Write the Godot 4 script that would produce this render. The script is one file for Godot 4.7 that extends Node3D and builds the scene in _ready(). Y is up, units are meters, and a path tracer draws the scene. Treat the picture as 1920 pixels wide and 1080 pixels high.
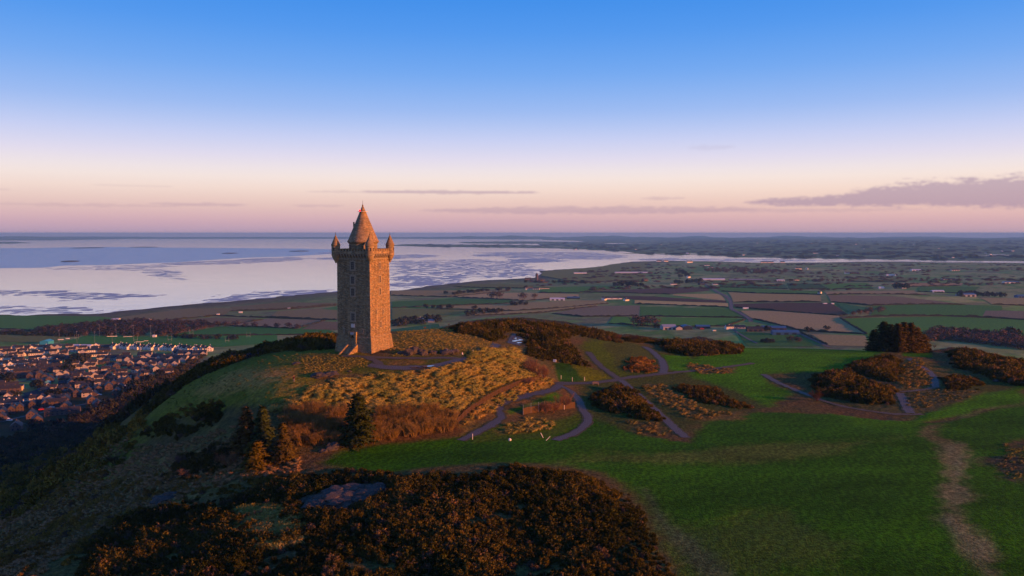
extends Node3D

const EYE := Vector3(0.0, 190.0, 0.0)
const FOCAL := 1450.0
const DROP := 103.0
var tilt := atan(DROP / FOCAL)

# coarse hill grid (8 m), fine hill grid (1.25 m), lowland grid (25 m)
const HX0 := -520.0
const HX1 := 720.0
const HZ0 := -960.0
const HZ1 := 304.0
const HS := 8.0
var hw := 0
var hd := 0
var hill_h := PackedFloat32Array()
const FX0 := -264.0
const FX1 := 320.0
const FZ0 := -448.0
const FZ1 := -64.0
const FS := 1.25
var fw := 0
var fd := 0
var fine_h := PackedFloat32Array()
const PX0 := -2600.0
const PX1 := 4600.0
const PZ0 := -6000.0
const PZ1 := 600.0
const PS := 25.0
var pw := 0
var pd := 0
var low_h := PackedFloat32Array()
var coast := PackedVector2Array()

var rng := RandomNumberGenerator.new()
var nz := FastNoiseLite.new()
var nz2 := FastNoiseLite.new()
var cell := FastNoiseLite.new()
var M := {}
var names := {}

# ---------------------------------------------------------------- naming
func numbered(called: String) -> String:
	var n: int = names.get(called, 0)
	names[called] = n + 1
	return called if n == 0 else "%s_%03d" % [called, n]

func tag(o: Node, label: String, category := "", group := "", kind := ""):
	if label: o.set_meta("label", label)
	if category: o.set_meta("category", category)
	if group: o.set_meta("group", group)
	if kind: o.set_meta("kind", kind)
	return o

func thing(called: String, label: String, category: String, at := Vector3.ZERO, turn := 0.0, group := "") -> Node3D:
	var o := Node3D.new()
	o.name = numbered(called)
	add_child(o)
	o.position = at
	o.rotation.y = turn
	tag(o, label, category, group)
	return o

func put(called: String, mesh: Mesh, m: Material, parent: Node = null) -> MeshInstance3D:
	var o := MeshInstance3D.new()
	o.mesh = mesh
	o.material_override = m
	if parent == null:
		o.name = numbered(called)
		add_child(o)
	else:
		o.name = called
		parent.add_child(o, true)
	return o

func copy(root: Node3D, at: Vector3, turn: float, label: String, group := "", size := 1.0) -> Node3D:
	var r: Node3D = root.duplicate()
	var base := String(root.name)
	var cut := base.rfind("_")
	if cut > 0 and base.substr(cut + 1).is_valid_int(): base = base.substr(0, cut)
	r.name = numbered(base)
	add_child(r)
	r.position = at
	r.rotation.y = turn
	r.scale = Vector3.ONE * size
	r.set_meta("label", label)
	if group: r.set_meta("group", group)
	return r

func many(called: String, mesh: Mesh, m: Material, where: Array, tints: PackedColorArray, label: String, category := "", parent: Node = null) -> MultiMeshInstance3D:
	var mm := MultiMesh.new()
	mm.transform_format = MultiMesh.TRANSFORM_3D
	mm.use_colors = true
	mm.mesh = mesh
	mm.instance_count = where.size()
	for i in where.size():
		mm.set_instance_transform(i, where[i])
		mm.set_instance_color(i, tints[i])
	var o := MultiMeshInstance3D.new()
	o.multimesh = mm
	o.material_override = m
	if parent == null:
		o.name = numbered(called)
		add_child(o)
		tag(o, label, category, "", "stuff")
	else:
		o.name = called
		parent.add_child(o, true)
		tag(o, label, "", "", "stuff")
	return o

const ORD := ["first", "second", "third", "fourth", "fifth", "sixth", "seventh", "eighth", "ninth", "tenth", "eleventh", "twelfth", "thirteenth", "fourteenth", "fifteenth", "sixteenth", "seventeenth", "eighteenth", "nineteenth", "twentieth"]

# ---------------------------------------------------------------- materials
func lin(r: float, g: float, b: float) -> Color:
	return Color(r, g, b).linear_to_srgb()

func mat(r: float, g: float, b: float, rough := 0.9) -> StandardMaterial3D:
	var m := StandardMaterial3D.new()
	m.albedo_color = lin(r, g, b)
	m.roughness = rough
	m.metallic_specular = 0.3
	return m

func vmat(rough := 0.95) -> StandardMaterial3D:
	var m := StandardMaterial3D.new()
	m.vertex_color_use_as_albedo = true
	m.roughness = rough
	m.metallic_specular = 0.15
	return m

func noise_tex(freq: float, lo: float, hi: float, size := 512, kind := FastNoiseLite.TYPE_SIMPLEX_SMOOTH, oct := 5, seed_ := 1, normal := false, bump := 4.0) -> NoiseTexture2D:
	var n := FastNoiseLite.new()
	n.noise_type = kind
	n.frequency = freq
	n.fractal_octaves = oct
	n.fractal_gain = 0.6
	n.seed = seed_
	var t := NoiseTexture2D.new()
	t.width = size
	t.height = size
	t.seamless = true
	t.noise = n
	if normal:
		t.as_normal_map = true
		t.bump_strength = bump
	else:
		var g := Gradient.new()
		g.set_color(0, Color(lo, lo, lo))
		g.set_color(1, Color(hi, hi, hi))
		t.color_ramp = g
	return t

func grain(m: StandardMaterial3D, tex: Texture2D, metres: float, world := true) -> StandardMaterial3D:
	m.albedo_texture = tex
	m.uv1_triplanar = true
	m.uv1_world_triplanar = world
	m.uv1_scale = Vector3.ONE / metres
	return m

func bumpy(m: StandardMaterial3D, tex: Texture2D, amount: float) -> StandardMaterial3D:
	m.normal_enabled = true
	m.normal_texture = tex
	m.normal_scale = amount
	return m

# ---------------------------------------------------------------- seeing the ground
func ray(u: float, v: float) -> Vector3:
	var xc := (u - 960.0) / FOCAL
	var yc := (540.0 - v) / FOCAL
	return Vector3(xc, yc * cos(tilt) - sin(tilt), -(cos(tilt) + yc * sin(tilt)))

func at_depth(u: float, v: float, d: float) -> Vector3:
	var r := ray(u, v)
	return EYE + r * (d / -r.z)

func at_level(u: float, v: float, y: float) -> Vector3:
	var r := ray(u, v)
	return EYE + r * ((y - EYE.y) / r.y)

func smp(a: PackedFloat32Array, w: int, n: int, gx: float, gz: float) -> float:
	var i := clampi(int(floor(gx)), 0, w - 2)
	var j := clampi(int(floor(gz)), 0, n - 2)
	var fx := clampf(gx - i, 0.0, 1.0)
	var fz := clampf(gz - j, 0.0, 1.0)
	var k := j * w + i
	return lerpf(lerpf(a[k], a[k + 1], fx), lerpf(a[k + w], a[k + w + 1], fx), fz)

func ground(x: float, z: float) -> float:
	if fine_h.size() > 0 and x > FX0 and x < FX1 and z > FZ0 and z < FZ1:
		return smp(fine_h, fw, fd, (x - FX0) / FS, (z - FZ0) / FS)
	if hill_h.size() > 0 and x > HX0 and x < HX1 and z > HZ0 and z < HZ1:
		return smp(hill_h, hw, hd, (x - HX0) / HS, (z - HZ0) / HS)
	if x > PX0 and x < PX1 and z > PZ0 and z < PZ1:
		return smp(low_h, pw, pd, (x - PX0) / PS, (z - PZ0) / PS)
	return 0.0

func hit(u: float, v: float, near := 60.0) -> Vector3:
	var r := ray(u, v)
	r = r / -r.z
	var d := near
	var last := d
	while d < 6000.0:
		var p := EYE + r * d
		if p.y < ground(p.x, p.z):
			var a := last
			var b := d
			for k in 14:
				var m := (a + b) * 0.5
				p = EYE + r * m
				if p.y < ground(p.x, p.z): b = m
				else: a = m
			p = EYE + r * b
			p.y = ground(p.x, p.z)
			return p
		last = d
		d += 1.5 if d < 500.0 else 6.0
	return at_level(u, v, 0.0)

func outline(a: Array, near := 60.0) -> PackedVector2Array:
	var o := PackedVector2Array()
	for i in range(0, a.size(), 2):
		var p := hit(a[i], a[i + 1], near)
		o.append(Vector2(p.x, p.z))
	return o

# distance to the edge of a plan outline, positive inside
func inside_by(o: PackedVector2Array, p: Vector2) -> float:
	var best := 1e12
	var inside := false
	var n := o.size()
	var j := n - 1
	for i in n:
		var a := o[j]
		var b := o[i]
		var ab := b - a
		var t := clampf((p - a).dot(ab) / maxf(ab.length_squared(), 1e-6), 0.0, 1.0)
		best = minf(best, (p - a - ab * t).length_squared())
		if (b.y > p.y) != (a.y > p.y) and p.x < (a.x - b.x) * (p.y - b.y) / (a.y - b.y) + b.x:
			inside = not inside
		j = i
	return sqrt(best) if inside else -sqrt(best)

func bounds(o: PackedVector2Array) -> Rect2:
	var r := Rect2(o[0], Vector2.ZERO)
	for p in o: r = r.expand(p)
	return r

# ---------------------------------------------------------------- mesh helpers
class Bag:
	var v := PackedVector3Array()
	var n := PackedVector3Array()
	var c := PackedColorArray()
	var ix := PackedInt32Array()
	func tri(a: Vector3, b: Vector3, d: Vector3, col := Color.WHITE):
		var k := v.size()
		var nn := (d - a).cross(b - a).normalized()
		v.append_array([a, b, d])
		n.append_array([nn, nn, nn])
		c.append_array([col, col, col])
		ix.append_array([k, k + 1, k + 2])
	func trin(a: Vector3, b: Vector3, d: Vector3, nn: Vector3, col := Color.WHITE):
		var k := v.size()
		if (d - a).cross(b - a).dot(nn) < 0.0: v.append_array([a, d, b])
		else: v.append_array([a, b, d])
		n.append_array([nn, nn, nn])
		c.append_array([col, col, col])
		ix.append_array([k, k + 1, k + 2])
	# corners counter-clockwise seen from outside
	func quad(a: Vector3, b: Vector3, d: Vector3, e: Vector3, col := Color.WHITE):
		tri(a, d, b, col)
		tri(a, e, d, col)
	func box(lo: Vector3, hi: Vector3, col := Color.WHITE):
		var p := [Vector3(lo.x, lo.y, lo.z), Vector3(hi.x, lo.y, lo.z), Vector3(hi.x, lo.y, hi.z), Vector3(lo.x, lo.y, hi.z), Vector3(lo.x, hi.y, lo.z), Vector3(hi.x, hi.y, lo.z), Vector3(hi.x, hi.y, hi.z), Vector3(lo.x, hi.y, hi.z)]
		quad(p[3], p[2], p[6], p[7], col)
		quad(p[1], p[0], p[4], p[5], col)
		quad(p[2], p[1], p[5], p[6], col)
		quad(p[0], p[3], p[7], p[4], col)
		quad(p[7], p[6], p[5], p[4], col)
		quad(p[0], p[1], p[2], p[3], col)
	func obox(t: Transform3D, s: Vector3, col := Color.WHITE):
		var k := v.size()
		box(-s * 0.5, s * 0.5, col)
		for i in range(k, v.size()):
			v[i] = t * v[i]
			n[i] = (t.basis * n[i]).normalized()
	func tube(a: Vector3, b: Vector3, ra: float, rb: float, sides := 5, col := Color.WHITE):
		var ax := (b - a).normalized()
		var s := ax.cross(Vector3.UP if absf(ax.y) < 0.9 else Vector3.RIGHT).normalized()
		var t := ax.cross(s)
		var k := v.size()
		for i in sides:
			var g := TAU * i / sides
			var o := s * cos(g) + t * sin(g)
			v.append(a + o * ra)
			v.append(b + o * rb)
			n.append(o)
			n.append(o)
			c.append(col)
			c.append(col)
		for i in sides:
			var p := k + 2 * i
			var q := k + 2 * ((i + 1) % sides)
			ix.append_array([p, p + 1, q, q, p + 1, q + 1])
	# profile of (radius, height), turned about y
	func lathe(prof: PackedVector2Array, sides: int, at := Vector3.ZERO, col := Color.WHITE):
		for k in prof.size() - 1:
			var p := prof[k]
			var q := prof[k + 1]
			var dn := Vector2(q.y - p.y, p.x - q.x).normalized()
			var b := v.size()
			for i in sides + 1:
				var g := TAU * i / sides
				var o := Vector3(cos(g), 0, sin(g))
				v.append(at + o * p.x + Vector3.UP * p.y)
				v.append(at + o * q.x + Vector3.UP * q.y)
				var nn := o * dn.x + Vector3.UP * dn.y
				n.append(nn)
				n.append(nn)
				c.append(col)
				c.append(col)
			for i in sides:
				var w := b + 2 * i
				ix.append_array([w, w + 2, w + 1, w + 1, w + 2, w + 3])
	func mesh() -> ArrayMesh:
		var a := []
		a.resize(Mesh.ARRAY_MAX)
		a[Mesh.ARRAY_VERTEX] = v
		a[Mesh.ARRAY_NORMAL] = n
		a[Mesh.ARRAY_COLOR] = c
		a[Mesh.ARRAY_INDEX] = ix
		var m := ArrayMesh.new()
		m.add_surface_from_arrays(Mesh.PRIMITIVE_TRIANGLES, a)
		return m

func sheet(w: int, n: int, x0: float, z0: float, s: float, h: PackedFloat32Array, col: PackedColorArray, hole := Rect2(), below := -1e9, keep := PackedByteArray()) -> ArrayMesh:
	var v := PackedVector3Array()
	var nn := PackedVector3Array()
	var ix := PackedInt32Array()
	v.resize(w * n)
	nn.resize(w * n)
	for j in n:
		for i in w:
			var k := j * w + i
			v[k] = Vector3(x0 + i * s, h[k], z0 + j * s)
			var a := h[k - 1] if i > 0 else h[k]
			var b := h[k + 1] if i < w - 1 else h[k]
			var c := h[k - w] if j > 0 else h[k]
			var d := h[k + w] if j < n - 1 else h[k]
			nn[k] = Vector3(a - b, 2.0 * s, c - d).normalized()
	for j in n - 1:
		for i in w - 1:
			var k := j * w + i
			if hole.size.x > 0 and hole.encloses(Rect2(x0 + i * s, z0 + j * s, s, s)): continue
			if maxf(maxf(h[k], h[k + 1]), maxf(h[k + w], h[k + w + 1])) < below: continue
			if keep.size() > 0 and keep[k] == 0: continue
			ix.append_array([k, k + 1, k + w, k + 1, k + w + 1, k + w])
	var a := []
	a.resize(Mesh.ARRAY_MAX)
	a[Mesh.ARRAY_VERTEX] = v
	a[Mesh.ARRAY_NORMAL] = nn
	if col.size() > 0: a[Mesh.ARRAY_COLOR] = col
	a[Mesh.ARRAY_INDEX] = ix
	var m := ArrayMesh.new()
	m.add_surface_from_arrays(Mesh.PRIMITIVE_TRIANGLES, a)
	return m

# a strip laid on the ground along plan points
func strip(line: PackedVector2Array, width: float, lift: float, step := 1.5, ragged := 0.0) -> ArrayMesh:
	var pts := PackedVector2Array()
	var curve := Curve2D.new()
	for i in line.size():
		var t := Vector2.ZERO
		if i > 0 and i < line.size() - 1: t = (line[i + 1] - line[i - 1]) / 6.0
		curve.add_point(line[i], -t, t)
	var total := curve.get_baked_length()
	var count := maxi(2, int(total / step))
	for i in count + 1: pts.append(curve.sample_baked(total * i / count))
	var b := Bag.new()
	var lanes := 4
	for i in pts.size():
		var t := (pts[mini(i + 1, pts.size() - 1)] - pts[maxi(i - 1, 0)]).normalized()
		var side := Vector2(-t.y, t.x)
		var wl := width * 0.5 + ragged * nz.get_noise_2d(pts[i].x * 14.0, pts[i].y * 14.0)
		var wr := width * 0.5 + ragged * nz.get_noise_2d(pts[i].y * 14.0, pts[i].x * 14.0 + 50.0)
		for k in lanes + 1:
			var q := pts[i] + side * lerpf(-wl, wr, float(k) / lanes)
			b.v.append(Vector3(q.x, ground(q.x, q.y) + lift, q.y))
			b.n.append(Vector3.UP)
			b.c.append(Color.WHITE)
	for i in pts.size() - 1:
		for k in lanes:
			var p := i * (lanes + 1) + k
			var q := p + lanes + 1
			b.ix.append_array([p, q, p + 1, p + 1, q, q + 1])
	return b.mesh()

# a plan outline laid on the ground
func patch(o: PackedVector2Array, lift: float, longest: float, col := Color.WHITE) -> ArrayMesh:
	var b := Bag.new()
	var t := Geometry2D.triangulate_polygon(o)
	var todo := []
	for i in range(0, t.size(), 3): todo.append([o[t[i]], o[t[i + 1]], o[t[i + 2]]])
	while todo.size() > 0:
		var q: Array = todo.pop_back()
		var A: Vector2 = q[0]
		var B: Vector2 = q[1]
		var C: Vector2 = q[2]
		var la := A.distance_to(B)
		var lb := B.distance_to(C)
		var lc := C.distance_to(A)
		var l := maxf(la, maxf(lb, lc))
		if l > longest and b.v.size() < 60000:
			if l == la:
				var m := (A + B) * 0.5
				todo.append([A, m, C]); todo.append([m, B, C])
			elif l == lb:
				var m := (B + C) * 0.5
				todo.append([A, B, m]); todo.append([A, m, C])
			else:
				var m := (C + A) * 0.5
				todo.append([A, B, m]); todo.append([m, B, C])
			continue
		if (B - A).cross(C - A) < 0.0:
			var s := B
			B = C
			C = s
		var k := b.v.size()
		for p in [A, B, C]:
			b.v.append(Vector3(p.x, ground(p.x, p.y) + lift, p.y))
			b.n.append(Vector3.UP)
			b.c.append(col)
		b.ix.append_array([k, k + 1, k + 2])
	return b.mesh()

# ================================================================ the scene
func _ready():
	rng.seed = 20240
	nz.noise_type = FastNoiseLite.TYPE_SIMPLEX_SMOOTH
	nz.frequency = 0.02
	nz.fractal_octaves = 4
	nz.seed = 7
	nz2.noise_type = FastNoiseLite.TYPE_SIMPLEX_SMOOTH
	nz2.frequency = 0.35
	nz2.fractal_octaves = 3
	nz2.seed = 11
	camera_and_light()
	materials()
	make_heights()
	make_ground()
	make_water()
	make_far_land()
	make_fields()
	make_paths()
	make_tower()
	make_gorse()
	make_grass()
	make_rocks()
	make_trees()
	make_fences()
	make_town()
	make_sports()
	make_farms()
	make_people()
	make_small()

const SUN_AZ := 69.8
const SUN_EL := 8.4

func sky_at(el: float) -> Color:
	# degrees above the horizon -> sRGB
	var e := [-90.0, -0.5, 0.0, 0.5, 1.0, 1.6, 2.2, 2.9, 3.7, 4.3, 5.2, 6.6, 8.6, 11.2, 14.0, 17.0, 24.0, 40.0, 90.0]
	var c := [Color8(186, 160, 180), Color8(186, 160, 180), Color8(192, 163, 180), Color8(207, 171, 181), Color8(220, 182, 184), Color8(230, 195, 188), Color8(238, 207, 196), Color8(245, 220, 208), Color8(246, 229, 222), Color8(240, 228, 230), Color8(226, 220, 238), Color8(200, 208, 243), Color8(158, 188, 242), Color8(118, 170, 241), Color8(86, 154, 238), Color8(62, 141, 233), Color8(60, 128, 216), Color8(60, 112, 192), Color8(56, 96, 166)]
	for i in e.size() - 1:
		if el <= e[i + 1]:
			var t: float = (el - e[i]) / (e[i + 1] - e[i])
			return (c[i] as Color).lerp(c[i + 1], clampf(t, 0, 1))
	return c[-1]

func camera_and_light():
	var cam := Camera3D.new()
	cam.name = "camera"
	cam.position = EYE
	cam.rotation.x = -tilt
	cam.keep_aspect = Camera3D.KEEP_HEIGHT
	cam.fov = rad_to_deg(2.0 * atan(540.0 / FOCAL))
	cam.near = 0.5
	cam.far = 90000.0
	add_child(cam)
	cam.make_current()

	# the sky: a gradient of air and streaks of cloud, by direction
	var W := 4096
	var H := 2048
	var im := Image.create(W, H, false, Image.FORMAT_RGBF)
	for y in H:
		var el := 90.0 - (y + 0.5) * 180.0 / H
		var c := sky_at(el - 0.2 if el > 0.2 else minf(el, 0.0)).srgb_to_linear()
		im.fill_rect(Rect2i(0, y, W, 1), c)
	var cn := FastNoiseLite.new()
	cn.noise_type = FastNoiseLite.TYPE_SIMPLEX_SMOOTH
	cn.frequency = 1.0
	cn.fractal_octaves = 5
	cn.seed = 5
	# banks of cloud: azimuth from straight ahead, elevation, half length, half height (degrees), weight
	var banks := [[33.0, 2.35, 10.0, 1.05, 1.4], [25.5, 1.95, 9.0, 0.5, 1.1], [36.0, 1.95, 9.0, 0.8, 1.2], [-4.5, 2.78, 7.0, 0.16, 0.8], [-12.5, 2.75, 2.4, 0.10, 0.35], [6.0, 1.45, 13.0, 0.34, 0.6], [-22.0, 1.75, 3.4, 0.14, 0.5], [-29.0, 1.6, 6.0, 0.12, 0.35], [-26.0, 2.9, 2.6, 0.07, 0.25], [-14.0, 1.75, 2.0, 0.12, 0.35], [11.0, 2.3, 1.6, 0.14, 0.4], [14.3, 5.85, 1.8, 0.22, 0.18], [20.0, 1.35, 8.0, 0.14, 0.35], [-33.5, 2.5, 0.8, 0.08, 0.3], [62.0, 3.0, 18.0, 0.6, 0.7], [-70.0, 2.2, 20.0, 0.3, 0.5], [110.0, 3.0, 24.0, 0.5, 0.6], [170.0, 2.4, 26.0, 0.4, 0.5], [-130.0, 2.6, 26.0, 0.35, 0.5]]
	for y in range(int((90.0 - 26.0) / 180.0 * H), int(90.0 / 180.0 * H)):
		var el := 90.0 - (y + 0.5) * 180.0 / H
		var air := sky_at(maxf(el - 0.2, 0.0)).srgb_to_linear()
		for x in W:
			var az := wrapf((x + 0.5) / W * 360.0, -180.0, 180.0)
			if el > 8.0 and (az < 40.0 or az > 179.0): continue
			# the low sky is rosier towards the evening sun, mauver away from it
			var warm := clampf(cos(deg_to_rad(az - 104.0)) * 0.5 + 0.5, 0.0, 1.0)
			var low := clampf(1.0 - el / 5.0, 0.0, 1.0)
			var c := air * Color(lerpf(1.0, lerpf(0.90, 1.12, warm), low), lerpf(1.0, lerpf(0.93, 1.05, warm), low), lerpf(1.0, lerpf(1.03, 0.94, warm), low))
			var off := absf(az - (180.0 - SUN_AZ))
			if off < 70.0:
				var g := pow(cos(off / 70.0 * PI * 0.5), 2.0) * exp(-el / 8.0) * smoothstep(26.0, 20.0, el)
				c += Color(0.95, 0.56, 0.24) * g * 3.0  # added warm glow round the unseen sun, strengthened to fill shaded ground
			var cover := 0.0
			for b in banks:
				if el > 8.0: break
				var da: float = absf(az - b[0]) / b[2]
				if da > 1.0: continue
				var dy: float = (el - 0.2 - b[1]) / b[3]
				if absf(dy) > 2.0: continue
				var nn := cn.get_noise_2d(az * 0.55 + b[0], el * 3.2 + 17.0 * b[3])
				var fine := cn.get_noise_2d(az * 2.2, el * 9.0 + b[0])
				var edge := sqrt(maxf(0.0, 1.0 - da * da))
				var body := edge * (1.0 + 0.55 * nn) + 0.22 * fine
				# flat feet, ragged tops
				var d := body - (absf(dy) if dy > 0.0 else absf(dy) * 1.15)
				cover = minf(1.0, maxf(cover, smoothstep(-0.05, 0.5, d) * b[4]))
			if cover > 0.0:
				var tint := Color8(166, 146, 170).srgb_to_linear()
				tint = tint.lerp(air * Color(0.86, 0.80, 0.88), 0.35)
				c = c.lerp(tint, minf(1.0, cover) * 0.9)
			im.set_pixel(x, y, c)
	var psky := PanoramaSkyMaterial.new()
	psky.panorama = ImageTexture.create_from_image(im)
	psky.filter = true
	var sky := Sky.new()
	sky.sky_material = psky
	var env := Environment.new()
	env.background_mode = Environment.BG_SKY
	env.sky = sky
	env.background_energy_multiplier = 0.5556
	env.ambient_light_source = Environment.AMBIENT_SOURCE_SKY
	env.tonemap_mode = Environment.TONE_MAPPER_LINEAR
	env.tonemap_exposure = 1.8
	env.sdfgi_enabled = true
	env.ssao_enabled = true
	env.ssil_enabled = true
	env.fog_enabled = true
	env.fog_mode = Environment.FOG_MODE_EXPONENTIAL
	env.fog_density = 0.00005
	env.fog_light_color = Color8(105, 168, 225)
	var we := WorldEnvironment.new()
	we.name = "world_environment"
	we.environment = env
	add_child(we)

	var sun := DirectionalLight3D.new()
	sun.name = "sun"
	sun.light_color = Color(1.0, 0.58, 0.22)
	sun.light_energy = 1.6
	sun.light_angular_distance = 0.6
	sun.shadow_enabled = true
	add_child(sun)
	var a := deg_to_rad(SUN_AZ)
	var e := deg_to_rad(SUN_EL)
	var towards := Vector3(sin(a) * cos(e), sin(e), cos(a) * cos(e))
	sun.position = towards * 100.0
	sun.basis = Basis.looking_at(-towards, Vector3.UP)

func materials():
	var fine := noise_tex(0.02, 0.42, 1.0, 512, FastNoiseLite.TYPE_SIMPLEX_SMOOTH, 6, 3)
	var rough := noise_tex(0.03, 0.35, 1.0, 512, FastNoiseLite.TYPE_SIMPLEX, 5, 4)
	var bump := noise_tex(0.04, 0, 1, 512, FastNoiseLite.TYPE_SIMPLEX, 5, 9, true, 9.0)
	M.fine = fine
	M.rough = rough
	M.bump = bump
	M.turf = bumpy(grain(vmat(0.95), fine, 9.0), bump, 0.9)
	M.turf.uv1_scale = Vector3.ONE / 11.0
	M.land = grain(vmat(0.95), noise_tex(0.012, 0.72, 1.0, 512, FastNoiseLite.TYPE_SIMPLEX_SMOOTH, 6, 21), 160.0)
	M.field = grain(vmat(0.95), noise_tex(0.02, 0.74, 1.0, 512, FastNoiseLite.TYPE_SIMPLEX_SMOOTH, 6, 22), 60.0)
	M.tarmac = grain(mat(0.20, 0.205, 0.195, 0.8), rough, 5.0)
	M.gravel = grain(mat(0.20, 0.18, 0.14, 0.9), rough, 4.0)
	M.verge = grain(mat(0.16, 0.16, 0.055, 0.95), rough, 3.0)
	M.leaf = vmat(0.85)
	M.needle = vmat(0.8)
	M.blade = vmat(0.9)
	M.twig = vmat(0.9)
	M.bark = mat(0.07, 0.052, 0.04)
	M.rock = bumpy(grain(mat(0.14, 0.125, 0.115, 0.9), rough, 2.0), bump, 1.0)
	M.wood = grain(mat(0.17, 0.105, 0.06, 0.85), rough, 1.2)
	M.white = mat(0.64, 0.64, 0.62, 0.6)
	M.cream = mat(0.6, 0.56, 0.48, 0.7)
	M.grey_render = mat(0.34, 0.33, 0.33, 0.8)
	M.brick = grain(mat(0.20, 0.15, 0.135, 0.85), rough, 3.0, false)
	M.brown_brick = grain(mat(0.17, 0.125, 0.105, 0.85), rough, 3.0, false)
	M.slate = grain(mat(0.034, 0.052, 0.080, 0.6), fine, 3.0, false)
	M.tile = grain(mat(0.060, 0.060, 0.066, 0.75), fine, 3.0, false)
	M.glass = mat(0.02, 0.025, 0.035, 0.1)
	M.blue_steel = mat(0.035, 0.10, 0.21, 0.5)
	M.grey_steel = mat(0.22, 0.25, 0.30, 0.5)
	M.pale_steel = mat(0.45, 0.50, 0.58, 0.45)
	M.red_paint = mat(0.45, 0.03, 0.03, 0.4)
	M.metal = mat(0.5, 0.5, 0.5, 0.4)
	M.rubber = mat(0.02, 0.02, 0.02, 0.8)

# ---------------------------------------------------------------- the hill, surveyed as (u, v, metres ahead) and as (x, z, height)
func survey() -> Array:
	var seen := [
		[-150, 900, 420], [0, 870, 460], [0, 960, 250], [0, 1080, 110], [130, 860, 300], [250, 800, 200], [200, 850, 215], [100, 930, 200], [300, 850, 178], [400, 850, 165], [200, 1000, 130], [50, 1000, 160], [400, 1000, 121], [600, 1000, 114],
		[800, 1010, 112], [1000, 1010, 112], [800, 905, 134], [1000, 905, 134], [1150, 930, 130], [640, 905, 138], [1000, 868, 150], [720, 872, 150], [1000, 840, 158], [1300, 900, 140], [1300, 1000, 112], [1600, 1000, 112], [1600, 900, 141], [1600, 820, 172], [1900, 1000, 112], [1900, 900, 143], [1900, 800, 190],
		[1560, 770, 212], [1290, 820, 175], [1200, 780, 196], [1050, 720, 236], [1150, 710, 250], [1240, 670, 300], [1400, 680, 290], [1500, 652, 352], [1640, 657, 345], [1700, 700, 272], [1600, 720, 250], [1850, 720, 250], [1850, 662, 330], [1920, 692, 285],
		[1100, 625, 328], [980, 603, 335], [880, 610, 318], [960, 632, 290], [1050, 678, 262], [1110, 680, 270], [1310, 650, 326], [1310, 662, 316], [1180, 634, 345], [820, 622, 280], [850, 642, 246], [735, 655, 226], [780, 656, 222], [930, 651, 228], [850, 681, 205], [685, 662, 216], [640, 690, 200], [560, 700, 193], [551, 718, 184],
		[450, 700, 200], [480, 668, 232], [560, 658, 232], [640, 656, 225], [600, 624, 262], [500, 640, 258], [400, 692, 225], [390, 668, 254], [330, 735, 212], [290, 738, 240], [260, 785, 197], [350, 760, 195], [450, 760, 183], [550, 750, 180], [550, 775, 172], [550, 830, 162], [670, 832, 164], [760, 826, 166], [860, 812, 172],
		[700, 707, 195], [700, 760, 180], [850, 750, 188], [950, 722, 208], [1000, 692, 232], [1010, 717, 228], [1040, 702, 245], [930, 771, 192], [1000, 790, 186], [1080, 790, 190], [1040, 745, 215],
	]
	var out := []
	for s in seen:
		var p := at_depth(s[0], s[1], s[2])
		out.append([p.x, p.z, p.y])
	for u in [-500, -200, 100, 400, 700, 1000, 1300, 1600, 1900, 2250]:
		for q in [[470.0, 100.0], [620.0, 50.0], [800.0, 16.0]]:
			var hgt: float = q[1]
			if u < 450: hgt *= 0.55
			if u < 0: hgt *= 0.8
			out.append([(u - 960.0) / FOCAL * q[0], -q[0], hgt])
	out.append_array([[0, -20, 142], [-90, -40, 126], [90, -40, 145], [-200, -60, 96], [-300, -160, 60], [-420, -300, 22], [220, -60, 143], [300, -200, 132], [430, -300, 96], [620, -300, 40], [330, -20, 130], [520, -60, 80], [0, 80, 120], [-200, 120, 60], [200, 100, 115], [0, 230, 30], [400, 180, 50], [-400, 0, 25], [650, 0, 20]])
	return out

func solve(a: Array, b: PackedFloat64Array) -> PackedFloat64Array:
	var n := b.size()
	for k in n:
		var best := k
		for i in range(k + 1, n):
			if absf(a[i][k]) > absf(a[best][k]): best = i
		if best != k:
			var s = a[k]
			a[k] = a[best]
			a[best] = s
			var t := b[k]
			b[k] = b[best]
			b[best] = t
		var row: PackedFloat64Array = a[k]
		for i in range(k + 1, n):
			var r: PackedFloat64Array = a[i]
			var f := r[k] / row[k]
			if f == 0.0: continue
			for j in range(k, n): r[j] -= f * row[j]
			b[i] -= f * b[k]
			a[i] = r
	var x := PackedFloat64Array()
	x.resize(n)
	for i in range(n - 1, -1, -1):
		var s := b[i]
		var r: PackedFloat64Array = a[i]
		for j in range(i + 1, n): s -= r[j] * x[j]
		x[i] = s / r[i]
	return x

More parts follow.
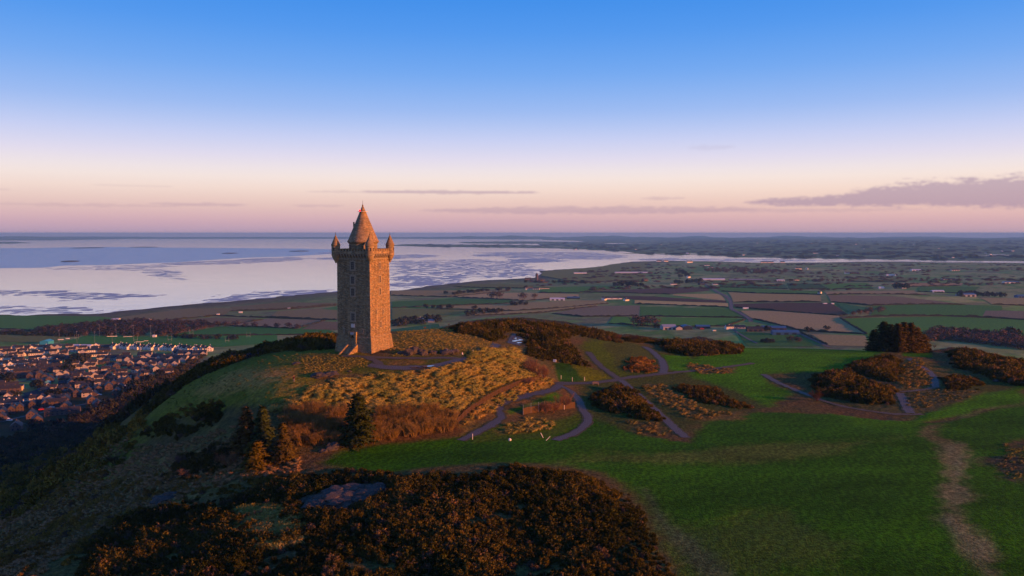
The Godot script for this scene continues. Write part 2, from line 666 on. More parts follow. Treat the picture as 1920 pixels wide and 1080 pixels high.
func make_heights():
	# the coast of the near land, drawn at sea level
	var shore := [-260, 600, -100, 594, 0, 590, 60, 591, 110, 588, 180, 589, 215, 585, 250, 581, 330, 573, 420, 566, 520, 556, 600, 549, 640, 547, 700, 547, 745, 545, 800, 537, 850, 531, 900, 526, 960, 523, 1000, 521, 1012, 515, 1015, 508, 1050, 505, 1100, 503, 1140, 499, 1160, 494, 1185, 490.5, 1250, 489, 1350, 490, 1400, 492, 1460, 492.5, 1550, 492, 1620, 490.5, 1700, 490.5, 1760, 492, 1820, 492, 1920, 493, 2100, 492]
	for i in range(0, shore.size(), 2):
		var p := at_level(shore[i], shore[i + 1], 0.0)
		coast.append(Vector2(p.x, p.z))
	coast.append(Vector2(4700, coast[-1].y + 200.0))
	coast.append(Vector2(4700, 900))
	coast.append(Vector2(-3200, 900))
	coast.append(Vector2(-3200, coast[0].y - 100.0))
	pw = int((PX1 - PX0) / PS) + 1
	pd = int((PZ1 - PZ0) / PS) + 1
	low_h.resize(pw * pd)
	for j in pd:
		for i in pw:
			var x := PX0 + i * PS
			var z := PZ0 + j * PS
			low_h[j * pw + i] = low_shape(x, z)
	# the hill
	var s := survey()
	var n := s.size()
	var a := []
	var b := PackedFloat64Array()
	b.resize(n + 3)
	for i in n + 3:
		var r := PackedFloat64Array()
		r.resize(n + 3)
		a.append(r)
	for i in n:
		var r: PackedFloat64Array = a[i]
		for j in n: r[j] = -Vector2(s[i][0] - s[j][0], s[i][1] - s[j][1]).length() * 0.01
		r[i] += 0.05
		r[n] = 1.0
		r[n + 1] = s[i][0] * 0.01
		r[n + 2] = s[i][1] * 0.01
		a[i] = r
		b[i] = s[i][2]
		for k in 3:
			var q: PackedFloat64Array = a[n + k]
			q[i] = r[n + k]
			a[n + k] = q
	var wgt := solve(a, b)
	hw = int((HX1 - HX0) / HS) + 1
	hd = int((HZ1 - HZ0) / HS) + 1
	var hh := PackedFloat32Array()
	hh.resize(hw * hd)
	var sx := PackedFloat64Array()
	var sz := PackedFloat64Array()
	for i in n:
		sx.append(s[i][0])
		sz.append(s[i][1])
	for j in hd:
		for i in hw:
			var x := HX0 + i * HS
			var z := HZ0 + j * HS
			var h := wgt[n] + wgt[n + 1] * x * 0.01 + wgt[n + 2] * z * 0.01
			for k in n:
				var dx := x - sx[k]
				var dz := z - sz[k]
				h -= wgt[k] * 0.01 * sqrt(dx * dx + dz * dz)
			var low := smp(low_h, pw, pd, (x - PX0) / PS, (z - PZ0) / PS)
			var e := minf(minf(x - HX0, HX1 - x), minf(z - HZ0, HZ1 - z))
			h = low + log(1.0 + exp(clampf((h - low) / 6.0, -20.0, 60.0))) * 6.0
			hh[j * hw + i] = lerpf(low, h, smoothstep(0.0, 130.0, e))
	for pass_ in 1:
		var sm := hh.duplicate()
		for j in range(1, hd - 1):
			for i in range(1, hw - 1):
				var k := j * hw + i
				sm[k] = hh[k] * 0.5 + (hh[k - 1] + hh[k + 1] + hh[k - hw] + hh[k + hw]) * 0.125
		hh = sm
	hill_h = hh
	# the fine grid: smooth through the coarse one
	fw = int((FX1 - FX0) / FS) + 1
	fd = int((FZ1 - FZ0) / FS) + 1
	var f := PackedFloat32Array()
	f.resize(fw * fd)
	var rows := PackedFloat32Array()
	rows.resize(fw * hd)
	for j in hd:
		for i in fw:
			var g := (FX0 + i * FS - HX0) / HS
			var k := clampi(int(g), 1, hw - 3)
			rows[j * fw + i] = cubic_interpolate(hh[j * hw + k], hh[j * hw + k + 1], hh[j * hw + k - 1], hh[j * hw + k + 2], g - k)
	for j in fd:
		var g := (FZ0 + j * FS - HZ0) / HS
		var k := clampi(int(g), 1, hd - 3)
		for i in fw:
			f[j * fw + i] = cubic_interpolate(rows[k * fw + i], rows[(k + 1) * fw + i], rows[(k - 1) * fw + i], rows[(k + 2) * fw + i], g - k)
	fine_h = f

func low_shape(x: float, z: float) -> float:
	var s := inside_by(coast, Vector2(x, z)) + 22.0 * nz.get_noise_2d(x * 0.35, z * 0.35) + 14.0 * nz2.get_noise_2d(x * 0.03, z * 0.03)
	if s < 0.0: return maxf(-3.0, s * 0.02)
	var h := minf(1.2, s * 0.02) + 10.0 * smoothstep(30.0, 900.0, s)
	h += 3.0 * nz.get_noise_2d(x * 0.06, z * 0.06) * smoothstep(100.0, 500.0, s)
	# low drumlins on the right
	for d in [[900.0, -1900.0, 420.0, 300.0, 26.0], [1700.0, -2500.0, 500.0, 350.0, 18.0], [250.0, -2300.0, 350.0, 260.0, 5.0], [620.0, -1250.0, 260.0, 240.0, 12.0], [2500.0, -3300.0, 600.0, 400.0, 16.0]]:
		var q := Vector2((x - d[0]) / d[2], (z - d[1]) / d[3]).length_squared()
		if q < 9.0: h += d[4] * exp(-q)
	return h

# [colour r, g, b, feather metres, ragged metres, relief metres, outline in the photograph]
func zones() -> Array:
	return [
		# heathery flank on the left
		[0.360, 0.240, 0.075, 18.0, 14.0, 0.25, [-120, 900, 120, 850, 250, 830, 380, 850, 420, 900, 330, 960, 150, 1020, -120, 1120]],
		[0.238, 0.242, 0.034, 10.0, 10.0, 0.3, [110, 905, 190, 850, 250, 815, 265, 840, 200, 890, 130, 940]],
		# green shoulder west of the tower
		[0.295, 0.290, 0.032, 5.0, 6.0, 0.12, [248, 788, 300, 756, 360, 716, 420, 690, 480, 668, 560, 657, 640, 655, 700, 664, 690, 688, 620, 705, 600, 735, 520, 762, 430, 772, 380, 800, 330, 790, 300, 810, 255, 800]],
		[0.651, 0.374, 0.088, 8.0, 9.0, 0.1, [360, 735, 430, 705, 500, 690, 540, 700, 480, 730, 400, 748]],
		[0.479, 0.351, 0.062, 7.0, 8.0, 0.1, [340, 762, 450, 745, 560, 722, 560, 735, 450, 765, 360, 775]],
		# crown of the hill round the tower
		[0.268, 0.214, 0.039, 4.0, 5.0, 0.35, [560, 668, 640, 664, 700, 676, 690, 690, 610, 705, 560, 700]],
		[0.278, 0.232, 0.039, 4.0, 5.0, 0.45, [720, 655, 740, 625, 800, 616, 880, 625, 930, 645, 900, 664, 800, 668, 735, 670]],
		[0.118, 0.164, 0.023, 3.0, 3.0, 0.1, [720, 672, 860, 668, 920, 650, 945, 655, 890, 685, 800, 695, 700, 700, 640, 700, 650, 690]],
		[0.257, 0.186, 0.053, 3.0, 3.0, 0.1, [716, 676, 790, 674, 810, 682, 740, 688]],
		# bank of dead tussock grass that faces the camera
		[0.321, 0.237, 0.045, 3.5, 4.0, 0.5, [920, 655, 965, 652, 1000, 690, 1000, 715, 950, 722, 900, 752, 850, 778, 700, 775, 560, 778, 500, 770, 560, 742, 610, 722, 700, 704, 800, 696, 870, 682]],
		[0.321, 0.232, 0.053, 3.0, 3.0, 0.3, [1000, 706, 1040, 712, 1035, 724, 960, 752, 880, 795, 862, 812, 855, 800, 900, 760, 960, 728]],
		# floor of bracken under the bare thickets
		[0.182, 0.111, 0.035, 3.0, 3.0, 0.3, [520, 775, 850, 780, 862, 815, 760, 830, 600, 838, 530, 830]],
		# green rough between the paths
		[0.105, 0.150, 0.028, 5.0, 6.0, 0.2, [1075, 645, 1120, 632, 1180, 642, 1300, 668, 1400, 668, 1440, 700, 1480, 745, 1400, 775, 1300, 800, 1270, 818, 1180, 815, 1110, 795, 1085, 760, 1075, 730, 1110, 716, 1150, 712, 1110, 690]],
		[0.120, 0.150, 0.030, 5.0, 6.0, 0.2, [1690, 672, 1760, 690, 1850, 712, 1920, 715, 1920, 745, 1800, 768, 1720, 778, 1690, 760, 1690, 720]],
		# fairway in front
		[0.052, 0.207, 0.005, 3.0, 2.0, 0.0, [590, 868, 640, 843, 720, 834, 860, 822, 900, 826, 960, 815, 1040, 812, 1100, 782, 1180, 810, 1290, 828, 1330, 790, 1420, 772, 1560, 776, 1700, 792, 1760, 790, 1920, 752, 2100, 740, 2100, 1120, 1300, 1120, 1250, 1010, 1190, 930, 1130, 888, 1050, 872, 900, 870, 720, 884, 600, 872]],
		[0.150, 0.250, 0.035, 8.0, 7.0, 0.0, [1380, 838, 1560, 830, 1680, 822, 1660, 832, 1500, 856, 1280, 868, 1050, 868, 1120, 852]],
		[0.085, 0.190, 0.020, 9.0, 8.0, 0.1, [1240, 960, 1300, 980, 1480, 960, 1560, 1010, 1500, 1090, 1320, 1090]],
		[0.125, 0.190, 0.065, 2.5, 2.0, 0.0, [1196, 912, 1216, 915, 1262, 985, 1390, 1090, 1320, 1090, 1235, 985]],
		[0.270, 0.300, 0.120, 3.5, 3.2, 0.05, [1762, 830, 1806, 830, 1812, 900, 1806, 975, 1850, 1030, 1885, 1090, 1845, 1090, 1800, 1020, 1768, 975, 1766, 900]],
		[0.190, 0.200, 0.065, 3.0, 3.0, 0.0, [1730, 800, 1800, 778, 1850, 760, 1925, 748, 1925, 756, 1850, 772, 1790, 788, 1748, 808, 1756, 822, 1790, 826, 1764, 834, 1735, 815]],
		[0.129, 0.117, 0.053, 4.0, 7.0, 0.1, [1880, 835, 1940, 825, 1940, 880, 1900, 900, 1870, 870]],
		# mown lawns along the paths
		[0.070, 0.260, 0.006, 1.5, 0.8, 0.0, [948, 770, 990, 756, 1042, 736, 1052, 744, 1042, 752, 990, 762, 960, 776]],
		[0.070, 0.279, 0.006, 1.0, 0.6, 0.0, [1040, 680, 1068, 680, 1095, 712, 1046, 716]],
		[0.117, 0.198, 0.012, 3.0, 2.5, 0.15, [1090, 640, 1130, 640, 1140, 660, 1160, 690, 1200, 705, 1150, 706, 1110, 680]],
		[0.090, 0.338, 0.007, 3.0, 3.0, 0.0, [1244, 664, 1290, 668, 1340, 700, 1270, 696, 1246, 690]],
		[0.094, 0.341, 0.007, 4.0, 3.0, 0.0, [1300, 676, 1400, 652, 1500, 648, 1640, 652, 1690, 656, 1640, 690, 1580, 694, 1500, 700, 1430, 700, 1440, 712, 1480, 740, 1440, 762, 1390, 735, 1300, 706, 1280, 690]],
		[0.076, 0.279, 0.007, 0.8, 0.4, 0.0, [1690, 652, 1736, 652, 1748, 670, 1692, 668]],
		[0.090, 0.312, 0.007, 3.0, 3.0, 0.0, [1560, 775, 1700, 790, 1830, 742, 1925, 720, 1925, 752, 1800, 778, 1700, 800, 1600, 800]],
		[0.106, 0.198, 0.013, 3.0, 3.0, 0.1, [870, 820, 960, 790, 1040, 790, 1080, 770, 1100, 782, 1060, 800, 1020, 824, 900, 828]],
		# rough ground with pale tussocks between the fairways
		[0.225, 0.191, 0.053, 3.0, 5.0, 0.4, [1200, 725, 1240, 722, 1330, 770, 1400, 770, 1380, 785, 1300, 790, 1260, 770, 1220, 740]],
		[0.235, 0.198, 0.059, 3.0, 4.0, 0.4, [1290, 680, 1345, 690, 1380, 690, 1375, 700, 1320, 702, 1290, 692]],
		[0.192, 0.164, 0.053, 3.0, 4.0, 0.3, [1170, 790, 1240, 790, 1270, 818, 1200, 818]],
		[0.225, 0.191, 0.046, 3.0, 4.0, 0.4, [1640, 682, 1720, 670, 1780, 690, 1800, 700, 1760, 712, 1770, 722, 1740, 730, 1690, 740, 1660, 710]],
		[0.182, 0.164, 0.053, 4.0, 6.0, 0.3, [1700, 738, 1760, 725, 1830, 735, 1800, 752, 1740, 765, 1705, 770]],
		[0.14, 0.15, 0.045, 4.0, 5.0, 0.3, [1470, 700, 1530, 698, 1700, 755, 1690, 772, 1600, 768, 1530, 755]],
		[0.215, 0.186, 0.039, 3.0, 4.0, 0.4, [950, 800, 1000, 780, 1010, 795, 980, 812, 945, 812]],
		[0.278, 0.174, 0.059, 3.0, 3.0, 0.2, [1100, 612, 1150, 610, 1180, 622, 1170, 630, 1110, 622]],
		[0.360, 0.250, 0.085, 2.0, 4.0, 0.3, [440, 968, 505, 955, 560, 972, 560, 1010, 500, 1036, 455, 1020]],
		[0.170, 0.150, 0.130, 1.5, 1.5, 0.3, [556, 938, 640, 910, 722, 906, 738, 926, 660, 948, 640, 962, 578, 957]],
		[0.041, 0.143, 0.010, 0.8, 0.4, 0.0, [1040, 680, 1070, 680, 1098, 712, 1046, 716]],
		[0.220, 0.260, 0.010, 0.8, 0.4, 0.0, [1070, 680, 1112, 690, 1152, 711, 1098, 716]],
	]

func make_ground():
	var zs := zones()
	var poly := []
	var box := []
	for q in zs:
		var o := outline(q[6])
		poly.append(o)
		box.append(bounds(o).grow(q[3] + q[4]))
	var col := PackedColorArray()
	col.resize(fw * fd)
	var h := fine_h.duplicate()
	for j in fd:
		var z := FZ0 + j * FS
		for i in fw:
			var x := FX0 + i * FS
			var p := Vector2(x, z)
			var a := nz.get_noise_2d(x * 1.6, z * 1.6)
			var b := nz2.get_noise_2d(x, z)
			var mix := clampf(0.5 + a * 1.3, 0.0, 1.0)
			var c := Color(0.21, 0.150, 0.060).lerp(Color(0.155, 0.150, 0.045), mix)
			var rel := 0.3
			for k in zs.size():
				if not (box[k] as Rect2).has_point(p): continue
				var q: Array = zs[k]
				var d: float = inside_by(poly[k], p) + q[4] * (a * 0.9 + b * 0.5)
				var w := smoothstep(-q[3] * 0.5, q[3] * 0.5, d)
				if w <= 0.0: continue
				c = c.lerp(Color(q[0], q[1], q[2]), w)
				rel = lerpf(rel, q[5], w)
			var tone := 1.0 + 0.20 * a + 0.22 * b
			if rel < 0.05: tone = 1.0 + 0.40 * nz.get_noise_2d(x * 0.35 + z * 0.12, z * 1.9) + 0.30 * nz.get_noise_2d(x * 2.6, z * 2.6) + 0.22 * b + 0.07 * sin((z + 0.25 * x) * 0.9 + 4.0 * a)
			col[j * fw + i] = Color(c.r * tone * (1.0 + 0.15 * b), c.g * tone, c.b * tone)
			var e := minf(minf(x - FX0, FX1 - x), minf(z - FZ0, FZ1 - z))
			h[j * fw + i] += smoothstep(0.0, 12.0, e) * (rel * 0.8 * (b + 0.3 * a) + (0.12 if rel < 0.05 else 0.5) * nz.get_noise_2d(x * 0.9, z * 0.9 + 300.0))
	fine_h = h
	var g := put("hill_ground", sheet(fw, fd, FX0, FZ0, FS, fine_h, col), M.turf)
	tag(g, "grassy heath hilltop with mown fairways", "", "", "structure")
	# skirts of the hill, outside the fine part
	var hc := PackedColorArray()
	hc.resize(hw * hd)
	for j in hd:
		for i in hw:
			var x := HX0 + i * HS
			var z := HZ0 + j * HS
			var a := nz.get_noise_2d(x * 0.5, z * 0.5)
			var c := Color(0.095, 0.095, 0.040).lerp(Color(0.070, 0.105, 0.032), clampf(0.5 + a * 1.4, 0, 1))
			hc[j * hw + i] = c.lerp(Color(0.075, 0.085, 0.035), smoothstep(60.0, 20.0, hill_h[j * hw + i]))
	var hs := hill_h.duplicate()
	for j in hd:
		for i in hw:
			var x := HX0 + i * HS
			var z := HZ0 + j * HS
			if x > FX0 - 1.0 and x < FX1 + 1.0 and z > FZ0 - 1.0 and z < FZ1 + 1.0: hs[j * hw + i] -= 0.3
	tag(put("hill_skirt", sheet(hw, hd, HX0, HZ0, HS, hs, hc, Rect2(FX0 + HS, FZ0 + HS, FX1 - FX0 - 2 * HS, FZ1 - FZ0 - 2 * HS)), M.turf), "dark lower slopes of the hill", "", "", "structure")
	# the lowland round the hill, down to the shore
	cell.noise_type = FastNoiseLite.TYPE_CELLULAR
	cell.cellular_return_type = FastNoiseLite.RETURN_CELL_VALUE
	cell.cellular_jitter = 0.9
	cell.frequency = 1.0
	cell.seed = 31
	var lc := PackedColorArray()
	lc.resize(pw * pd)
	var tones := [Color(0.151, 0.305, 0.070), Color(0.227, 0.325, 0.105), Color(0.126, 0.286, 0.060), Color(0.290, 0.367, 0.140), Color(0.188, 0.286, 0.094), Color(0.176, 0.210, 0.098), Color(0.156, 0.333, 0.074), Color(0.215, 0.286, 0.117)]
	for j in pd:
		for i in pw:
			var x := PX0 + i * PS
			var z := PZ0 + j * PS
			var v := cell.get_noise_2d(x / 210.0 + z / 900.0, z / 260.0)
			var c: Color = tones[int((v * 0.5 + 0.5) * 7.99)]
			var hh := low_h[j * pw + i]
			c = c.lerp(Color(0.115, 0.110, 0.075), smoothstep(3.0, 0.6, hh))
			var n := 1.0 + 0.25 * nz.get_noise_2d(x * 0.2, z * 0.2)
			lc[j * pw + i] = Color(c.r * n, c.g * n, c.b * n)
	tag(put("lowland_ground", sheet(pw, pd, PX0, PZ0, PS, low_h, lc, Rect2(HX0 + PS, HZ0 + PS, HX1 - HX0 - 2 * PS, HZ1 - HZ0 - 2 * PS), -1.0), M.land), "farmland stretching from the hill to the shore", "", "", "structure")
	# country behind the photographer, out to the horizon
	var b := Bag.new()
	b.quad(Vector3(-45000, 9, 45000), Vector3(45000, 9, 45000), Vector3(45000, 9, 560), Vector3(-45000, 9, 560), Color(0.06, 0.065, 0.03))
	b.quad(Vector3(-45000, 8, 600), Vector3(-2560, 8, 600), Vector3(-2560, 8, -1600), Vector3(-45000, 1, -2200), Color(0.06, 0.065, 0.03))
	b.quad(Vector3(4560, 8, 600), Vector3(45000, 8, 600), Vector3(45000, 8, -9000), Vector3(4560, 1, -4600), Color(0.06, 0.065, 0.03))
	tag(put("far_country_ground", b.mesh(), M.land), "open country behind and beside the hill", "", "", "structure")

# ---------------------------------------------------------------- the lough
func make_water():
	var w := StandardMaterial3D.new()
	w.albedo_color = lin(0.62, 0.56, 0.56)
	w.albedo_texture = noise_tex(0.012, 0.80, 1.0, 512, FastNoiseLite.TYPE_SIMPLEX_SMOOTH, 6, 43)
	w.roughness = 0.10
	w.metallic = 0.7
	w.metallic_specular = 0.9
	bumpy(w, noise_tex(0.03, 0, 1, 512, FastNoiseLite.TYPE_SIMPLEX, 3, 41, true, 2.0), 0.05)
	w.uv1_triplanar = true
	w.uv1_world_triplanar = true
	w.uv1_scale = Vector3(1.0 / 1300.0, 1.0 / 300.0, 1.0 / 900.0)
	var b := Bag.new()
	b.quad(Vector3(-45000, 0, -300), Vector3(45000, 0, -300), Vector3(45000, 0, -31000), Vector3(-45000, 0, -31000))
	tag(put("lough_water", b.mesh(), w), "calm sea lough shining under the sunset sky", "", "", "structure")
	# open water ruffled by the wind
	var o := StandardMaterial3D.new()
	o.albedo_color = lin(0.12, 0.20, 0.36)
	o.roughness = 0.22
	o.metallic = 0.35
	o.metallic_specular = 0.9
	bumpy(o, noise_tex(0.06, 0, 1, 512, FastNoiseLite.TYPE_SIMPLEX, 4, 42, true, 6.0), 0.5)
	o.uv1_triplanar = true
	o.uv1_world_triplanar = true
	o.uv1_scale = Vector3(1.0 / 90.0, 1.0 / 90.0, 1.0 / 300.0)
	var line := [-300, 506, -100, 504, 0, 503, 80, 502, 120, 498, 200, 497, 270, 494, 330, 492, 400, 487, 470, 483, 540, 481, 620, 476, 634, 473, 640, 468, 560, 466, 430, 465, 300, 464, 180, 463, 60, 465, -100, 466, -300, 466]
	var p := PackedVector2Array()
	for i in range(0, line.size(), 2):
		var q := at_level(line[i], line[i + 1], 0.0)
		p.append(Vector2(q.x, q.z))
	var ob := Bag.new()
	var t := Geometry2D.triangulate_polygon(p)
	for i in range(0, t.size(), 3):
		ob.trin(Vector3(p[t[i]].x, 0.12, p[t[i]].y), Vector3(p[t[i + 1]].x, 0.12, p[t[i + 1]].y), Vector3(p[t[i + 2]].x, 0.12, p[t[i + 2]].y), Vector3.UP)
	tag(put("open_water", ob.mesh(), o), "blue ruffled open water of the lough", "", "", "structure")
	# mud and sand bared by the tide: a low relief that the water fills
	var mx0 := -2900.0
	var mz0 := -7700.0
	var s := 14.0
	var mw := 440
	var md := 452
	var h := PackedFloat32Array()
	h.resize(mw * md)
	var c := PackedColorArray()
	c.resize(mw * md)
	# [weight, outline] where the mud stands out of the water
	var bars := [
		[0.62, [0, 545, 120, 545, 240, 551, 300, 556, 240, 563, 150, 565, 60, 556, 0, 552]], [0.75, [225, 551, 290, 554, 240, 557]],
		[0.85, [330, 573, 370, 566, 440, 560, 500, 556, 460, 566, 400, 572, 330, 579]], [0.72, [415, 556, 480, 546, 560, 545, 640, 543, 640, 556, 560, 560, 460, 562]],
		[0.80, [300, 494, 400, 489, 480, 485, 560, 482, 575, 486, 500, 492, 420, 496, 320, 497]], [0.55, [80, 503, 230, 497, 340, 494, 300, 508, 120, 506]], [0.6, [255, 508, 320, 508, 360, 526, 310, 524]],
		[0.9, [590, 472, 640, 472, 640, 476, 600, 476]], [0.8, [600, 483, 640, 482, 640, 487, 590, 486]],
		[0.66, [735, 495, 800, 488, 880, 486, 960, 490, 1010, 505, 1010, 518, 900, 523, 860, 527, 800, 535, 735, 545]], [0.8, [735, 523, 800, 520, 860, 522, 850, 530, 790, 538, 735, 543]],
		[0.9, [735, 479, 780, 477, 825, 479, 800, 483, 735, 485]], [0.95, [735, 489, 770, 488, 775, 492, 740, 494]], [0.95, [895, 478, 940, 476, 950, 480, 900, 481]],
		[1.3, [955, 489, 985, 485, 1020, 484, 1045, 489, 1010, 492, 965, 493]], [0.72, [900, 473, 1100, 472, 1180, 480, 1130, 487, 1040, 486, 960, 484]], [0.85, [1180, 486, 1260, 484, 1330, 488, 1220, 489]], [0.7, [1300, 484, 1500, 487, 1600, 488, 1420, 491, 1300, 489]],
		[0.6, [0, 574, 100, 575, 200, 578, 240, 580, 180, 588, 60, 590, 0, 588]],
	]
	var bp := []
	var bb := []
	for q in bars:
		var pl := PackedVector2Array()
		for i in range(0, (q[1] as Array).size(), 2):
			var e := at_level(q[1][i], q[1][i + 1], 0.0)
			pl.append(Vector2(e.x, e.z))
		bp.append(pl)
		bb.append(bounds(pl).grow(250.0))
	var keep := PackedByteArray()
	keep.resize(mw * md)
	for j in md:
		for i in mw:
			var x := mx0 + i * s
			var z := mz0 + j * s
			var pt := Vector2(x, z)
			var a := nz.get_noise_2d(x * 0.10 + z * 0.03, z * 0.16)
			var wx := 3.0 * a
			var e := nz2.get_noise_2d(x * 0.055 + wx, z * 0.05 + x * 0.01)
			# drainage channels between the banks
			var ch := absf(nz2.get_noise_2d(x * 0.016 + wx * 0.6, z * 0.011 - wx * 0.4))
			e = e * 0.75 + 0.20 - 0.75 * smoothstep(0.14, 0.0, ch)
			var f := nz.get_noise_2d(x * 0.9, z * 0.9)
			var up := 0.0
			for k in bars.size():
				if not (bb[k] as Rect2).has_point(pt): continue
				var d := inside_by(bp[k], pt)
				up = maxf(up, float(bars[k][0]) * smoothstep(-120.0, 60.0, d + 70.0 * a))
			var hh := (up * 0.95 - 0.62) + 0.22 * a + 0.95 * e * minf(1.0, up * 1.5) + 0.16 * f
			h[j * mw + i] = clampf(hh, -0.5, 1.5) * 0.5
			c[j * mw + i] = Color(0.24, 0.20, 0.215) * (1.0 + 0.5 * f)
	for j in md - 1:
		for i in mw - 1:
			var k := j * mw + i
			keep[k] = 1 if maxf(maxf(h[k], h[k + 1]), maxf(h[k + mw], h[k + mw + 1])) > -0.02 else 0
	var mm := vmat(0.38)
	mm.metallic_specular = 0.5
	tag(put("mudflat_shore", sheet(mw, md, mx0, mz0, s, h, c, Rect2(), -1e9, keep), mm), "wet mud banks bared by the tide", "", "", "structure")

# ---------------------------------------------------------------- the far side of the lough
func make_far_land():
	var tex := NoiseTexture2D.new()
	var n := FastNoiseLite.new()
	n.noise_type = FastNoiseLite.TYPE_CELLULAR
	n.cellular_return_type = FastNoiseLite.RETURN_CELL_VALUE
	n.frequency = 0.035
	n.seed = 77
	n.domain_warp_enabled = false
	tex.width = 1024
	tex.height = 1024
	tex.seamless = true
	tex.noise = n
	var g := Gradient.new()
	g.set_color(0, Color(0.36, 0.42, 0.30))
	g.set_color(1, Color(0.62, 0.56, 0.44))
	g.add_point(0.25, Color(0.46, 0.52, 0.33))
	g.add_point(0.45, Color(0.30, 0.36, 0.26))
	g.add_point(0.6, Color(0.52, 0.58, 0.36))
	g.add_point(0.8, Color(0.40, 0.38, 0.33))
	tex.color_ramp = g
	M.patchwork = grain(vmat(0.95), tex, 5200.0)
	M.patchwork.uv1_scale = Vector3(1.0 / 5200.0, 1.0 / 5200.0, 1.0 / 9000.0)
	# [name, label, outline (u, metres ahead), rise, roughness, inlets]
	var lands := [
		["far_shore_land", "low farmland beyond the narrow arm of the lough", [[1015, 8300], [1090, 7600], [1150, 7000], [1195, 6250], [1260, 6050], [1330, 5800], [1400, 5480], [1480, 5350], [1560, 5200], [1650, 5050], [1740, 4980], [1830, 4800], [1930, 4700], [2300, 4600], [2600, 9000], [2600, 17000], [2200, 18000], [1000, 18000], [1020, 15500], [1100, 13600], [1040, 12000], [1000, 10500], [1010, 9600]], 44.0, 26.0],
		["island_land", "wooded islands strung across the lough", [[725, 9600], [800, 9100], [880, 8700], [960, 8500], [1030, 8300], [1120, 7600], [1200, 7200], [1200, 9000], [1080, 9700], [1000, 9900], [930, 10300], [850, 10400], [760, 10700]], 12.0, 14.0],
		["island_land", "flat outer island north of the wooded islands", [[870, 11400], [960, 11000], [1040, 11200], [1100, 12600], [1000, 13400], [920, 13200], [860, 12600]], 14.0, 10.0],
		["far_hill", "long blue line of land on the horizon to the left", [[-500, 14500], [100, 14800], [250, 17500], [480, 17600], [700, 17700], [900, 17900], [1010, 18000], [1010, 26000], [-600, 26000]], 88.0, 34.0],
		["far_hill", "faint hills along the far right horizon", [[800, 17500], [950, 17000], [1400, 17800], [2300, 17800], [2600, 33000], [700, 33000]], 95.0, 95.0],
		["island_land", "low dark islet at the far left of the lough", [[-40, 11200], [20, 11000], [60, 11800], [30, 12800], [-40, 12800]], 9.0, 3.0],
	]
	for q in lands:
		var o := PackedVector2Array()
		for e in q[2]:
			var far: float = minf(275500.0 / maxf(275500.0 / e[1] - 5.0, 0.5), 30500.0 if e[1] > 21000 else 27000.0)
			o.append(Vector2((e[0] - 960.0) / FOCAL * far, -far))
		var r := bounds(o)
		var s := clampf(maxf(r.size.x, r.size.y) / 190.0, 30.0, 170.0)
		var w := int(r.size.x / s) + 2
		var d := int(r.size.y / s) + 2
		var h := PackedFloat32Array()
		h.resize(w * d)
		var c := PackedColorArray()
		c.resize(w * d)
		for j in d:
			for i in w:
				var x := r.position.x + i * s
				var z := r.position.y + j * s
				var e := inside_by(o, Vector2(x, z)) + 160.0 * nz.get_noise_2d(x * 0.05, z * 0.05) * minf(1.0, q[3] / 20.0)
				if e < 0.0:
					h[j * w + i] = -4.0
					continue
				var hh: float = 2.0 + q[3] * 0.12 * smoothstep(0.0, 600.0, e) + q[3] * 0.88 * smoothstep(300.0, 5200.0, e)
				hh += q[4] * (nz.get_noise_2d(x * 0.016 + 9.0, z * 0.016) + 0.35 * nz.get_noise_2d(x * 0.07, z * 0.07)) * smoothstep(100.0, 1500.0, e)
				# inlets and ponds
				var pond := nz.get_noise_2d(x * 0.022, z * 0.05 + 700.0)
				if q[3] < 50.0 and pond > 0.34 and e > 200.0: hh = -2.0
				h[j * w + i] = maxf(hh, 1.5) if hh > 0.0 else hh
				var t := 1.0 + 0.3 * nz.get_noise_2d(x * 0.05, z * 0.05)
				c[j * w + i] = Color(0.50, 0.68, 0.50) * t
		far_sheets.append([Rect2(r.position, Vector2((w - 1) * s, (d - 1) * s)), h, w, d, s])
		tag(put(q[0], sheet(w, d, r.position.x, r.position.y, s, h, c, Rect2(), 0.0), M.patchwork), q[1], "", "", "structure")
	# islets
	for q in [[131, 490.5, 17.0, "dark islet alone on the blue water at the left"], [430, 475.2, 16.0, "dark islet on the blue water left of the tower"], [560, 471.2, 20.0, "long low islet nearest the tower on its left"], [270, 463.6, 24.0, "thin far islet towards the left horizon"], [165, 465.0, 30.0, "flat tidal bank below the far left shore"]]:
		var p := at_level(q[0], q[1], 0.0)
		var wdt: float = q[2] / FOCAL * -p.z
		var b := Bag.new()
		b.lathe(PackedVector2Array([Vector2(1.0, -0.5), Vector2(0.86, 0.12), Vector2(0.6, 0.22), Vector2(0.3, 0.27), Vector2(0.0, 0.28)]), 18)
		for i in b.v.size():
			var k := 1.0 + 0.35 * nz.get_noise_2d(b.v[i].x * 60.0 + p.x, b.v[i].z * 60.0)
			b.v[i] = Vector3(b.v[i].x * wdt * k, b.v[i].y * 22.0 * k, b.v[i].z * wdt * 1.3 * k)
			b.c[i] = Color(0.04, 0.045, 0.03)
		var isl := put("islet_land", b.mesh(), M.leaf)
		isl.position = Vector3(p.x, 0, p.z)
		tag(isl, q[3], "", "", "structure")

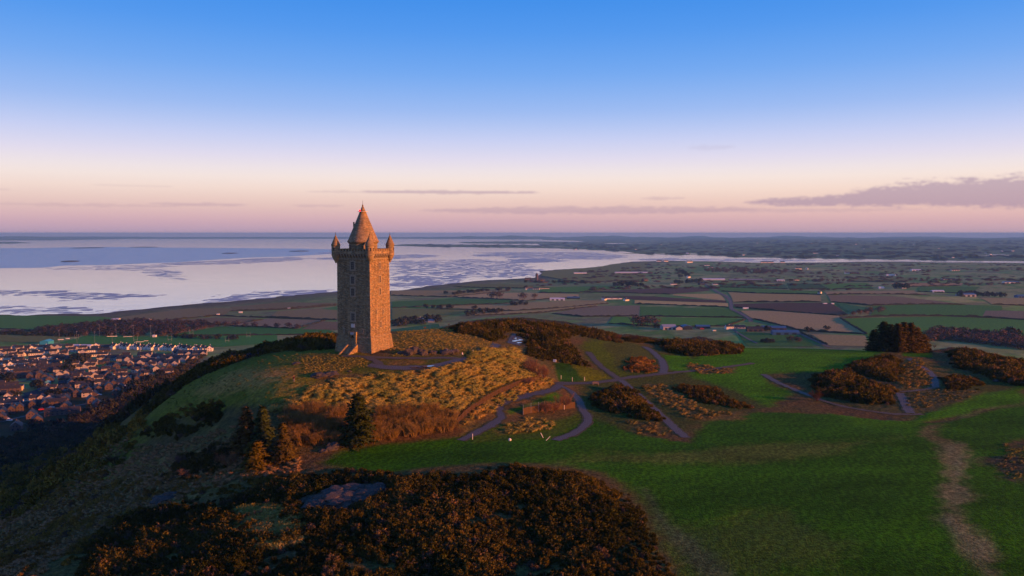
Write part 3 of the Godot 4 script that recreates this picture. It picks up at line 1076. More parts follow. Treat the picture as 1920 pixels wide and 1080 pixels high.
# ---------------------------------------------------------------- fields, hedges and roads
func make_fields():
	var K := {
		"stubble": Color(0.390, 0.345, 0.148), "tan": Color(0.321, 0.291, 0.112), "green": Color(0.070, 0.221, 0.036), "bright": Color(0.081, 0.256, 0.033), "olive": Color(0.166, 0.209, 0.053), "plum": Color(0.108, 0.078, 0.053), "brown": Color(0.205, 0.173, 0.086),
		"mauve": Color(0.234, 0.218, 0.127), "teal": Color(0.043, 0.196, 0.071), "pale": Color(0.468, 0.418, 0.156), "salmon": Color(0.410, 0.284, 0.117), "dark": Color(0.046, 0.130, 0.039), "bog": Color(0.215, 0.202, 0.086), "pitch": Color(0.054, 0.236, 0.036),
	}
	# [description, colour, points on the near edge (0: no hedge), outline from the near left corner]
	var F := [
		["pinkish stubble field behind the blue barn", "stubble", 4, [1412, 598, 1450, 607, 1500, 620, 1622, 627, 1572, 592, 1450, 583, 1388, 583]],
		["tan field beside the farm lane", "tan", 0, [1520, 627, 1552, 648, 1630, 650, 1622, 630]],
		["green paddock below the blue barn", "green", 0, [1380, 622, 1400, 650, 1530, 650, 1500, 628]],
		["bright green field behind the farmyard", "bright", 4, [1140, 607, 1240, 613, 1360, 612, 1398, 599, 1370, 597, 1150, 594]],
		["long green field with a straight top hedge", "green", 2, [1200, 593, 1395, 596, 1366, 580, 1201, 575]],
		["striped mauve field left of the long green field", "mauve", 3, [1035, 588, 1090, 594, 1198, 593, 1200, 573, 1110, 574]],
		["narrow strip of pale stubble", "pale", 2, [1190, 570, 1366, 576, 1365, 569, 1190, 563]],
		["dark plough strip under the pale triangle", "plum", 0, [1175, 561, 1362, 568, 1362, 564, 1225, 556, 1165, 555]],
		["pale triangular field by the road bend", "pale", 0, [1262, 554, 1360, 564, 1350, 551, 1262, 552]],
		["wide plum plough field", "plum", 2, [1085, 548, 1257, 552, 1332, 545, 1325, 539, 1270, 539, 1150, 545]],
		["long green strip right of the road", "bright", 2, [1352, 546, 1540, 553, 1545, 546, 1340, 537]],
		["tan field right of the road", "tan", 2, [1375, 567, 1540, 566, 1538, 554, 1365, 548]],
		["purple plough field above the stubble", "plum", 4, [1378, 576, 1450, 583, 1572, 592, 1590, 590, 1558, 568, 1375, 570]],
		["teal wedge of winter crop", "teal", 0, [1595, 588, 1655, 580, 1612, 575, 1565, 568]],
		["long brown field under the red strip", "brown", 4, [1558, 566, 1633, 573, 1755, 571, 1812, 572, 1676, 556, 1552, 554]],
		["red brown strip field", "stubble", 2, [1550, 553, 1745, 554, 1712, 545, 1546, 547]],
		["big green rising field, upper part", "green", 3, [1632, 593, 1745, 592, 1845, 594, 1880, 581, 1878, 574, 1720, 571, 1640, 574]],
		["big green rising field, lower part", "bright", 0, [1600, 613, 1640, 640, 1940, 645, 1940, 601, 1770, 594, 1580, 598]],
		["mauve field at the right edge", "mauve", 2, [1842, 594, 1940, 601, 1940, 584, 1848, 583]],
		["tan field at the right edge", "tan", 2, [1860, 571, 1940, 574, 1940, 558, 1835, 559]],
		["green field below the salmon stubble", "green", 2, [1720, 547, 1815, 551, 1838, 538, 1725, 538]],
		["salmon stubble strip in the right fields", "salmon", 2, [1690, 538, 1802, 536, 1806, 531, 1665, 531]],
		["small green field by the dark copse", "bright", 2, [1560, 542, 1638, 541, 1626, 531, 1536, 532]],
		["dark green field in the middle distance", "dark", 2, [1480, 543, 1558, 542, 1535, 532, 1475, 531]],
		["dark green field by the road top", "dark", 2, [1350, 539, 1478, 542, 1470, 533, 1350, 532]],
		["yellow green field before the right copse", "olive", 2, [1592, 528, 1700, 529, 1720, 521, 1590, 520]],
		["tan field right of the tower", "tan", 3, [733, 554, 840, 557, 955, 546, 960, 541, 860, 545, 733, 545]],
		["tan field by the single trees", "stubble", 3, [850, 557, 985, 564, 1085, 557, 1085, 552, 985, 549, 900, 550]],
		["green field right of the tower", "green", 3, [735, 578, 835, 573, 955, 569, 960, 563, 850, 560, 735, 566]],
		["tan field below the blue roofed barn", "tan", 4, [812, 580, 960, 583, 1060, 577, 1142, 569, 1130, 561, 960, 569, 835, 574]],
		["dull green field right of the tower", "olive", 2, [735, 612, 800, 601, 885, 584, 860, 578, 735, 579]],
		["dark green field low beside the tower", "teal", 0, [735, 626, 825, 614, 822, 607, 735, 618]],
		["thin tan field behind the gorse crest", "tan", 3, [890, 592, 1010, 587, 1120, 575, 1120, 571, 1010, 582, 890, 586]],
		["olive field along the shore", "olive", 2, [850, 538, 1000, 541, 1000, 534, 880, 532]],
		["green field by the red roofed farm", "bright", 3, [1010, 549, 1085, 549, 1160, 541, 1165, 536, 1020, 539]],
		["wide olive field on the point", "olive", 4, [1014, 518, 1090, 530, 1160, 527, 1210, 525, 1214, 492, 1160, 494, 1018, 510]],
		["brown salt field left of the tower", "bog", 3, [440, 583, 530, 581, 632, 573, 632, 568, 530, 567, 430, 576]],
		["tan field left of the tower", "bog", 2, [505, 594, 632, 600, 632, 576, 520, 584]],
		["mauve field under the dark dyke", "mauve", 3, [430, 611, 555, 617, 610, 601, 500, 598]],
		["grey brown field touching the tower", "brown", 0, [565, 618, 634, 619, 634, 604, 605, 603]],
		["green patch touching the tower", "green", 0, [600, 580, 634, 582, 634, 574]],
		["brown field above the bare wood", "brown", 3, [330, 606, 430, 610, 495, 599, 400, 596, 330, 600]],
		["brown field along the left shore", "bog", 3, [200, 601, 275, 604, 420, 591, 440, 578, 350, 579, 215, 596]],
		["near playing field behind the white row", "pitch", 0, [108, 644, 260, 647, 420, 651, 520, 642, 520, 624, 310, 631, 160, 630]],
		["far playing field by the gorse band", "pitch", 2, [314, 630, 640, 627, 600, 614, 410, 613]],
		["green field by the shore at the left", "green", 4, [-60, 612, 60, 621, 180, 607, 250, 602, 190, 594, 40, 592, -60, 592]],
		["waste ground of pale grass by the town", "olive", 0, [-20, 640, 60, 643, 105, 640, 112, 632, 30, 628, -20, 628]],
	]
	var hedges := []
	var k := 0
	for f in F:
		var o := outline(f[3], 380.0)
		if o.size() < 3: continue
		var c: Color = K[f[1]]
		var t := 1.0 + 0.12 * sin(k * 2.4)
		var m := put("field", patch(o, 0.5 + 0.04 * (k % 7), 60.0, Color(c.r * t, c.g * t, c.b * t)), M.field)
		tag(m, f[0], "", "", "structure")
		if f[2] > 1:
			var line := PackedVector2Array()
			for i in f[2]: line.append(o[i])
			hedges.append([line, "dark hedge edging the " + String(f[0])])
		k += 1
	for q in hedges: hedge(q[0], q[1])
	# dykes and hedges that bound no field of the list
	for q in [["dark straight dyke across the salt fields left of the tower", [395, 592, 500, 596, 618, 600]], ["dark dyke across the brown shore fields", [430, 584, 500, 581, 560, 577, 632, 571]], ["hedge curving down behind the pinkish stubble", [1575, 596, 1600, 612, 1625, 627]], ["hedge beside the two wheel lane", [1498, 622, 1525, 636, 1552, 647]], ["hedge on the brow of the big green field", [1575, 597, 1640, 594, 1770, 593, 1870, 597, 1940, 602]], ["hedge running out from the road to the plough", [1380, 577, 1455, 582]]]:
		hedge(outline(q[1], 380.0), q[0])
	for q in [["country_road", "winding country road down to the farm", 9.0, [1318, 531, 1328, 537, 1342, 546, 1361, 556, 1369, 564, 1371, 572, 1372, 580, 1388, 588, 1405, 598, 1408, 604]], ["farm_lane_road", "two wheel lane below the blue barn", 5.0, [1490, 622, 1520, 636, 1556, 652]], ["farm_track_road", "farm track running from the yard", 4.0, [1374, 618, 1395, 632, 1420, 645]], ["field_road", "lane along the back of the olive fields", 6.0, [1310, 529, 1450, 529, 1600, 530, 1700, 531]], ["town_street_road", "grey street beside the playing field", 9.0, [90, 646, 190, 650, 300, 654, 400, 655]]]:
		tag(put(q[0], strip(outline(q[3], 380.0), q[2], 1.0, 14.0), M.tarmac), q[1], "", "", "structure")

func hedge(line: PackedVector2Array, label: String):
	var b := Bag.new()
	var pts := PackedVector2Array()
	for i in line.size() - 1:
		var n := maxi(2, int(line[i].distance_to(line[i + 1]) / 7.0))
		for j in n: pts.append(line[i].lerp(line[i + 1], float(j) / n))
	pts.append(line[-1])
	var base := pts[pts.size() / 2]
	var org := Vector3(base.x, ground(base.x, base.y), base.y)
	for i in pts.size():
		var t := (pts[mini(i + 1, pts.size() - 1)] - pts[maxi(i - 1, 0)]).normalized()
		var s := Vector2(-t.y, t.x)
		var g := ground(pts[i].x, pts[i].y)
		var a := nz.get_noise_2d(pts[i].x * 3.1, pts[i].y * 3.1)
		var e := nz2.get_noise_2d(pts[i].x, pts[i].y)
		var w := 1.7 + a * 1.2
		var hgt := 2.4 + 1.9 * a + 1.5 * e
		if i == 0 or i == pts.size() - 1: hgt = 0.6
		for q in [[-1.0, 0.0], [-0.85, 0.7], [0.0, 1.0], [0.85, 0.7], [1.0, 0.0]]:
			var o: Vector2 = pts[i] + s * w * q[0]
			b.v.append(Vector3(o.x, g + 0.3 + hgt * q[1] * (1.0 + 0.25 * nz2.get_noise_2d(o.x, o.y)), o.y) - org)
			b.n.append(Vector3(s.x * q[0], 0.3 + q[1], s.y * q[0]).normalized())
			var tone := 1.0 + 0.5 * e
			b.c.append(Color(0.030, 0.032, 0.018) * tone)
	for i in pts.size() - 1:
		for j in 4:
			var p := i * 5 + j
			b.ix.append_array([p, p + 5, p + 1, p + 1, p + 5, p + 6])
	var o := put("hedge", b.mesh(), M.leaf)
	o.position = org
	tag(o, label, "hedge", "hedges between the fields")

# ---------------------------------------------------------------- paths on the hill
func make_paths():
	var P := [
		["tarmac_path", "tarmac path sweeping past the tower to the right", "tarmac", 3.2, [692, 684, 720, 689, 775, 690, 825, 686, 868, 675, 900, 664, 925, 652, 931, 645]],
		["gravel_path", "gravel path along the foot of the tower", "gravel", 1.8, [640, 667, 690, 670, 720, 671, 790, 672, 868, 673]],
		["gravel_path", "worn gravel link in front of the tower", "gravel", 2.6, [690, 671, 705, 677, 715, 686]],
		["tarmac_path", "short path with puddles behind the hilltop", "tarmac", 5.5, [963, 646, 966, 636, 972, 627]],
		["tarmac_path", "cross path from the bench towards the right fairway", "gravel", 2.6, [1046, 722, 1062, 719, 1110, 718, 1150, 714, 1180, 708, 1230, 702, 1280, 697, 1340, 691, 1380, 686, 1412, 681]],
		["gravel_path", "gravel path climbing left of the bracken mound", "gravel", 2.6, [1162, 712, 1140, 697, 1121, 682, 1103, 660]],
		["tarmac_path", "blue grey path bending round the bracken mound", "tarmac", 3.2, [1243, 701, 1245, 688, 1239, 674, 1224, 660, 1207, 650]],
		["tarmac_path", "straight path running down right of the dark gorse", "tarmac", 2.6, [1165, 713, 1190, 735, 1215, 757, 1240, 780, 1265, 803, 1286, 821]],
		["tarmac_path", "path winding left below the fence", "tarmac", 2.2, [1050, 723, 1030, 733, 985, 743, 940, 757, 934, 768, 940, 784, 908, 804, 862, 826]],
		["tarmac_path", "path curling right round the tee to a dead end", "tarmac", 2.4, [1048, 722, 1072, 735, 1085, 750, 1092, 768, 1103, 784, 1097, 798, 1075, 813, 1042, 826]],
		["tarmac_path", "grey path left of the right hand gorse bank", "tarmac", 2.4, [1432, 702, 1460, 718, 1495, 733, 1522, 743]],
		["gravel_path", "sandy path along the foot of the right hand gorse", "gravel", 1.8, [1522, 743, 1545, 752, 1600, 766, 1680, 777, 1730, 777]],
		["tarmac_path", "short straight tarmac ramp at the right", "tarmac", 2.8, [1687, 737, 1696, 756, 1707, 775]],
		["tarmac_path", "path stepping down from the right tee", "tarmac", 2.4, [1703, 672, 1725, 686, 1746, 701, 1753, 714, 1754, 726]],
		["gravel_path", "sandy link below the right tee", "gravel", 1.6, [1688, 735, 1722, 732, 1756, 726]],
	]
	for p in P:
		tag(put("path_verge", strip(outline(p[4]), float(p[3]) * 0.85 + 0.8, 0.05, 1.0, 0.9), M.verge), "worn verge of the " + String(p[1]), "", "", "structure")
		tag(put(p[0], strip(outline(p[4]), float(p[3]) * 0.82, 0.09, 0.8, 0.4), M[p[2]]), p[1], "", "", "structure")
	var w := StandardMaterial3D.new()
	w.albedo_color = lin(0.25, 0.24, 0.27)
	w.metallic = 0.6
	w.roughness = 0.05
	M.puddle = w
	for q in [[800, 687, 1.9, 0.8], [790, 689.5, 1.3, 0.6], [777, 689, 1.4, 0.5], [898, 665.5, 1.6, 0.6], [966, 634, 1.6, 1.6], [971, 638, 1.9, 1.4], [963, 640, 1.5, 1.0], [969, 643, 1.6, 1.0]]:
		var c := hit(q[0], q[1])
		var b := Bag.new()
		var rim := []
		for i in 16:
			var g := TAU * i / 16.0
			var k := 1.0 + 0.35 * nz2.get_noise_2d(c.x + cos(g) * 3.0, c.z + sin(g) * 3.0)
			rim.append(Vector3(cos(g) * q[2] * k, 0, sin(g) * q[3] * k * 1.8))
		for i in 16: b.trin(Vector3.ZERO, rim[i], rim[(i + 1) % 16], Vector3.UP)
		var o := put("puddle_water", b.mesh(), w)
		o.position = c + Vector3(0, 0.16, 0)
		tag(o, "shallow puddle lying on the hilltop path", "", "", "structure")

# ---------------------------------------------------------------- the tower
func stone_texture(course: int, seed_: int, dark: float, joint: float) -> ImageTexture:
	var n := 1024
	var im := Image.create(n, n, false, Image.FORMAT_RGB8)
	var r := RandomNumberGenerator.new()
	r.seed = seed_
	im.fill(Color(joint, joint * 0.97, joint * 0.93))
	var y := 0
	while y < n:
		var hh := mini(course + r.randi_range(-2, 3), n - y)
		if n - y - hh < 8: hh = n - y
		var x := 0
		while x < n:
			var ww := mini(r.randi_range(course, course * 3), n - x)
			if n - x - ww < 8: ww = n - x
			var t := r.randf_range(dark, 1.0)
			var warm := r.randf_range(-0.06, 0.06)
			for yy in range(y + 1, y + hh - 1):
				for xx in range(x + 1, x + ww - 1):
					var g := (t + r.randf_range(-0.06, 0.06)) * (0.98 + 0.26 * nz.get_noise_2d(xx * 0.55, yy * 0.09) * absf(sin(PI * yy / n)))
					im.set_pixel(xx, yy, Color(clampf(g + warm, 0, 1), clampf(g, 0, 1), clampf(g - warm, 0, 1)))
			x += ww
		y += hh
	return ImageTexture.create_from_image(im)

func make_tower():
	var wall := mat(0.30, 0.230, 0.132, 0.9)
	wall.albedo_texture = stone_texture(15, 91, 0.68, 0.85)
	wall.uv1_triplanar = true
	wall.uv1_scale = Vector3.ONE / 18.0
	bumpy(wall, noise_tex(0.06, 0, 1, 512, FastNoiseLite.TYPE_CELLULAR, 2, 8, true, 8.0), 0.55)
	var trim := grain(mat(0.52, 0.44, 0.31, 0.85), M.fine, 2.0, false)
	var slabs := mat(0.38, 0.29, 0.17, 0.85)
	slabs.albedo_texture = stone_texture(20, 92, 0.65, 0.55)
	slabs.uv1_triplanar = true
	slabs.uv1_scale = Vector3.ONE / 15.0
	var s := 10.9
	var turn := deg_to_rad(-21.3)
	var corner := hit(696.5, 663)
	var bs := Basis(Vector3.UP, turn)
	var mid: Vector3 = corner - bs * Vector3(s * 0.5 + 0.5, 0, s * 0.5 + 0.5)
	mid.y = corner.y - 0.35
	var t := thing("stone_tower", "tall square stone tower with conical roof and corner turrets on the hilltop", "tower", mid, turn)
	# shaft: battered foot, then plumb
	var h := s * 0.5
	var b := Bag.new()
	var ring := func(r: float, y: float) -> Array: return [Vector3(-r, y, r), Vector3(r, y, r), Vector3(r, y, -r), Vector3(-r, y, -r)]
	var rings := [ring.call(h + 1.05, -1.5), ring.call(h + 0.72, 0.0), ring.call(h + 0.18, 4.7), ring.call(h, 5.0), ring.call(h - 0.12, 29.0)]
	for k in rings.size() - 1:
		for i in 4:
			var j := (i + 1) % 4
			b.quad(rings[k][i], rings[k][j], rings[k + 1][j], rings[k + 1][i])
	put("shaft", b.mesh(), wall, t)
	# dressed corner stones
	b = Bag.new()
	for i in 4:
		var sx := 1.0 if i % 2 == 0 else -1.0
		var sz := 1.0 if i < 2 else -1.0
		var y := 5.2
		var k := 0
		while y < 26.5:
			var rr := h - 0.12 * (y - 5.0) / 24.0 + 0.025
			var la := 0.85 if k % 2 == 0 else 0.45
			var lb := 0.45 if k % 2 == 0 else 0.85
			b.box(Vector3(minf(sx * rr, sx * (rr - la)), y, minf(sz * rr, sz * (rr - lb))), Vector3(maxf(sx * rr, sx * (rr - la)), y + 0.5, maxf(sz * rr, sz * (rr - lb))))
			y += 0.56
			k += 1
	tag(put("corner_stones", b.mesh(), slabs, t), "", "", "", "stuff")
	b = Bag.new()
	b.box(Vector3(-h - 0.07, 26.75, -h - 0.07), Vector3(h + 0.07, 26.98, h + 0.07))
	put("string_course", b.mesh(), trim, t)
	# brackets under the parapet
	var cb := Bag.new()
	cb.quad(Vector3(-0.2, 0, 0.02), Vector3(0.2, 0, 0.02), Vector3(0.2, 0.85, 0.62), Vector3(-0.2, 0.85, 0.62))
	cb.quad(Vector3(-0.2, 0.85, 0.62), Vector3(0.2, 0.85, 0.62), Vector3(0.2, 1.3, 0.66), Vector3(-0.2, 1.3, 0.66))
	for sd in [-1.0, 1.0]:
		var c := [Vector3(0.2 * sd, 0, -0.1), Vector3(0.2 * sd, 0, 0.02), Vector3(0.2 * sd, 0.85, 0.62), Vector3(0.2 * sd, 1.3, 0.66), Vector3(0.2 * sd, 1.3, -0.1)]
		for k in range(1, 4): cb.trin(c[0], c[k], c[k + 1], Vector3(sd, 0, 0))
	cb.quad(Vector3(-0.2, 0, -0.1), Vector3(0.2, 0, -0.1), Vector3(0.2, 0, 0.02), Vector3(-0.2, 0, 0.02))
	var cm := cb.mesh()
	for f in 4:
		for k in 9:
			var o := put("bracket", cm, trim, t)
			o.basis = Basis(Vector3.UP, f * PI * 0.5)
			o.position = o.basis * Vector3(-3.68 + k * 0.92, 27.0, h - 0.1)
	# parapet with merlons
	var q := h + 0.55
	for f in 4:
		b = Bag.new()
		b.box(Vector3(-q + 0.5, 28.3, q - 0.5), Vector3(q - 0.003, 29.1, q))
		var o := put("parapet", b.mesh(), slabs, t)
		o.basis = Basis(Vector3.UP, f * PI * 0.5)
	b = Bag.new()
	b.box(Vector3(-0.33, 29.1, -0.5), Vector3(0.33, 29.62, -0.003))
	b.box(Vector3(-0.38, 29.62, -0.55), Vector3(0.38, 29.72, 0.05))
	var mm := b.mesh()
	for f in 4:
		for k in 9:
			var o := put("merlon", mm, slabs, t)
			o.basis = Basis(Vector3.UP, f * PI * 0.5)
			o.position = o.basis * Vector3(-3.76 + k * 0.94, 0, q)
	b = Bag.new()
	b.box(Vector3(-q + 0.45, 28.0, -q + 0.45), Vector3(q - 0.45, 28.45, q - 0.45))
	put("roof_walk", b.mesh(), slabs, t)
	# corner turrets
	for i in 4:
		var c := Vector3((h + 0.12) * (1.0 if i % 2 == 0 else -1.0), 0, (h + 0.12) * (1.0 if i < 2 else -1.0))
		b = Bag.new()
		b.lathe(PackedVector2Array([Vector2(0.15, 25.6), Vector2(0.45, 26.3), Vector2(0.5, 26.4), Vector2(0.85, 26.9), Vector2(0.9, 27.0), Vector2(1.15, 27.7), Vector2(1.2, 27.8), Vector2(1.2, 30.7)]), 20, c)
		var tu := put("turret", b.mesh(), slabs, t)
		b = Bag.new()
		var prof := PackedVector2Array([Vector2(1.15, 30.62), Vector2(1.36, 30.7)])
		for k in 9:
			var r0 := lerpf(1.36, 0.1, k / 9.0)
			var r1 := lerpf(1.36, 0.1, (k + 1) / 9.0)
			prof.append(Vector2(lerpf(r0, r1, 0.9), 30.7 + 2.9 * (k + 1) / 9.0))
			prof.append(Vector2(r1 - 0.02, 30.7 + 2.9 * (k + 1) / 9.0 + 0.01))
		prof.append(Vector2(0.0, 33.75))
		b.lathe(prof, 20, c)
		put("turret_roof", b.mesh(), wall, tu)
		b = Bag.new()
		b.tube(c + Vector3(0, 33.5, 0), c + Vector3(0, 34.5, 0), 0.07, 0.03, 6)
		b.lathe(PackedVector2Array([Vector2(0.0, 33.75), Vector2(0.16, 33.85), Vector2(0.0, 34.0)]), 8, c)
		put("finial", b.mesh(), M.bark, tu)
		b = Bag.new()
		var out := Vector3(c.x, 0, c.z).normalized()
		for g in [-0.9, 0.0, 0.9]:
			var dr := out.rotated(Vector3.UP, g)
			b = Bag.new()
			b.obox(Transform3D(Basis.looking_at(dr, Vector3.UP), c + dr * 1.19 + Vector3(0, 29.6, 0)), Vector3(0.28, 0.9, 0.06))
			put("slit_window", b.mesh(), M.glass, tu)
	# drum and stone cone
	b = Bag.new()
	b.lathe(PackedVector2Array([Vector2(4.05, 28.2), Vector2(4.05, 31.1), Vector2(4.3, 31.35), Vector2(4.3, 31.6)]), 40)
	put("drum", b.mesh(), wall, t)
	b = Bag.new()
	var cp := PackedVector2Array([Vector2(4.2, 31.5), Vector2(4.52, 31.6), Vector2(4.52, 31.75)])
	for k in 22:
		var f0 := k / 22.0
		var f1 := (k + 1) / 22.0
		var r0 := lerpf(4.47, 0.86, pow(f0, 0.96))
		var r1 := lerpf(4.47, 0.86, pow(f1, 0.96))
		var y1 := lerpf(31.75, 40.3, f1)
		cp.append(Vector2(lerpf(r0, r1, 0.72), y1 - 0.01))
		cp.append(Vector2(r1, y1))
	b.lathe(cp, 44)
	var cone := put("cone_roof", b.mesh(), slabs, t)
	b = Bag.new()
	b.lathe(PackedVector2Array([Vector2(0.8, 40.2), Vector2(0.86, 40.35), Vector2(0.5, 41.2), Vector2(0.16, 42.0), Vector2(0.24, 42.08), Vector2(0.24, 42.2), Vector2(0.0, 42.35)]), 20)
	put("cap", b.mesh(), slabs, cone)
	b = Bag.new()
	b.tube(Vector3(0, 42.2, 0), Vector3(0, 43.6, 0), 0.06, 0.025, 6)
	put("finial", b.mesh(), M.bark, cone)
	b = Bag.new()
	b.lathe(PackedVector2Array([Vector2(0.8, 40.22), Vector2(1.5, 40.24), Vector2(1.5, 40.34), Vector2(0.8, 40.36)]), 28)
	put("walkway", b.mesh(), mat(0.6, 0.58, 0.55, 0.6), cone)
	# red lamp for aircraft
	var red := mat(0.6, 0.02, 0.03, 0.3)
	red.emission_enabled = true
	red.emission = Color(1.0, 0.05, 0.08)
	red.emission_energy_multiplier = 1.6
	var lp := bs.inverse() * Vector3(-0.62, 0, 1.25)
	b = Bag.new()
	b.lathe(PackedVector2Array([Vector2(0.0, 40.36), Vector2(0.2, 40.38), Vector2(0.22, 40.7), Vector2(0.1, 40.82), Vector2(0.0, 40.84)]), 10)
	var lamp := put("beacon_lamp", b.mesh(), red, cone)
	lamp.position = Vector3(lp.x, 0, lp.z)
	var om := OmniLight3D.new()
	om.name = "beacon_light"
	om.light_color = Color(1.0, 0.06, 0.1)
	om.light_energy = 0.35
	om.light_size = 0.15
	om.omni_range = 30.0
	om.omni_attenuation = 2.0
	om.shadow_enabled = true
	lamp.add_child(om)
	om.position = Vector3(lp.x * 0.0, 40.6, 0)
	# dormer on the drum and drum windows
	b = Bag.new()
	b.box(Vector3(-0.7, 28.45, 3.6), Vector3(0.7, 30.6, 4.9))
	b.quad(Vector3(-0.75, 30.6, 4.92), Vector3(0.75, 30.6, 4.92), Vector3(0, 31.6, 4.92), Vector3(0, 31.6, 4.92))
	b.quad(Vector3(0.78, 30.58, 4.95), Vector3(0.78, 30.58, 3.5), Vector3(0, 31.65, 3.5), Vector3(0, 31.65, 4.95))
	b.quad(Vector3(-0.78, 30.58, 3.5), Vector3(-0.78, 30.58, 4.95), Vector3(0, 31.65, 4.95), Vector3(0, 31.65, 3.5))
	var dm := put("roof_door_house", b.mesh(), trim, t)
	dm.rotation.y = deg_to_rad(42.0)
	b = Bag.new()
	for g in [1.35, 2.6, -0.5, -1.8]:
		var dr := Vector3(sin(g), 0, cos(g))
		b = Bag.new()
		b.obox(Transform3D(Basis.looking_at(dr, Vector3.UP), dr * 4.04 + Vector3(0, 30.1, 0)), Vector3(0.5, 1.3, 0.1))
		put("drum_window", b.mesh(), M.glass, t)
	b = Bag.new()
	b.obox(Transform3D(Basis(Vector3.UP, 0.3), Vector3(-2.35, 36.6, 1.1)), Vector3(0.35, 1.5, 0.35))
	put("roof_chimney", b.mesh(), wall, cone)
	# windows: dressed surround, pane, bars
	var opening := func(face: int, along: float, y0: float, y1: float, wide: float, edge: float, bars: int):
		var rr := h - 0.12 * clampf((y0 - 5.0) / 24.0, 0.0, 1.0)
		var bb := Bag.new()
		bb.box(Vector3(-wide - edge, y0 - edge, -0.1), Vector3(-wide, y1 + edge, 0.10))
		bb.box(Vector3(wide, y0 - edge, -0.1), Vector3(wide + edge, y1 + edge, 0.10))
		bb.box(Vector3(-wide, y1, -0.1), Vector3(wide, y1 + edge * 1.2, 0.12))
		bb.box(Vector3(-wide - 0.003, y0 - edge, -0.1), Vector3(wide + 0.003, y0, 0.16))
		var o := put("window", bb.mesh(), trim, t)
		o.basis = Basis(Vector3.UP, face * PI * 0.5)
		o.position = o.basis * Vector3(along, 0, rr)
		var pb := Bag.new()
		pb.box(Vector3(-wide, y0, -0.1), Vector3(wide, y1, 0.02))
		put("pane", pb.mesh(), M.glass, o)
		if bars > 0:
			var gb := Bag.new()
			for k in bars: gb.box(Vector3(lerpf(-wide, wide, (k + 1.0) / (bars + 1)) - 0.035, y0, 0.02), Vector3(lerpf(-wide, wide, (k + 1.0) / (bars + 1)) + 0.035, y1, 0.055))
			for k in 3: gb.box(Vector3(-wide, lerpf(y0, y1, (k + 1) / 4.0) - 0.035, 0.021), Vector3(wide, lerpf(y0, y1, (k + 1) / 4.0) + 0.035, 0.05))
			put("glazing_bar", gb.mesh(), trim, o)
	for w in [[23.9, 26.0], [19.9, 21.9], [16.5, 18.5], [9.4, 11.4]]: opening.call(0, -0.25, w[0], w[1], 0.50, 0.42, 2)
	for w in [[24.0, 25.7], [20.1, 21.9], [16.6, 18.3], [7.2, 8.7]]: opening.call(1, 0.0, w[0], w[1], 0.36, 0.3, 1)
	opening.call(1, 1.6, 11.0, 12.0, 0.14, 0.3, 0)
	opening.call(1, -2.2, 11.2, 12.4, 0.14, 0.25, 0)
	for w in [[23.9, 26.0], [16.5, 18.5]]:
		opening.call(2, 0.0, w[0], w[1], 0.48, 0.34, 2)
		opening.call(3, 0.0, w[0], w[1], 0.48, 0.34, 2)
	for x in [-3.3, 2.9]: opening.call(0, x, 6.0, 6.9, 0.1, 0.22, 0)
	# inscription stone
	b = Bag.new()
	b.box(Vector3(-0.98, 7.25, h - 0.2), Vector3(0.48, 8.65, h + 0.10))
	var pl := put("plaque", b.mesh(), trim, t)
	b = Bag.new()
	b.box(Vector3(-0.85, 7.45, h), Vector3(0.35, 8.4, h + 0.13))
	put("inscription_slab", b.mesh(), mat(0.55, 0.50, 0.46, 0.7), pl)
	# doorway
	b = Bag.new()
	b.box(Vector3(-1.5, 1.6, h - 0.2), Vector3(-0.85, 5.3, h + 0.62))
	b.box(Vector3(0.35, 1.6, h - 0.2), Vector3(1.0, 5.3, h + 0.62))
	b.box(Vector3(-1.6, 5.3, h - 0.2), Vector3(1.1, 6.2, h + 0.66))
	var arch := []
	for k in 9: arch.append(Vector3(-0.25 + 0.6 * cos(PI * k / 8.0), 4.4 + 0.85 * sin(PI * k / 8.0), h + 0.60))
	for k in 8:
		b.tri(Vector3(0.35 if k < 4 else -0.85, 5.3, h + 0.60), arch[k], arch[k + 1])
		b.quad(arch[k] + Vector3(0, 0, -0.5), arch[k], arch[k + 1], arch[k + 1] + Vector3(0, 0, -0.5))
	var dr := put("doorway", b.mesh(), slabs, t)
	b = Bag.new()
	b.box(Vector3(-0.85, 1.7, h - 0.2), Vector3(0.35, 5.3, h + 0.2))
	put("door", b.mesh(), mat(0.012, 0.010, 0.009, 0.7), dr)
	b = Bag.new()
	b.box(Vector3(-0.8, 5.45, h + 0.6), Vector3(0.3, 6.1, h + 0.70))
	put("coat_of_arms_stone", b.mesh(), mat(0.33, 0.34, 0.38, 0.7), dr)
	# steps up to the door
	for k in 11:
		b = Bag.new()
		var top := 1.75 - k * 0.2
		b.box(Vector3(-1.55, -1.2, h + 0.64 + k * 0.44), Vector3(1.1, top, h + 1.08 + k * 0.44 - 0.003))
		put("step", b.mesh(), slabs, t)
	for sd in [[1.1, 1.5], [-1.95, -1.55]]:
		b = Bag.new()
		var z0 := h + 0.5
		var z1 := h + 5.2
		var lo := [Vector3(sd[0], -1.4, z0), Vector3(sd[1], -1.4, z0), Vector3(sd[1], -1.4, z1), Vector3(sd[0], -1.4, z1)]
		var hi := [Vector3(sd[0], 2.7, z0), Vector3(sd[1], 2.7, z0), Vector3(sd[1], 0.45, z1), Vector3(sd[0], 0.45, z1)]
		b.quad(lo[3], lo[2], hi[2], hi[3])
		b.quad(lo[2], lo[1], hi[1], hi[2])
		b.quad(lo[0], lo[3], hi[3], hi[0])
		b.quad(hi[3], hi[2], hi[1], hi[0])
		put("stair_wall", b.mesh(), slabs, t)

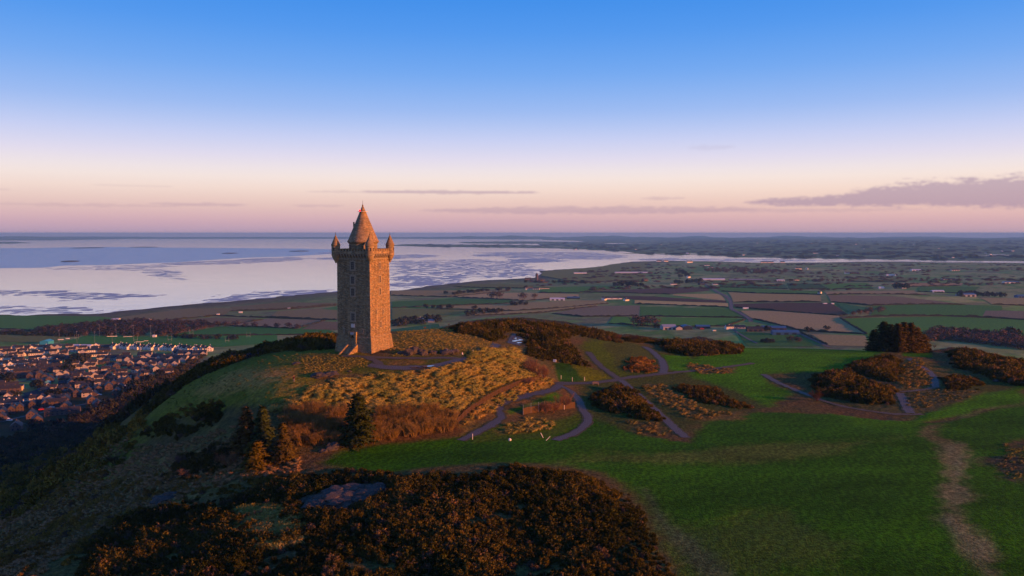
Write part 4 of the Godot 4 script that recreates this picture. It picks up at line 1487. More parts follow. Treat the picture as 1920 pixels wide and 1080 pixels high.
# ---------------------------------------------------------------- plants
func gorse_mesh(seed_: int, count: int, blade: float) -> ArrayMesh:
	var r := RandomNumberGenerator.new()
	r.seed = seed_
	var b := Bag.new()
	# added inner core, coloured dark, that blocks light through the bush
	b.lathe(PackedVector2Array([Vector2(0.6, -0.2), Vector2(0.72, 0.1), Vector2(0.6, 0.35), Vector2(0.35, 0.5), Vector2(0.0, 0.55)]), 8, Vector3.ZERO, Color(0.5, 0.5, 0.5))
	# upright sprigs of uneven height, leaning outwards, set with short spines
	var sprigs := 34
	for k in sprigs:
		var rad := sqrt(r.randf()) * 0.95
		var g := r.randf() * TAU
		var foot := Vector3(cos(g) * rad * 0.8, 0.05, sin(g) * rad * 0.8)
		var tall := (0.98 - 0.6 * rad * rad) * r.randf_range(0.62, 1.25)
		var tip := Vector3(cos(g) * rad * 1.12, tall, sin(g) * rad * 1.12)
		var fat := r.randf_range(0.10, 0.19)
		var st := r.randf_range(0.62, 1.35)
		var warm := r.randf_range(-0.15, 0.28)
		if r.randf() < 0.06: warm = 0.6
		for i in count / sprigs:
			var f := pow(r.randf(), 0.6)
			var p := foot.lerp(tip, f)
			var a := r.randf() * TAU
			var d := Vector3(cos(a), r.randf_range(-0.1, 0.9), sin(a)).normalized()
			p += d * fat * (1.15 - 0.75 * f)
			var tone := st * r.randf_range(0.75, 1.25)
			var col := Color(tone * (1.0 + warm), tone, tone * (1.0 - warm * 0.5))
			var out := (d + Vector3(r.randf_range(-0.5, 0.5), r.randf_range(0.0, 0.9), r.randf_range(-0.5, 0.5))).normalized()
			for z in 2:
				var side := out.cross(Vector3(r.randf_range(-1, 1), r.randf_range(-1, 1), r.randf_range(-1, 1))).normalized()
				var l := blade * r.randf_range(0.7, 1.3)
				b.trin(p - side * l * 0.4, p + side * l * 0.4, p + out * l * 1.3, (d + out * 0.4 + Vector3.UP * 0.3).normalized(), col)
	return b.mesh()

func twig_mesh(seed_: int, stems: int, height: float, spread: float, fork: int, thick: float) -> ArrayMesh:
	var r := RandomNumberGenerator.new()
	r.seed = seed_
	var b := Bag.new()
	var todo := []
	for i in stems:
		var g := r.randf() * TAU
		var lean := Vector3(cos(g) * spread, 1.0, sin(g) * spread).normalized()
		todo.append([Vector3(cos(g), 0, sin(g)) * 0.15 * r.randf(), lean, height * r.randf_range(0.32, 0.5), thick * r.randf_range(0.7, 1.1), 0])
	while todo.size() > 0:
		var q: Array = todo.pop_back()
		var a: Vector3 = q[0]
		var d: Vector3 = q[1]
		var e: Vector3 = a + d * q[2]
		var tone := r.randf_range(0.7, 1.3)
		var c := Color(tone, tone, tone)
		if q[4] < 2: b.tube(a, e, q[3], q[3] * 0.65, 4, c)
		else:
			var s: Vector3 = d.cross(Vector3(r.randf_range(-1, 1), r.randf_range(-1, 1), r.randf_range(-1, 1))).normalized() * q[3] * 1.6
			b.trin(a - s, a + s, e, (d.cross(s).normalized() + Vector3.UP * 0.3).normalized(), c)
		if q[4] < fork:
			for k in r.randi_range(3, 5):
				var nd := (d + Vector3(r.randf_range(-0.75, 0.75), r.randf_range(-0.15, 0.65), r.randf_range(-0.75, 0.75))).normalized()
				todo.append([a.lerp(e, r.randf_range(0.45, 1.0)), nd, q[2] * r.randf_range(0.5, 0.8), q[3] * 0.6, q[4] + 1])
	return b.mesh()

func tuft_mesh(seed_: int, blades: int) -> ArrayMesh:
	var r := RandomNumberGenerator.new()
	r.seed = seed_
	var b := Bag.new()
	for i in blades:
		var g := r.randf() * TAU
		var d := Vector3(cos(g), 0, sin(g))
		var a := d * 0.22 * r.randf()
		var s := Vector3(-d.z, 0, d.x) * r.randf_range(0.025, 0.05)
		var m := a + d * r.randf_range(0.15, 0.4) + Vector3.UP * r.randf_range(0.45, 0.75)
		var e := a + d * r.randf_range(0.6, 1.0) + Vector3.UP * r.randf_range(0.15, 0.6)
		var t := r.randf_range(0.7, 1.25)
		var c := Color(t, t, t)
		var nn := (d * 1.1 + Vector3.UP * 0.7).normalized()
		b.trin(a - s, a + s, m + s * 0.8, nn, c)
		b.trin(a - s, m + s * 0.8, m - s * 0.8, nn, c)
		b.trin(m - s * 0.8, m + s * 0.8, e, nn, c)
	return b.mesh()

var bush_meshes := []
var tuft_meshes := []
var twig_meshes := []

func scatter(o: PackedVector2Array, gap: float, r: RandomNumberGenerator, edge := 0.0, thin := 1.0) -> Array:
	var out := []
	var bx := bounds(o)
	var nx := int(bx.size.x / gap) + 1
	var ny := int(bx.size.y / gap) + 1
	for j in ny:
		for i in nx:
			var p := bx.position + Vector2((i + r.randf()) * gap, (j + r.randf()) * gap)
			var k := r.randf()
			var d := inside_by(o, p) + edge * nz.get_noise_2d(p.x * 4.0, p.y * 4.0)
			if d > 0.0 and k < thin: out.append([p, d])
	return out

func gorse(label: String, line: Array, gap: float, lo: float, hi: float, dark: Color, light: Color, bare := [], thin := 1.0, called := "gorse_thicket", near := 60.0):
	var r := RandomNumberGenerator.new()
	r.seed = label.hash()
	var o := outline(line, near)
	var holes := []
	for q in bare: holes.append(outline(q))
	var spots := scatter(o, gap, r, 4.5 if gap < 3.0 else 8.0, thin)
	var where := [[], [], []]
	var tint := [PackedColorArray(), PackedColorArray(), PackedColorArray()]
	for s in spots:
		var p: Vector2 = s[0]
		var skip := false
		for q in holes:
			if inside_by(q, p) > -0.6: skip = true
		if skip: continue
		var n := nz.get_noise_2d(p.x * 2.2, p.y * 2.2)
		var m := nz2.get_noise_2d(p.x * 0.22 + 40.0, p.y * 0.22)
		if m < -0.38 and r.randf() < 0.7: continue
		var size := lerpf(lo, hi, clampf(0.45 + n * 0.8 + m * 0.7 + r.randf_range(-0.35, 0.35), 0.0, 1.15))
		size *= lerpf(0.45, 1.0, clampf(s[1] / 3.5, 0.0, 1.0))
		var k := r.randi() % 3
		var b := Basis(Vector3.UP, r.randf() * TAU).scaled(Vector3(size, size * r.randf_range(0.9, 1.35), size))
		where[k].append(Transform3D(b, Vector3(p.x, ground(p.x, p.y) - 0.1 * size, p.y)))
		var c := dark.lerp(light, clampf(0.45 + 1.1 * nz2.get_noise_2d(p.x * 0.12, p.y * 0.12) + 0.5 * n + r.randf_range(-0.3, 0.3), 0.0, 1.0)) * r.randf_range(0.7, 1.25)
		if r.randf() < 0.07: c = Color(0.17, 0.13, 0.09)
		tint[k].append(c)
	var root := Node3D.new()
	root.name = numbered(called)
	add_child(root)
	tag(root, label, called.get_slice("_", 0), "", "stuff")
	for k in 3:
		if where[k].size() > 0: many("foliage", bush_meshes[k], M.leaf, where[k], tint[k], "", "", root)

func make_gorse():
	for k in 3: bush_meshes.append(gorse_mesh(100 + k, 820, 0.14))
	var d := Color(0.052, 0.062, 0.015)
	var l := Color(0.130, 0.114, 0.031)
	var l2 := Color(0.140, 0.115, 0.034)
	gorse("broad bank of gorse filling the foreground", [545, 890, 600, 884, 660, 882, 760, 892, 860, 890, 900, 880, 980, 875, 1060, 882, 1120, 896, 1165, 925, 1200, 965, 1225, 1010, 1250, 1060, 1270, 1140, 1270, 1180, 100, 1180, 130, 1060, 220, 980, 300, 950, 420, 930, 500, 910], 1.0, 0.5, 1.25, d, l, [[560, 938, 640, 912, 720, 908, 735, 925, 660, 945, 640, 960, 580, 955], [480, 978, 510, 968, 538, 982, 530, 1002, 500, 1010]])
	gorse("low gorse on the left foreground slope", [90, 1080, 140, 1020, 230, 960, 330, 925, 430, 900, 540, 885, 560, 905, 420, 935, 300, 955, 220, 990, 120, 1085], 1.5, 0.55, 1.05, Color(0.139, 0.118, 0.023), Color(0.315, 0.209, 0.043), [[275, 940, 300, 920, 335, 922, 325, 945]])
	gorse("dark gorse crest behind the hilltop path", [865, 606, 900, 600, 980, 596, 1060, 604, 1120, 618, 1180, 632, 1160, 642, 1090, 630, 1045, 640, 985, 640, 975, 622, 950, 622, 930, 640, 905, 636, 850, 622, 830, 615], 1.6, 1.1, 2.0, d, l)
	gorse("steep gorse bank above the two toned lawn", [990, 640, 1045, 638, 1075, 652, 1100, 678, 1112, 690, 1085, 686, 1050, 680, 1015, 676, 985, 660], 1.5, 1.0, 1.9, d, l)
	gorse("gorse hedge running right from the crest", [1170, 626, 1240, 636, 1235, 646, 1170, 640], 1.6, 0.9, 1.5, d, l2)
	gorse("round topped gorse mound in front of the farmyard", [1240, 655, 1262, 640, 1310, 632, 1350, 640, 1390, 655, 1395, 662, 1350, 664, 1300, 668, 1262, 664], 1.6, 1.2, 2.2, d, l)
	gorse("dark gorse thicket beside the straight path", [1105, 740, 1140, 728, 1180, 732, 1210, 752, 1238, 790, 1200, 790, 1150, 775, 1110, 762], 1.3, 1.0, 1.8, d, l)
	gorse("thin gorse belt across the middle rough", [1262, 730, 1290, 722, 1340, 728, 1370, 745, 1405, 762, 1370, 768, 1310, 752, 1270, 740], 1.5, 0.7, 1.4, d, l2)
	gorse("large gorse bank on the right hand mound", [1520, 712, 1545, 698, 1600, 700, 1650, 720, 1688, 752, 1650, 760, 1590, 755, 1535, 740], 1.4, 1.0, 2.0, d, l)
	gorse("gorse crown above the right hand bank", [1590, 690, 1620, 676, 1660, 668, 1690, 678, 1690, 700, 1680, 716, 1640, 712, 1600, 702], 1.4, 1.0, 1.8, d, l)
	gorse("long gorse slope below the right hand trees", [1742, 660, 1790, 652, 1850, 668, 1930, 682, 1990, 700, 1990, 735, 1900, 722, 1850, 706, 1790, 690], 1.6, 1.2, 2.2, d, l)
	gorse("small gorse clump right of the stepping path", [1765, 715, 1790, 706, 1830, 708, 1852, 722, 1820, 730, 1780, 732], 1.4, 0.9, 1.6, d, l2)
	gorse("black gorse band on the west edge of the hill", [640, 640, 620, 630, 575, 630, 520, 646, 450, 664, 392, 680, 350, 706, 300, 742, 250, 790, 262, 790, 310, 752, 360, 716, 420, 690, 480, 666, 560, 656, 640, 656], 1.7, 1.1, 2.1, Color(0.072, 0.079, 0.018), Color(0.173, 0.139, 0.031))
	gorse("dark gorse clump below the green shoulder", [262, 815, 300, 790, 360, 790, 375, 808, 340, 822, 290, 828], 1.4, 1.0, 1.7, Color(0.077, 0.084, 0.020), Color(0.165, 0.144, 0.031))
	gorse("orange tipped gorse on the lip of the shoulder", [330, 772, 360, 758, 410, 760, 425, 775, 400, 800, 350, 792], 1.3, 0.8, 1.4, d, Color(0.300, 0.210, 0.036))
	gorse("gorse by the left wood edge", [330, 860, 390, 838, 440, 845, 430, 880, 360, 900, 320, 890], 1.5, 0.9, 1.6, Color(0.061, 0.064, 0.016), l2)
	gorse("bracken mound inside the path bend", [1170, 692, 1180, 676, 1205, 668, 1228, 680, 1232, 696, 1200, 700], 1.3, 0.7, 1.3, Color(0.189, 0.104, 0.032), Color(0.300, 0.192, 0.057), [], 1.0, "bracken_patch")
	gorse("dark scrub falling away down the left flank", [-200, 930, 0, 850, 130, 835, 240, 800, 300, 830, 240, 860, 150, 890, 60, 960, -200, 1060], 3.2, 1.2, 3.0, Color(0.156, 0.143, 0.026), Color(0.404, 0.274, 0.047), [], 0.5, "scrub_patch")
	gorse("heather and low scrub on the near left slope", [-150, 1000, 60, 940, 200, 880, 320, 880, 420, 900, 300, 950, 180, 1000, 60, 1120, -150, 1180], 1.25, 0.3, 0.75, Color(0.348, 0.171, 0.040), Color(0.420, 0.283, 0.065), [], 0.8, "heather_patch")
	gorse("tall scrub at the foot of the hill above the town", [-100, 905, -60, 850, 0, 826, 60, 812, 130, 792, 200, 762, 250, 733, 300, 702, 350, 678, 388, 664, 350, 700, 300, 738, 255, 778, 200, 812, 130, 846, 0, 890], 4.2, 1.8, 4.2, Color(0.075, 0.085, 0.03), Color(0.125, 0.105, 0.05), [], 0.8, "scrub_patch", 200.0)

func tufts(label: String, line: Array, gap: float, lo: float, hi: float, a: Color, b: Color, thin := 1.0):
	var r := RandomNumberGenerator.new()
	r.seed = label.hash()
	var spots := scatter(outline(line), gap, r, 2.0, thin)
	var where := []
	var tint := PackedColorArray()
	for s in spots:
		var p: Vector2 = s[0]
		var n := nz2.get_noise_2d(p.x * 1.0 + p.y * 0.5, p.y * 0.7)
		if n < -0.16: continue
		var size := 1.2 * lerpf(lo, hi, clampf(0.45 + n + r.randf_range(-0.3, 0.3), 0, 1))
		where.append(Transform3D(Basis(Vector3.UP, r.randf() * TAU).scaled(Vector3(size, size * 0.75, size)), Vector3(p.x, ground(p.x, p.y) - 0.05, p.y)))
		tint.append(a.lerp(b, clampf(0.5 + 0.8 * nz.get_noise_2d(p.x * 3.0, p.y * 3.0) + r.randf_range(-0.3, 0.3), 0, 1)))
	many("tussock_grass", tuft_meshes[0], M.blade, where, tint, label, "grass")

func make_grass():
	tuft_meshes.append(tuft_mesh(5, 64))
	var a := Color(0.38, 0.30, 0.085)
	var b := Color(0.20, 0.22, 0.05)
	tufts("sunlit dead tussock grass on the bank below the tower", [920, 655, 965, 652, 1000, 690, 1000, 715, 950, 722, 900, 752, 850, 778, 700, 775, 560, 778, 500, 770, 560, 742, 610, 722, 700, 704, 800, 696, 870, 682], 0.85, 0.7, 1.5, a, b)
	tufts("golden tussocks on the knoll right of the tower", [735, 655, 745, 628, 800, 618, 880, 628, 928, 645, 880, 664, 800, 666, 740, 668], 1.2, 0.25, 0.6, a, b, 0.8)
	tufts("tussocks on the hilltop before the tower steps", [560, 670, 640, 667, 690, 676, 690, 688, 620, 702, 570, 700], 0.8, 0.22, 0.45, b, Color(0.36, 0.29, 0.08))
	tufts("pale grass strip along the picket fence", [1000, 706, 1040, 712, 1035, 722, 960, 750, 880, 795, 862, 810, 858, 800, 900, 764, 960, 730], 0.9, 0.6, 1.2, Color(0.420, 0.270, 0.079), b)
	tufts("tussocks below the tee screen", [945, 800, 985, 782, 1040, 790, 1030, 802, 990, 815, 945, 812], 1.0, 0.5, 1.1, a, b, 0.6)
	tufts("pale tussocks between the middle gorse and the straight path", [1200, 725, 1240, 722, 1330, 770, 1380, 778, 1300, 788, 1260, 770, 1220, 742], 1.2, 0.5, 1.1, Color(0.257, 0.194, 0.062), Color(0.15, 0.15, 0.045), 0.7)
	tufts("pale tussocks by the cross path", [1290, 680, 1345, 690, 1375, 692, 1370, 700, 1320, 702, 1290, 692], 1.2, 0.5, 1.0, Color(0.272, 0.194, 0.068), Color(0.15, 0.15, 0.045), 0.7)
	tufts("pale tussocks below the straight path gorse", [1170, 790, 1240, 792, 1266, 815, 1200, 816], 1.2, 0.4, 0.9, Color(0.227, 0.162, 0.062), Color(0.15, 0.15, 0.045), 0.6)
	tufts("tussocks on the right hand mound", [1690, 682, 1720, 672, 1740, 700, 1745, 720, 1700, 732, 1690, 720], 1.1, 0.5, 1.1, Color(0.272, 0.186, 0.052), Color(0.15, 0.15, 0.045), 0.8)
	tufts("rough grass below the sandy link", [1700, 740, 1760, 728, 1826, 736, 1800, 750, 1740, 763, 1708, 768], 1.3, 0.4, 0.9, Color(0.197, 0.162, 0.052), Color(0.15, 0.15, 0.045), 0.6)
	tufts("lit grass patch in the foreground gorse", [440, 960, 505, 950, 570, 970, 570, 1015, 500, 1040, 450, 1022], 0.6, 0.9, 1.6, Color(0.357, 0.247, 0.072), b, 0.8)
	tufts("brown grass and dead bracken over the left flank", [-120, 930, 120, 870, 250, 828, 330, 835, 420, 800, 450, 800, 440, 840, 560, 860, 560, 885, 420, 910, 330, 940, 180, 1000, 60, 1100, -120, 1180], 0.85, 0.4, 0.9, Color(0.40, 0.22, 0.11), Color(0.24, 0.18, 0.075), 0.8)
	tufts("short rough grass on the green shoulder", [255, 795, 300, 760, 360, 718, 420, 692, 480, 672, 560, 662, 640, 664, 610, 705, 540, 750, 430, 768, 330, 788], 1.5, 0.25, 0.5, Color(0.20, 0.19, 0.055), Color(0.13, 0.17, 0.035), 0.6)
	tufts("yellow grass on the left flank below the shoulder", [110, 905, 190, 850, 250, 818, 264, 840, 200, 890, 130, 938], 1.2, 0.5, 1.1, Color(0.157, 0.168, 0.043), Color(0.105, 0.124, 0.029), 0.7)
	tufts("rough grass at the right edge of the fairway", [1880, 835, 1940, 825, 1940, 880, 1900, 900, 1870, 870], 1.0, 0.3, 0.7, Color(0.147, 0.135, 0.064), b, 0.5)

# ---------------------------------------------------------------- rocks
func rock_mesh(seed_: int, flat: float) -> ArrayMesh:
	var n := FastNoiseLite.new()
	n.seed = seed_
	n.frequency = 0.9
	n.fractal_octaves = 4
	var sm := SphereMesh.new()
	sm.radial_segments = 22
	sm.rings = 12
	sm.radius = 1.0
	sm.height = 2.0
	var a := sm.get_mesh_arrays()
	var st := SurfaceTool.new()
	st.begin(Mesh.PRIMITIVE_TRIANGLES)
	var v: PackedVector3Array = a[Mesh.ARRAY_VERTEX]
	st.set_smooth_group(-1)
	for i in a[Mesh.ARRAY_INDEX]:
		var p := v[i]
		var k := 1.0 + 0.5 * n.get_noise_3dv(p)
		k = snappedf(k, 0.09) * 0.6 + k * 0.4
		st.add_vertex(Vector3(p.x * k, p.y * k * flat, p.z * k))
	st.generate_normals()
	return st.commit()

func make_rocks():
	var meshes := [rock_mesh(1, 0.8), rock_mesh(2, 0.45), rock_mesh(3, 0.35)]
	for q in [
		[624, 841, 1.5, 0, "rounded boulder at the edge of the fairway below the thicket"], [606, 846, 0.9, 1, "low stone just left of the rounded fairway boulder"],
		[305, 938, 2.2, 2, "grey slab showing through the gorse on the left"], [640, 938, 3.2, 2, "broad grey rock outcrop in the foreground gorse"], [690, 928, 2.6, 2, "dark flat outcrop at the right of the broad foreground rock"], [585, 952, 1.7, 2, "narrow outcrop left of the broad foreground rock"], [655, 952, 1.2, 1, "small stone in front of the broad foreground rock"], [773, 972, 0.6, 0, "pale stone alone in the middle of the foreground gorse"],
		[612, 936, 2.0, 1, "rough block standing up in the broad foreground outcrop"], [628, 925, 2.4, 2, "slab along the upper edge of the broad foreground outcrop"], [662, 918, 2.2, 2, "pale topped slab at the back of the foreground outcrop"], [708, 918, 1.9, 1, "block at the right end of the foreground outcrop"], [676, 940, 1.6, 1, "block in front of the dark flat outcrop"], [600, 946, 1.8, 1, "dark block low on the left of the foreground outcrop"], [318, 930, 1.5, 1, "second grey slab beside the one in the left gorse"],
		[455, 985, 1.3, 1, "pale stone above the lit grass in the gorse"], [460, 1015, 1.2, 2, "flat stone beside the lit grass in the gorse"],
		[765, 664, 1.7, 0, "rugged rock just right of the tower foot"], [778, 662, 2.0, 0, "tallest rugged rock of the group right of the tower"], [792, 664, 1.5, 0, "rugged rock at the right end of the tower group"], [752, 663, 1.2, 1, "low rock against the right corner of the tower"], [810, 662, 1.4, 1, "flat rock on the grass right of the rugged group"], [838, 662, 2.1, 1, "grey ledge above the sweeping path"], [852, 660, 1.5, 1, "grey ledge farthest right above the sweeping path"],
		[600, 705, 2.2, 2, "dark bare rock patch on the green shoulder"], [620, 702, 1.9, 2, "dark flat rock right of the bare patch on the shoulder"], [556, 682, 1.2, 2, "little outcrop high on the green shoulder"], [655, 697, 0.6, 1, "small pale stone below the gravel path"],
		[1868, 715, 1.1, 1, "pale boulder at the right edge of the gorse slope"], [631, 640, 1.1, 0, "sunlit rock against the dark gorse left of the tower"],
	]:
		var p := hit(q[0], q[1])
		var o := put("rock", meshes[q[3]], M.rock)
		o.position = p + Vector3(0, 0.05 * q[2], 0)
		o.rotation.y = q[0] * 1.7
		o.scale = Vector3.ONE * float(q[2])
		tag(o, q[4], "rock", "rocks on the hill")

# ---------------------------------------------------------------- trees
func spruce(called: String, label: String, at: Vector3, height: float, width: float, seed_: int, green: Color, open := 0.0) -> Node3D:
	var r := RandomNumberGenerator.new()
	r.seed = seed_
	var t := thing(called, label, "tree", at)
	var b := Bag.new()
	b.tube(Vector3(0, -0.5, 0), Vector3(0, height * 0.95, 0), height * 0.022, 0.03, 7)
	put("trunk", b.mesh(), M.bark, t)
	b = Bag.new()
	var y := height * (0.06 + maxf(open, 0.0) * 0.1)
	while y < height * 0.985:
		var f := 1.0 - y / height
		var reach := width * pow(f, 0.8 if open >= 0.0 else 0.42) * (1.0 - maxf(open, 0.0) * 0.5 * smoothstep(0.75, 1.0, f))
		var arms := int(9 + 9 * f)
		for k in arms:
			var g := r.randf() * TAU
			var l := reach * r.randf_range(0.6, 1.1)
			var d := Vector3(cos(g), 0, sin(g))
			var a := Vector3(0, y + r.randf_range(-0.2, 0.2), 0)
			var e := a + d * l + Vector3.UP * l * r.randf_range(-0.28, 0.08)
			var n := maxi(3, int(l / 0.24))
			for i in n:
				var q := a.lerp(e, (i + r.randf()) / n)
				var w := 0.36 + 0.26 * (1.0 - float(i) / n)
				var tone := r.randf_range(0.65, 1.35)
				for z in 2:
					var out := (d * 0.7 + Vector3(r.randf_range(-0.8, 0.8), r.randf_range(-0.5, 0.35), r.randf_range(-0.8, 0.8))).normalized()
					var s := out.cross(Vector3(r.randf_range(-1, 1), 1.0, r.randf_range(-1, 1))).normalized() * w * 0.5
					b.trin(q - s, q + s, q + out * w * 1.7, (d * 0.8 + Vector3.UP * 0.6).normalized(), Color(green.r * tone * 1.7, green.g * tone * 1.7, green.b * tone * 1.5))
		y += 0.34 + 0.012 * height
	put("crown", b.mesh(), M.needle, t)
	return t

func bare_bush(called: String, label: String, at: Vector3, height: float, seed_: int, c: Color, spread := 0.7, group := "") -> Node3D:
	var t := thing(called, label, "bush", at, 0.0, group)
	var m := twig_mesh(seed_, 13, height * 0.9, spread, 4, 0.035 + height * 0.005)
	var mm := M.twig.duplicate() as StandardMaterial3D
	mm.albedo_color = lin(c.r, c.g, c.b)
	put("branches", m, mm, t)
	return t

func crown_mesh(seed_: int, count: int, blade: float, c: Color) -> ArrayMesh:
	var r := RandomNumberGenerator.new()
	r.seed = seed_
	var b := Bag.new()
	var puffs := []
	for k in 9: puffs.append([Vector3(r.randf_range(-0.62, 0.62), r.randf_range(0.28, 0.92), r.randf_range(-0.62, 0.62)), r.randf_range(0.24, 0.44)])
	for i in count:
		var q: Array = puffs[i % 9]
		var d := Vector3(r.randfn(), r.randfn(), r.randfn()).normalized()
		var p: Vector3 = q[0] + d * q[1] * pow(r.randf(), 0.35)
		var tone := r.randf_range(0.6, 1.4)
		var out := (d + Vector3(r.randf_range(-0.7, 0.7), r.randf_range(-0.2, 0.7), r.randf_range(-0.7, 0.7))).normalized()
		var s := out.cross(Vector3(r.randf_range(-1, 1), 0.7, r.randf_range(-1, 1))).normalized() * blade * 0.6
		b.trin(p - s, p + s, p + out * blade, (d + Vector3.UP * 0.5).normalized(), Color(c.r * tone, c.g * tone, c.b * tone))
	return b.mesh()

func make_trees():
	var g := Color(0.020, 0.030, 0.012)
	spruce("spruce_tree", "large dark spruce in front of the bare thicket", hit(672, 833), 10.8, 4.6, 11, Color(0.018, 0.026, 0.010), -1.0)
	spruce("spruce_tree", "rusty spruce at the left end of the thicket", hit(463, 845), 9.4, 4.2, 12, Color(0.045, 0.032, 0.012))
	spruce("spruce_tree", "slim dark spruce second from the left of the thicket", hit(494, 846), 9.8, 3.8, 13, Color(0.020, 0.030, 0.013))
	spruce("spruce_tree", "broad brown spruce lowest on the left of the fairway", hit(530, 862), 7.6, 4.2, 14, Color(0.036, 0.030, 0.012))
	spruce("spruce_tree", "golden bush shaped spruce nearest the foreground", hit(480, 878), 5.6, 3.3, 15, Color(0.042, 0.034, 0.008), -1.0)
	# stand of firs on the right skyline
	var names_ := ["leftmost dark fir of the right skyline stand", "tall dark fir left in the skyline stand", "dark fir behind the tall one in the stand", "middle fir of the right skyline stand", "russet topped fir in the middle of the stand", "tall russet fir right in the skyline stand", "low russet fir in the right of the stand", "rightmost fir of the right skyline stand"]
	var k := 0
	for q in [[1638, 656, 9.5, 4.4], [1656, 656, 13.0, 5.4], [1668, 655, 12.2, 5.2], [1682, 656, 12.6, 5.2], [1694, 655.5, 13.2, 4.8], [1706, 656, 13.0, 4.8], [1718, 657, 11.0, 4.6], [1730, 658, 8.4, 4.4]]:
		spruce("fir_tree", names_[k], crest(q[0], q[1]), q[2], q[3], 30 + k, Color(0.018, 0.026, 0.012) if k < 3 else Color(0.030, 0.026, 0.012), -1.0)
		k += 1
	# bare thickets at the foot of the bank: too many stems to count
	for q in [["bare reddish saplings in a thicket left of the large spruce", [525, 790, 560, 778, 640, 782, 655, 800, 650, 828, 600, 836, 540, 838], 2.6, 5.2, Color(0.19, 0.125, 0.045)], ["bare reddish saplings in a thicket right of the large spruce", [690, 785, 760, 778, 830, 780, 856, 790, 858, 808, 800, 818, 740, 828, 695, 830], 2.4, 5.0, Color(0.22, 0.145, 0.045)]]:
		var r := RandomNumberGenerator.new()
		r.seed = String(q[0]).hash()
		var m := twig_mesh(61, 10, 0.62, 0.40, 4, 0.013)
		var where := []
		var tint := PackedColorArray()
		for s in scatter(outline(q[1]), q[2] * 0.62, r, 1.0):
			var h: float = q[3] * r.randf_range(0.75, 1.2)
			where.append(Transform3D(Basis(Vector3.UP, r.randf() * TAU).scaled(Vector3(h * 0.9, h, h * 0.9)), Vector3(s[0].x, ground(s[0].x, s[0].y) - 0.1, s[0].y)))
			tint.append((q[4] as Color) * r.randf_range(0.75, 1.3))
		many("sapling_thicket", m, M.twig, where, tint, q[0], "thicket")
	var warm := Color(0.21, 0.11, 0.06)
	var cool := Color(0.12, 0.085, 0.075)
	for q in [
		[1005, 706, 6.0, warm, "tall bare bush on the shoulder above the fence end"], [1018, 712, 5.0, warm, "second bare bush right of the tall one above the fence"], [993, 694, 4.6, cool, "bare bush highest on the bank by the gorse"], [988, 724, 3.0, cool, "low bare bush beside the picket fence"],
		[1022, 776, 3.8, warm, "left bare bush growing through the tee screen"], [1037, 774, 3.6, warm, "middle bare bush growing through the tee screen"], [1056, 766, 5.0, warm, "tallest bare bush at the right of the tee screen"],
		[428, 876, 3.6, Color(0.17, 0.10, 0.055), "pale orange bush left of the golden spruce"], [412, 870, 2.8, Color(0.12, 0.075, 0.045), "smaller pale bush farthest left of the spruces"], [340, 872, 2.6, cool, "grey bare bush on the left heath"], [345, 895, 2.4, cool, "grey twiggy bush lowest on the left heath"], [215, 872, 3.4, Color(0.05, 0.05, 0.032), "dark rounded bush on the left flank"], [190, 845, 3.0, cool, "bare bush at the top of the left flank"],
		[855, 612, 5.6, Color(0.16, 0.085, 0.032), "large golden bare bush behind the tower knoll"], [842, 610, 4.6, Color(0.14, 0.08, 0.032), "smaller golden bush left of the large one behind the knoll"], [878, 604, 4.4, cool, "grey bush between the golden bush and the gorse crest"],
		[1532, 752, 3.6, Color(0.10, 0.05, 0.028), "rust bush in front of the right hand gorse bank"], [1158, 640, 4.0, Color(0.11, 0.06, 0.035), "bare bush above the gravel path mound"], [1190, 640, 3.4, Color(0.09, 0.055, 0.035), "bare scrub right of the mound bush"], [1752, 652, 5.5, Color(0.10, 0.052, 0.036), "russet bare bush right of the fir stand"], [1778, 655, 4.4, Color(0.095, 0.05, 0.036), "smaller russet bush farther right of the firs"],
	]:
		bare_bush("bare_bush", q[4], hit(q[0], q[1]), q[2], int(q[0] * 3 + q[1]), q[3], 0.75, "bare bushes on the hill")
	# trees on the lowland
	var round_ := crown_mesh(71, 460, 0.20, Color(0.045, 0.048, 0.024))
	var bare_ := crown_mesh(72, 300, 0.15, Color(0.10, 0.072, 0.056))
	var protos := []
	for c in [round_, bare_]:
		var t := thing("lowland_tree", "", "tree")
		var b := Bag.new()
		b.tube(Vector3(0, -0.06, 0), Vector3(0, 0.5, 0), 0.045, 0.03, 5)
		put("trunk", b.mesh(), M.bark, t)
		put("crown", c, M.leaf, t)
		protos.append(t)
	var used := [false, false]
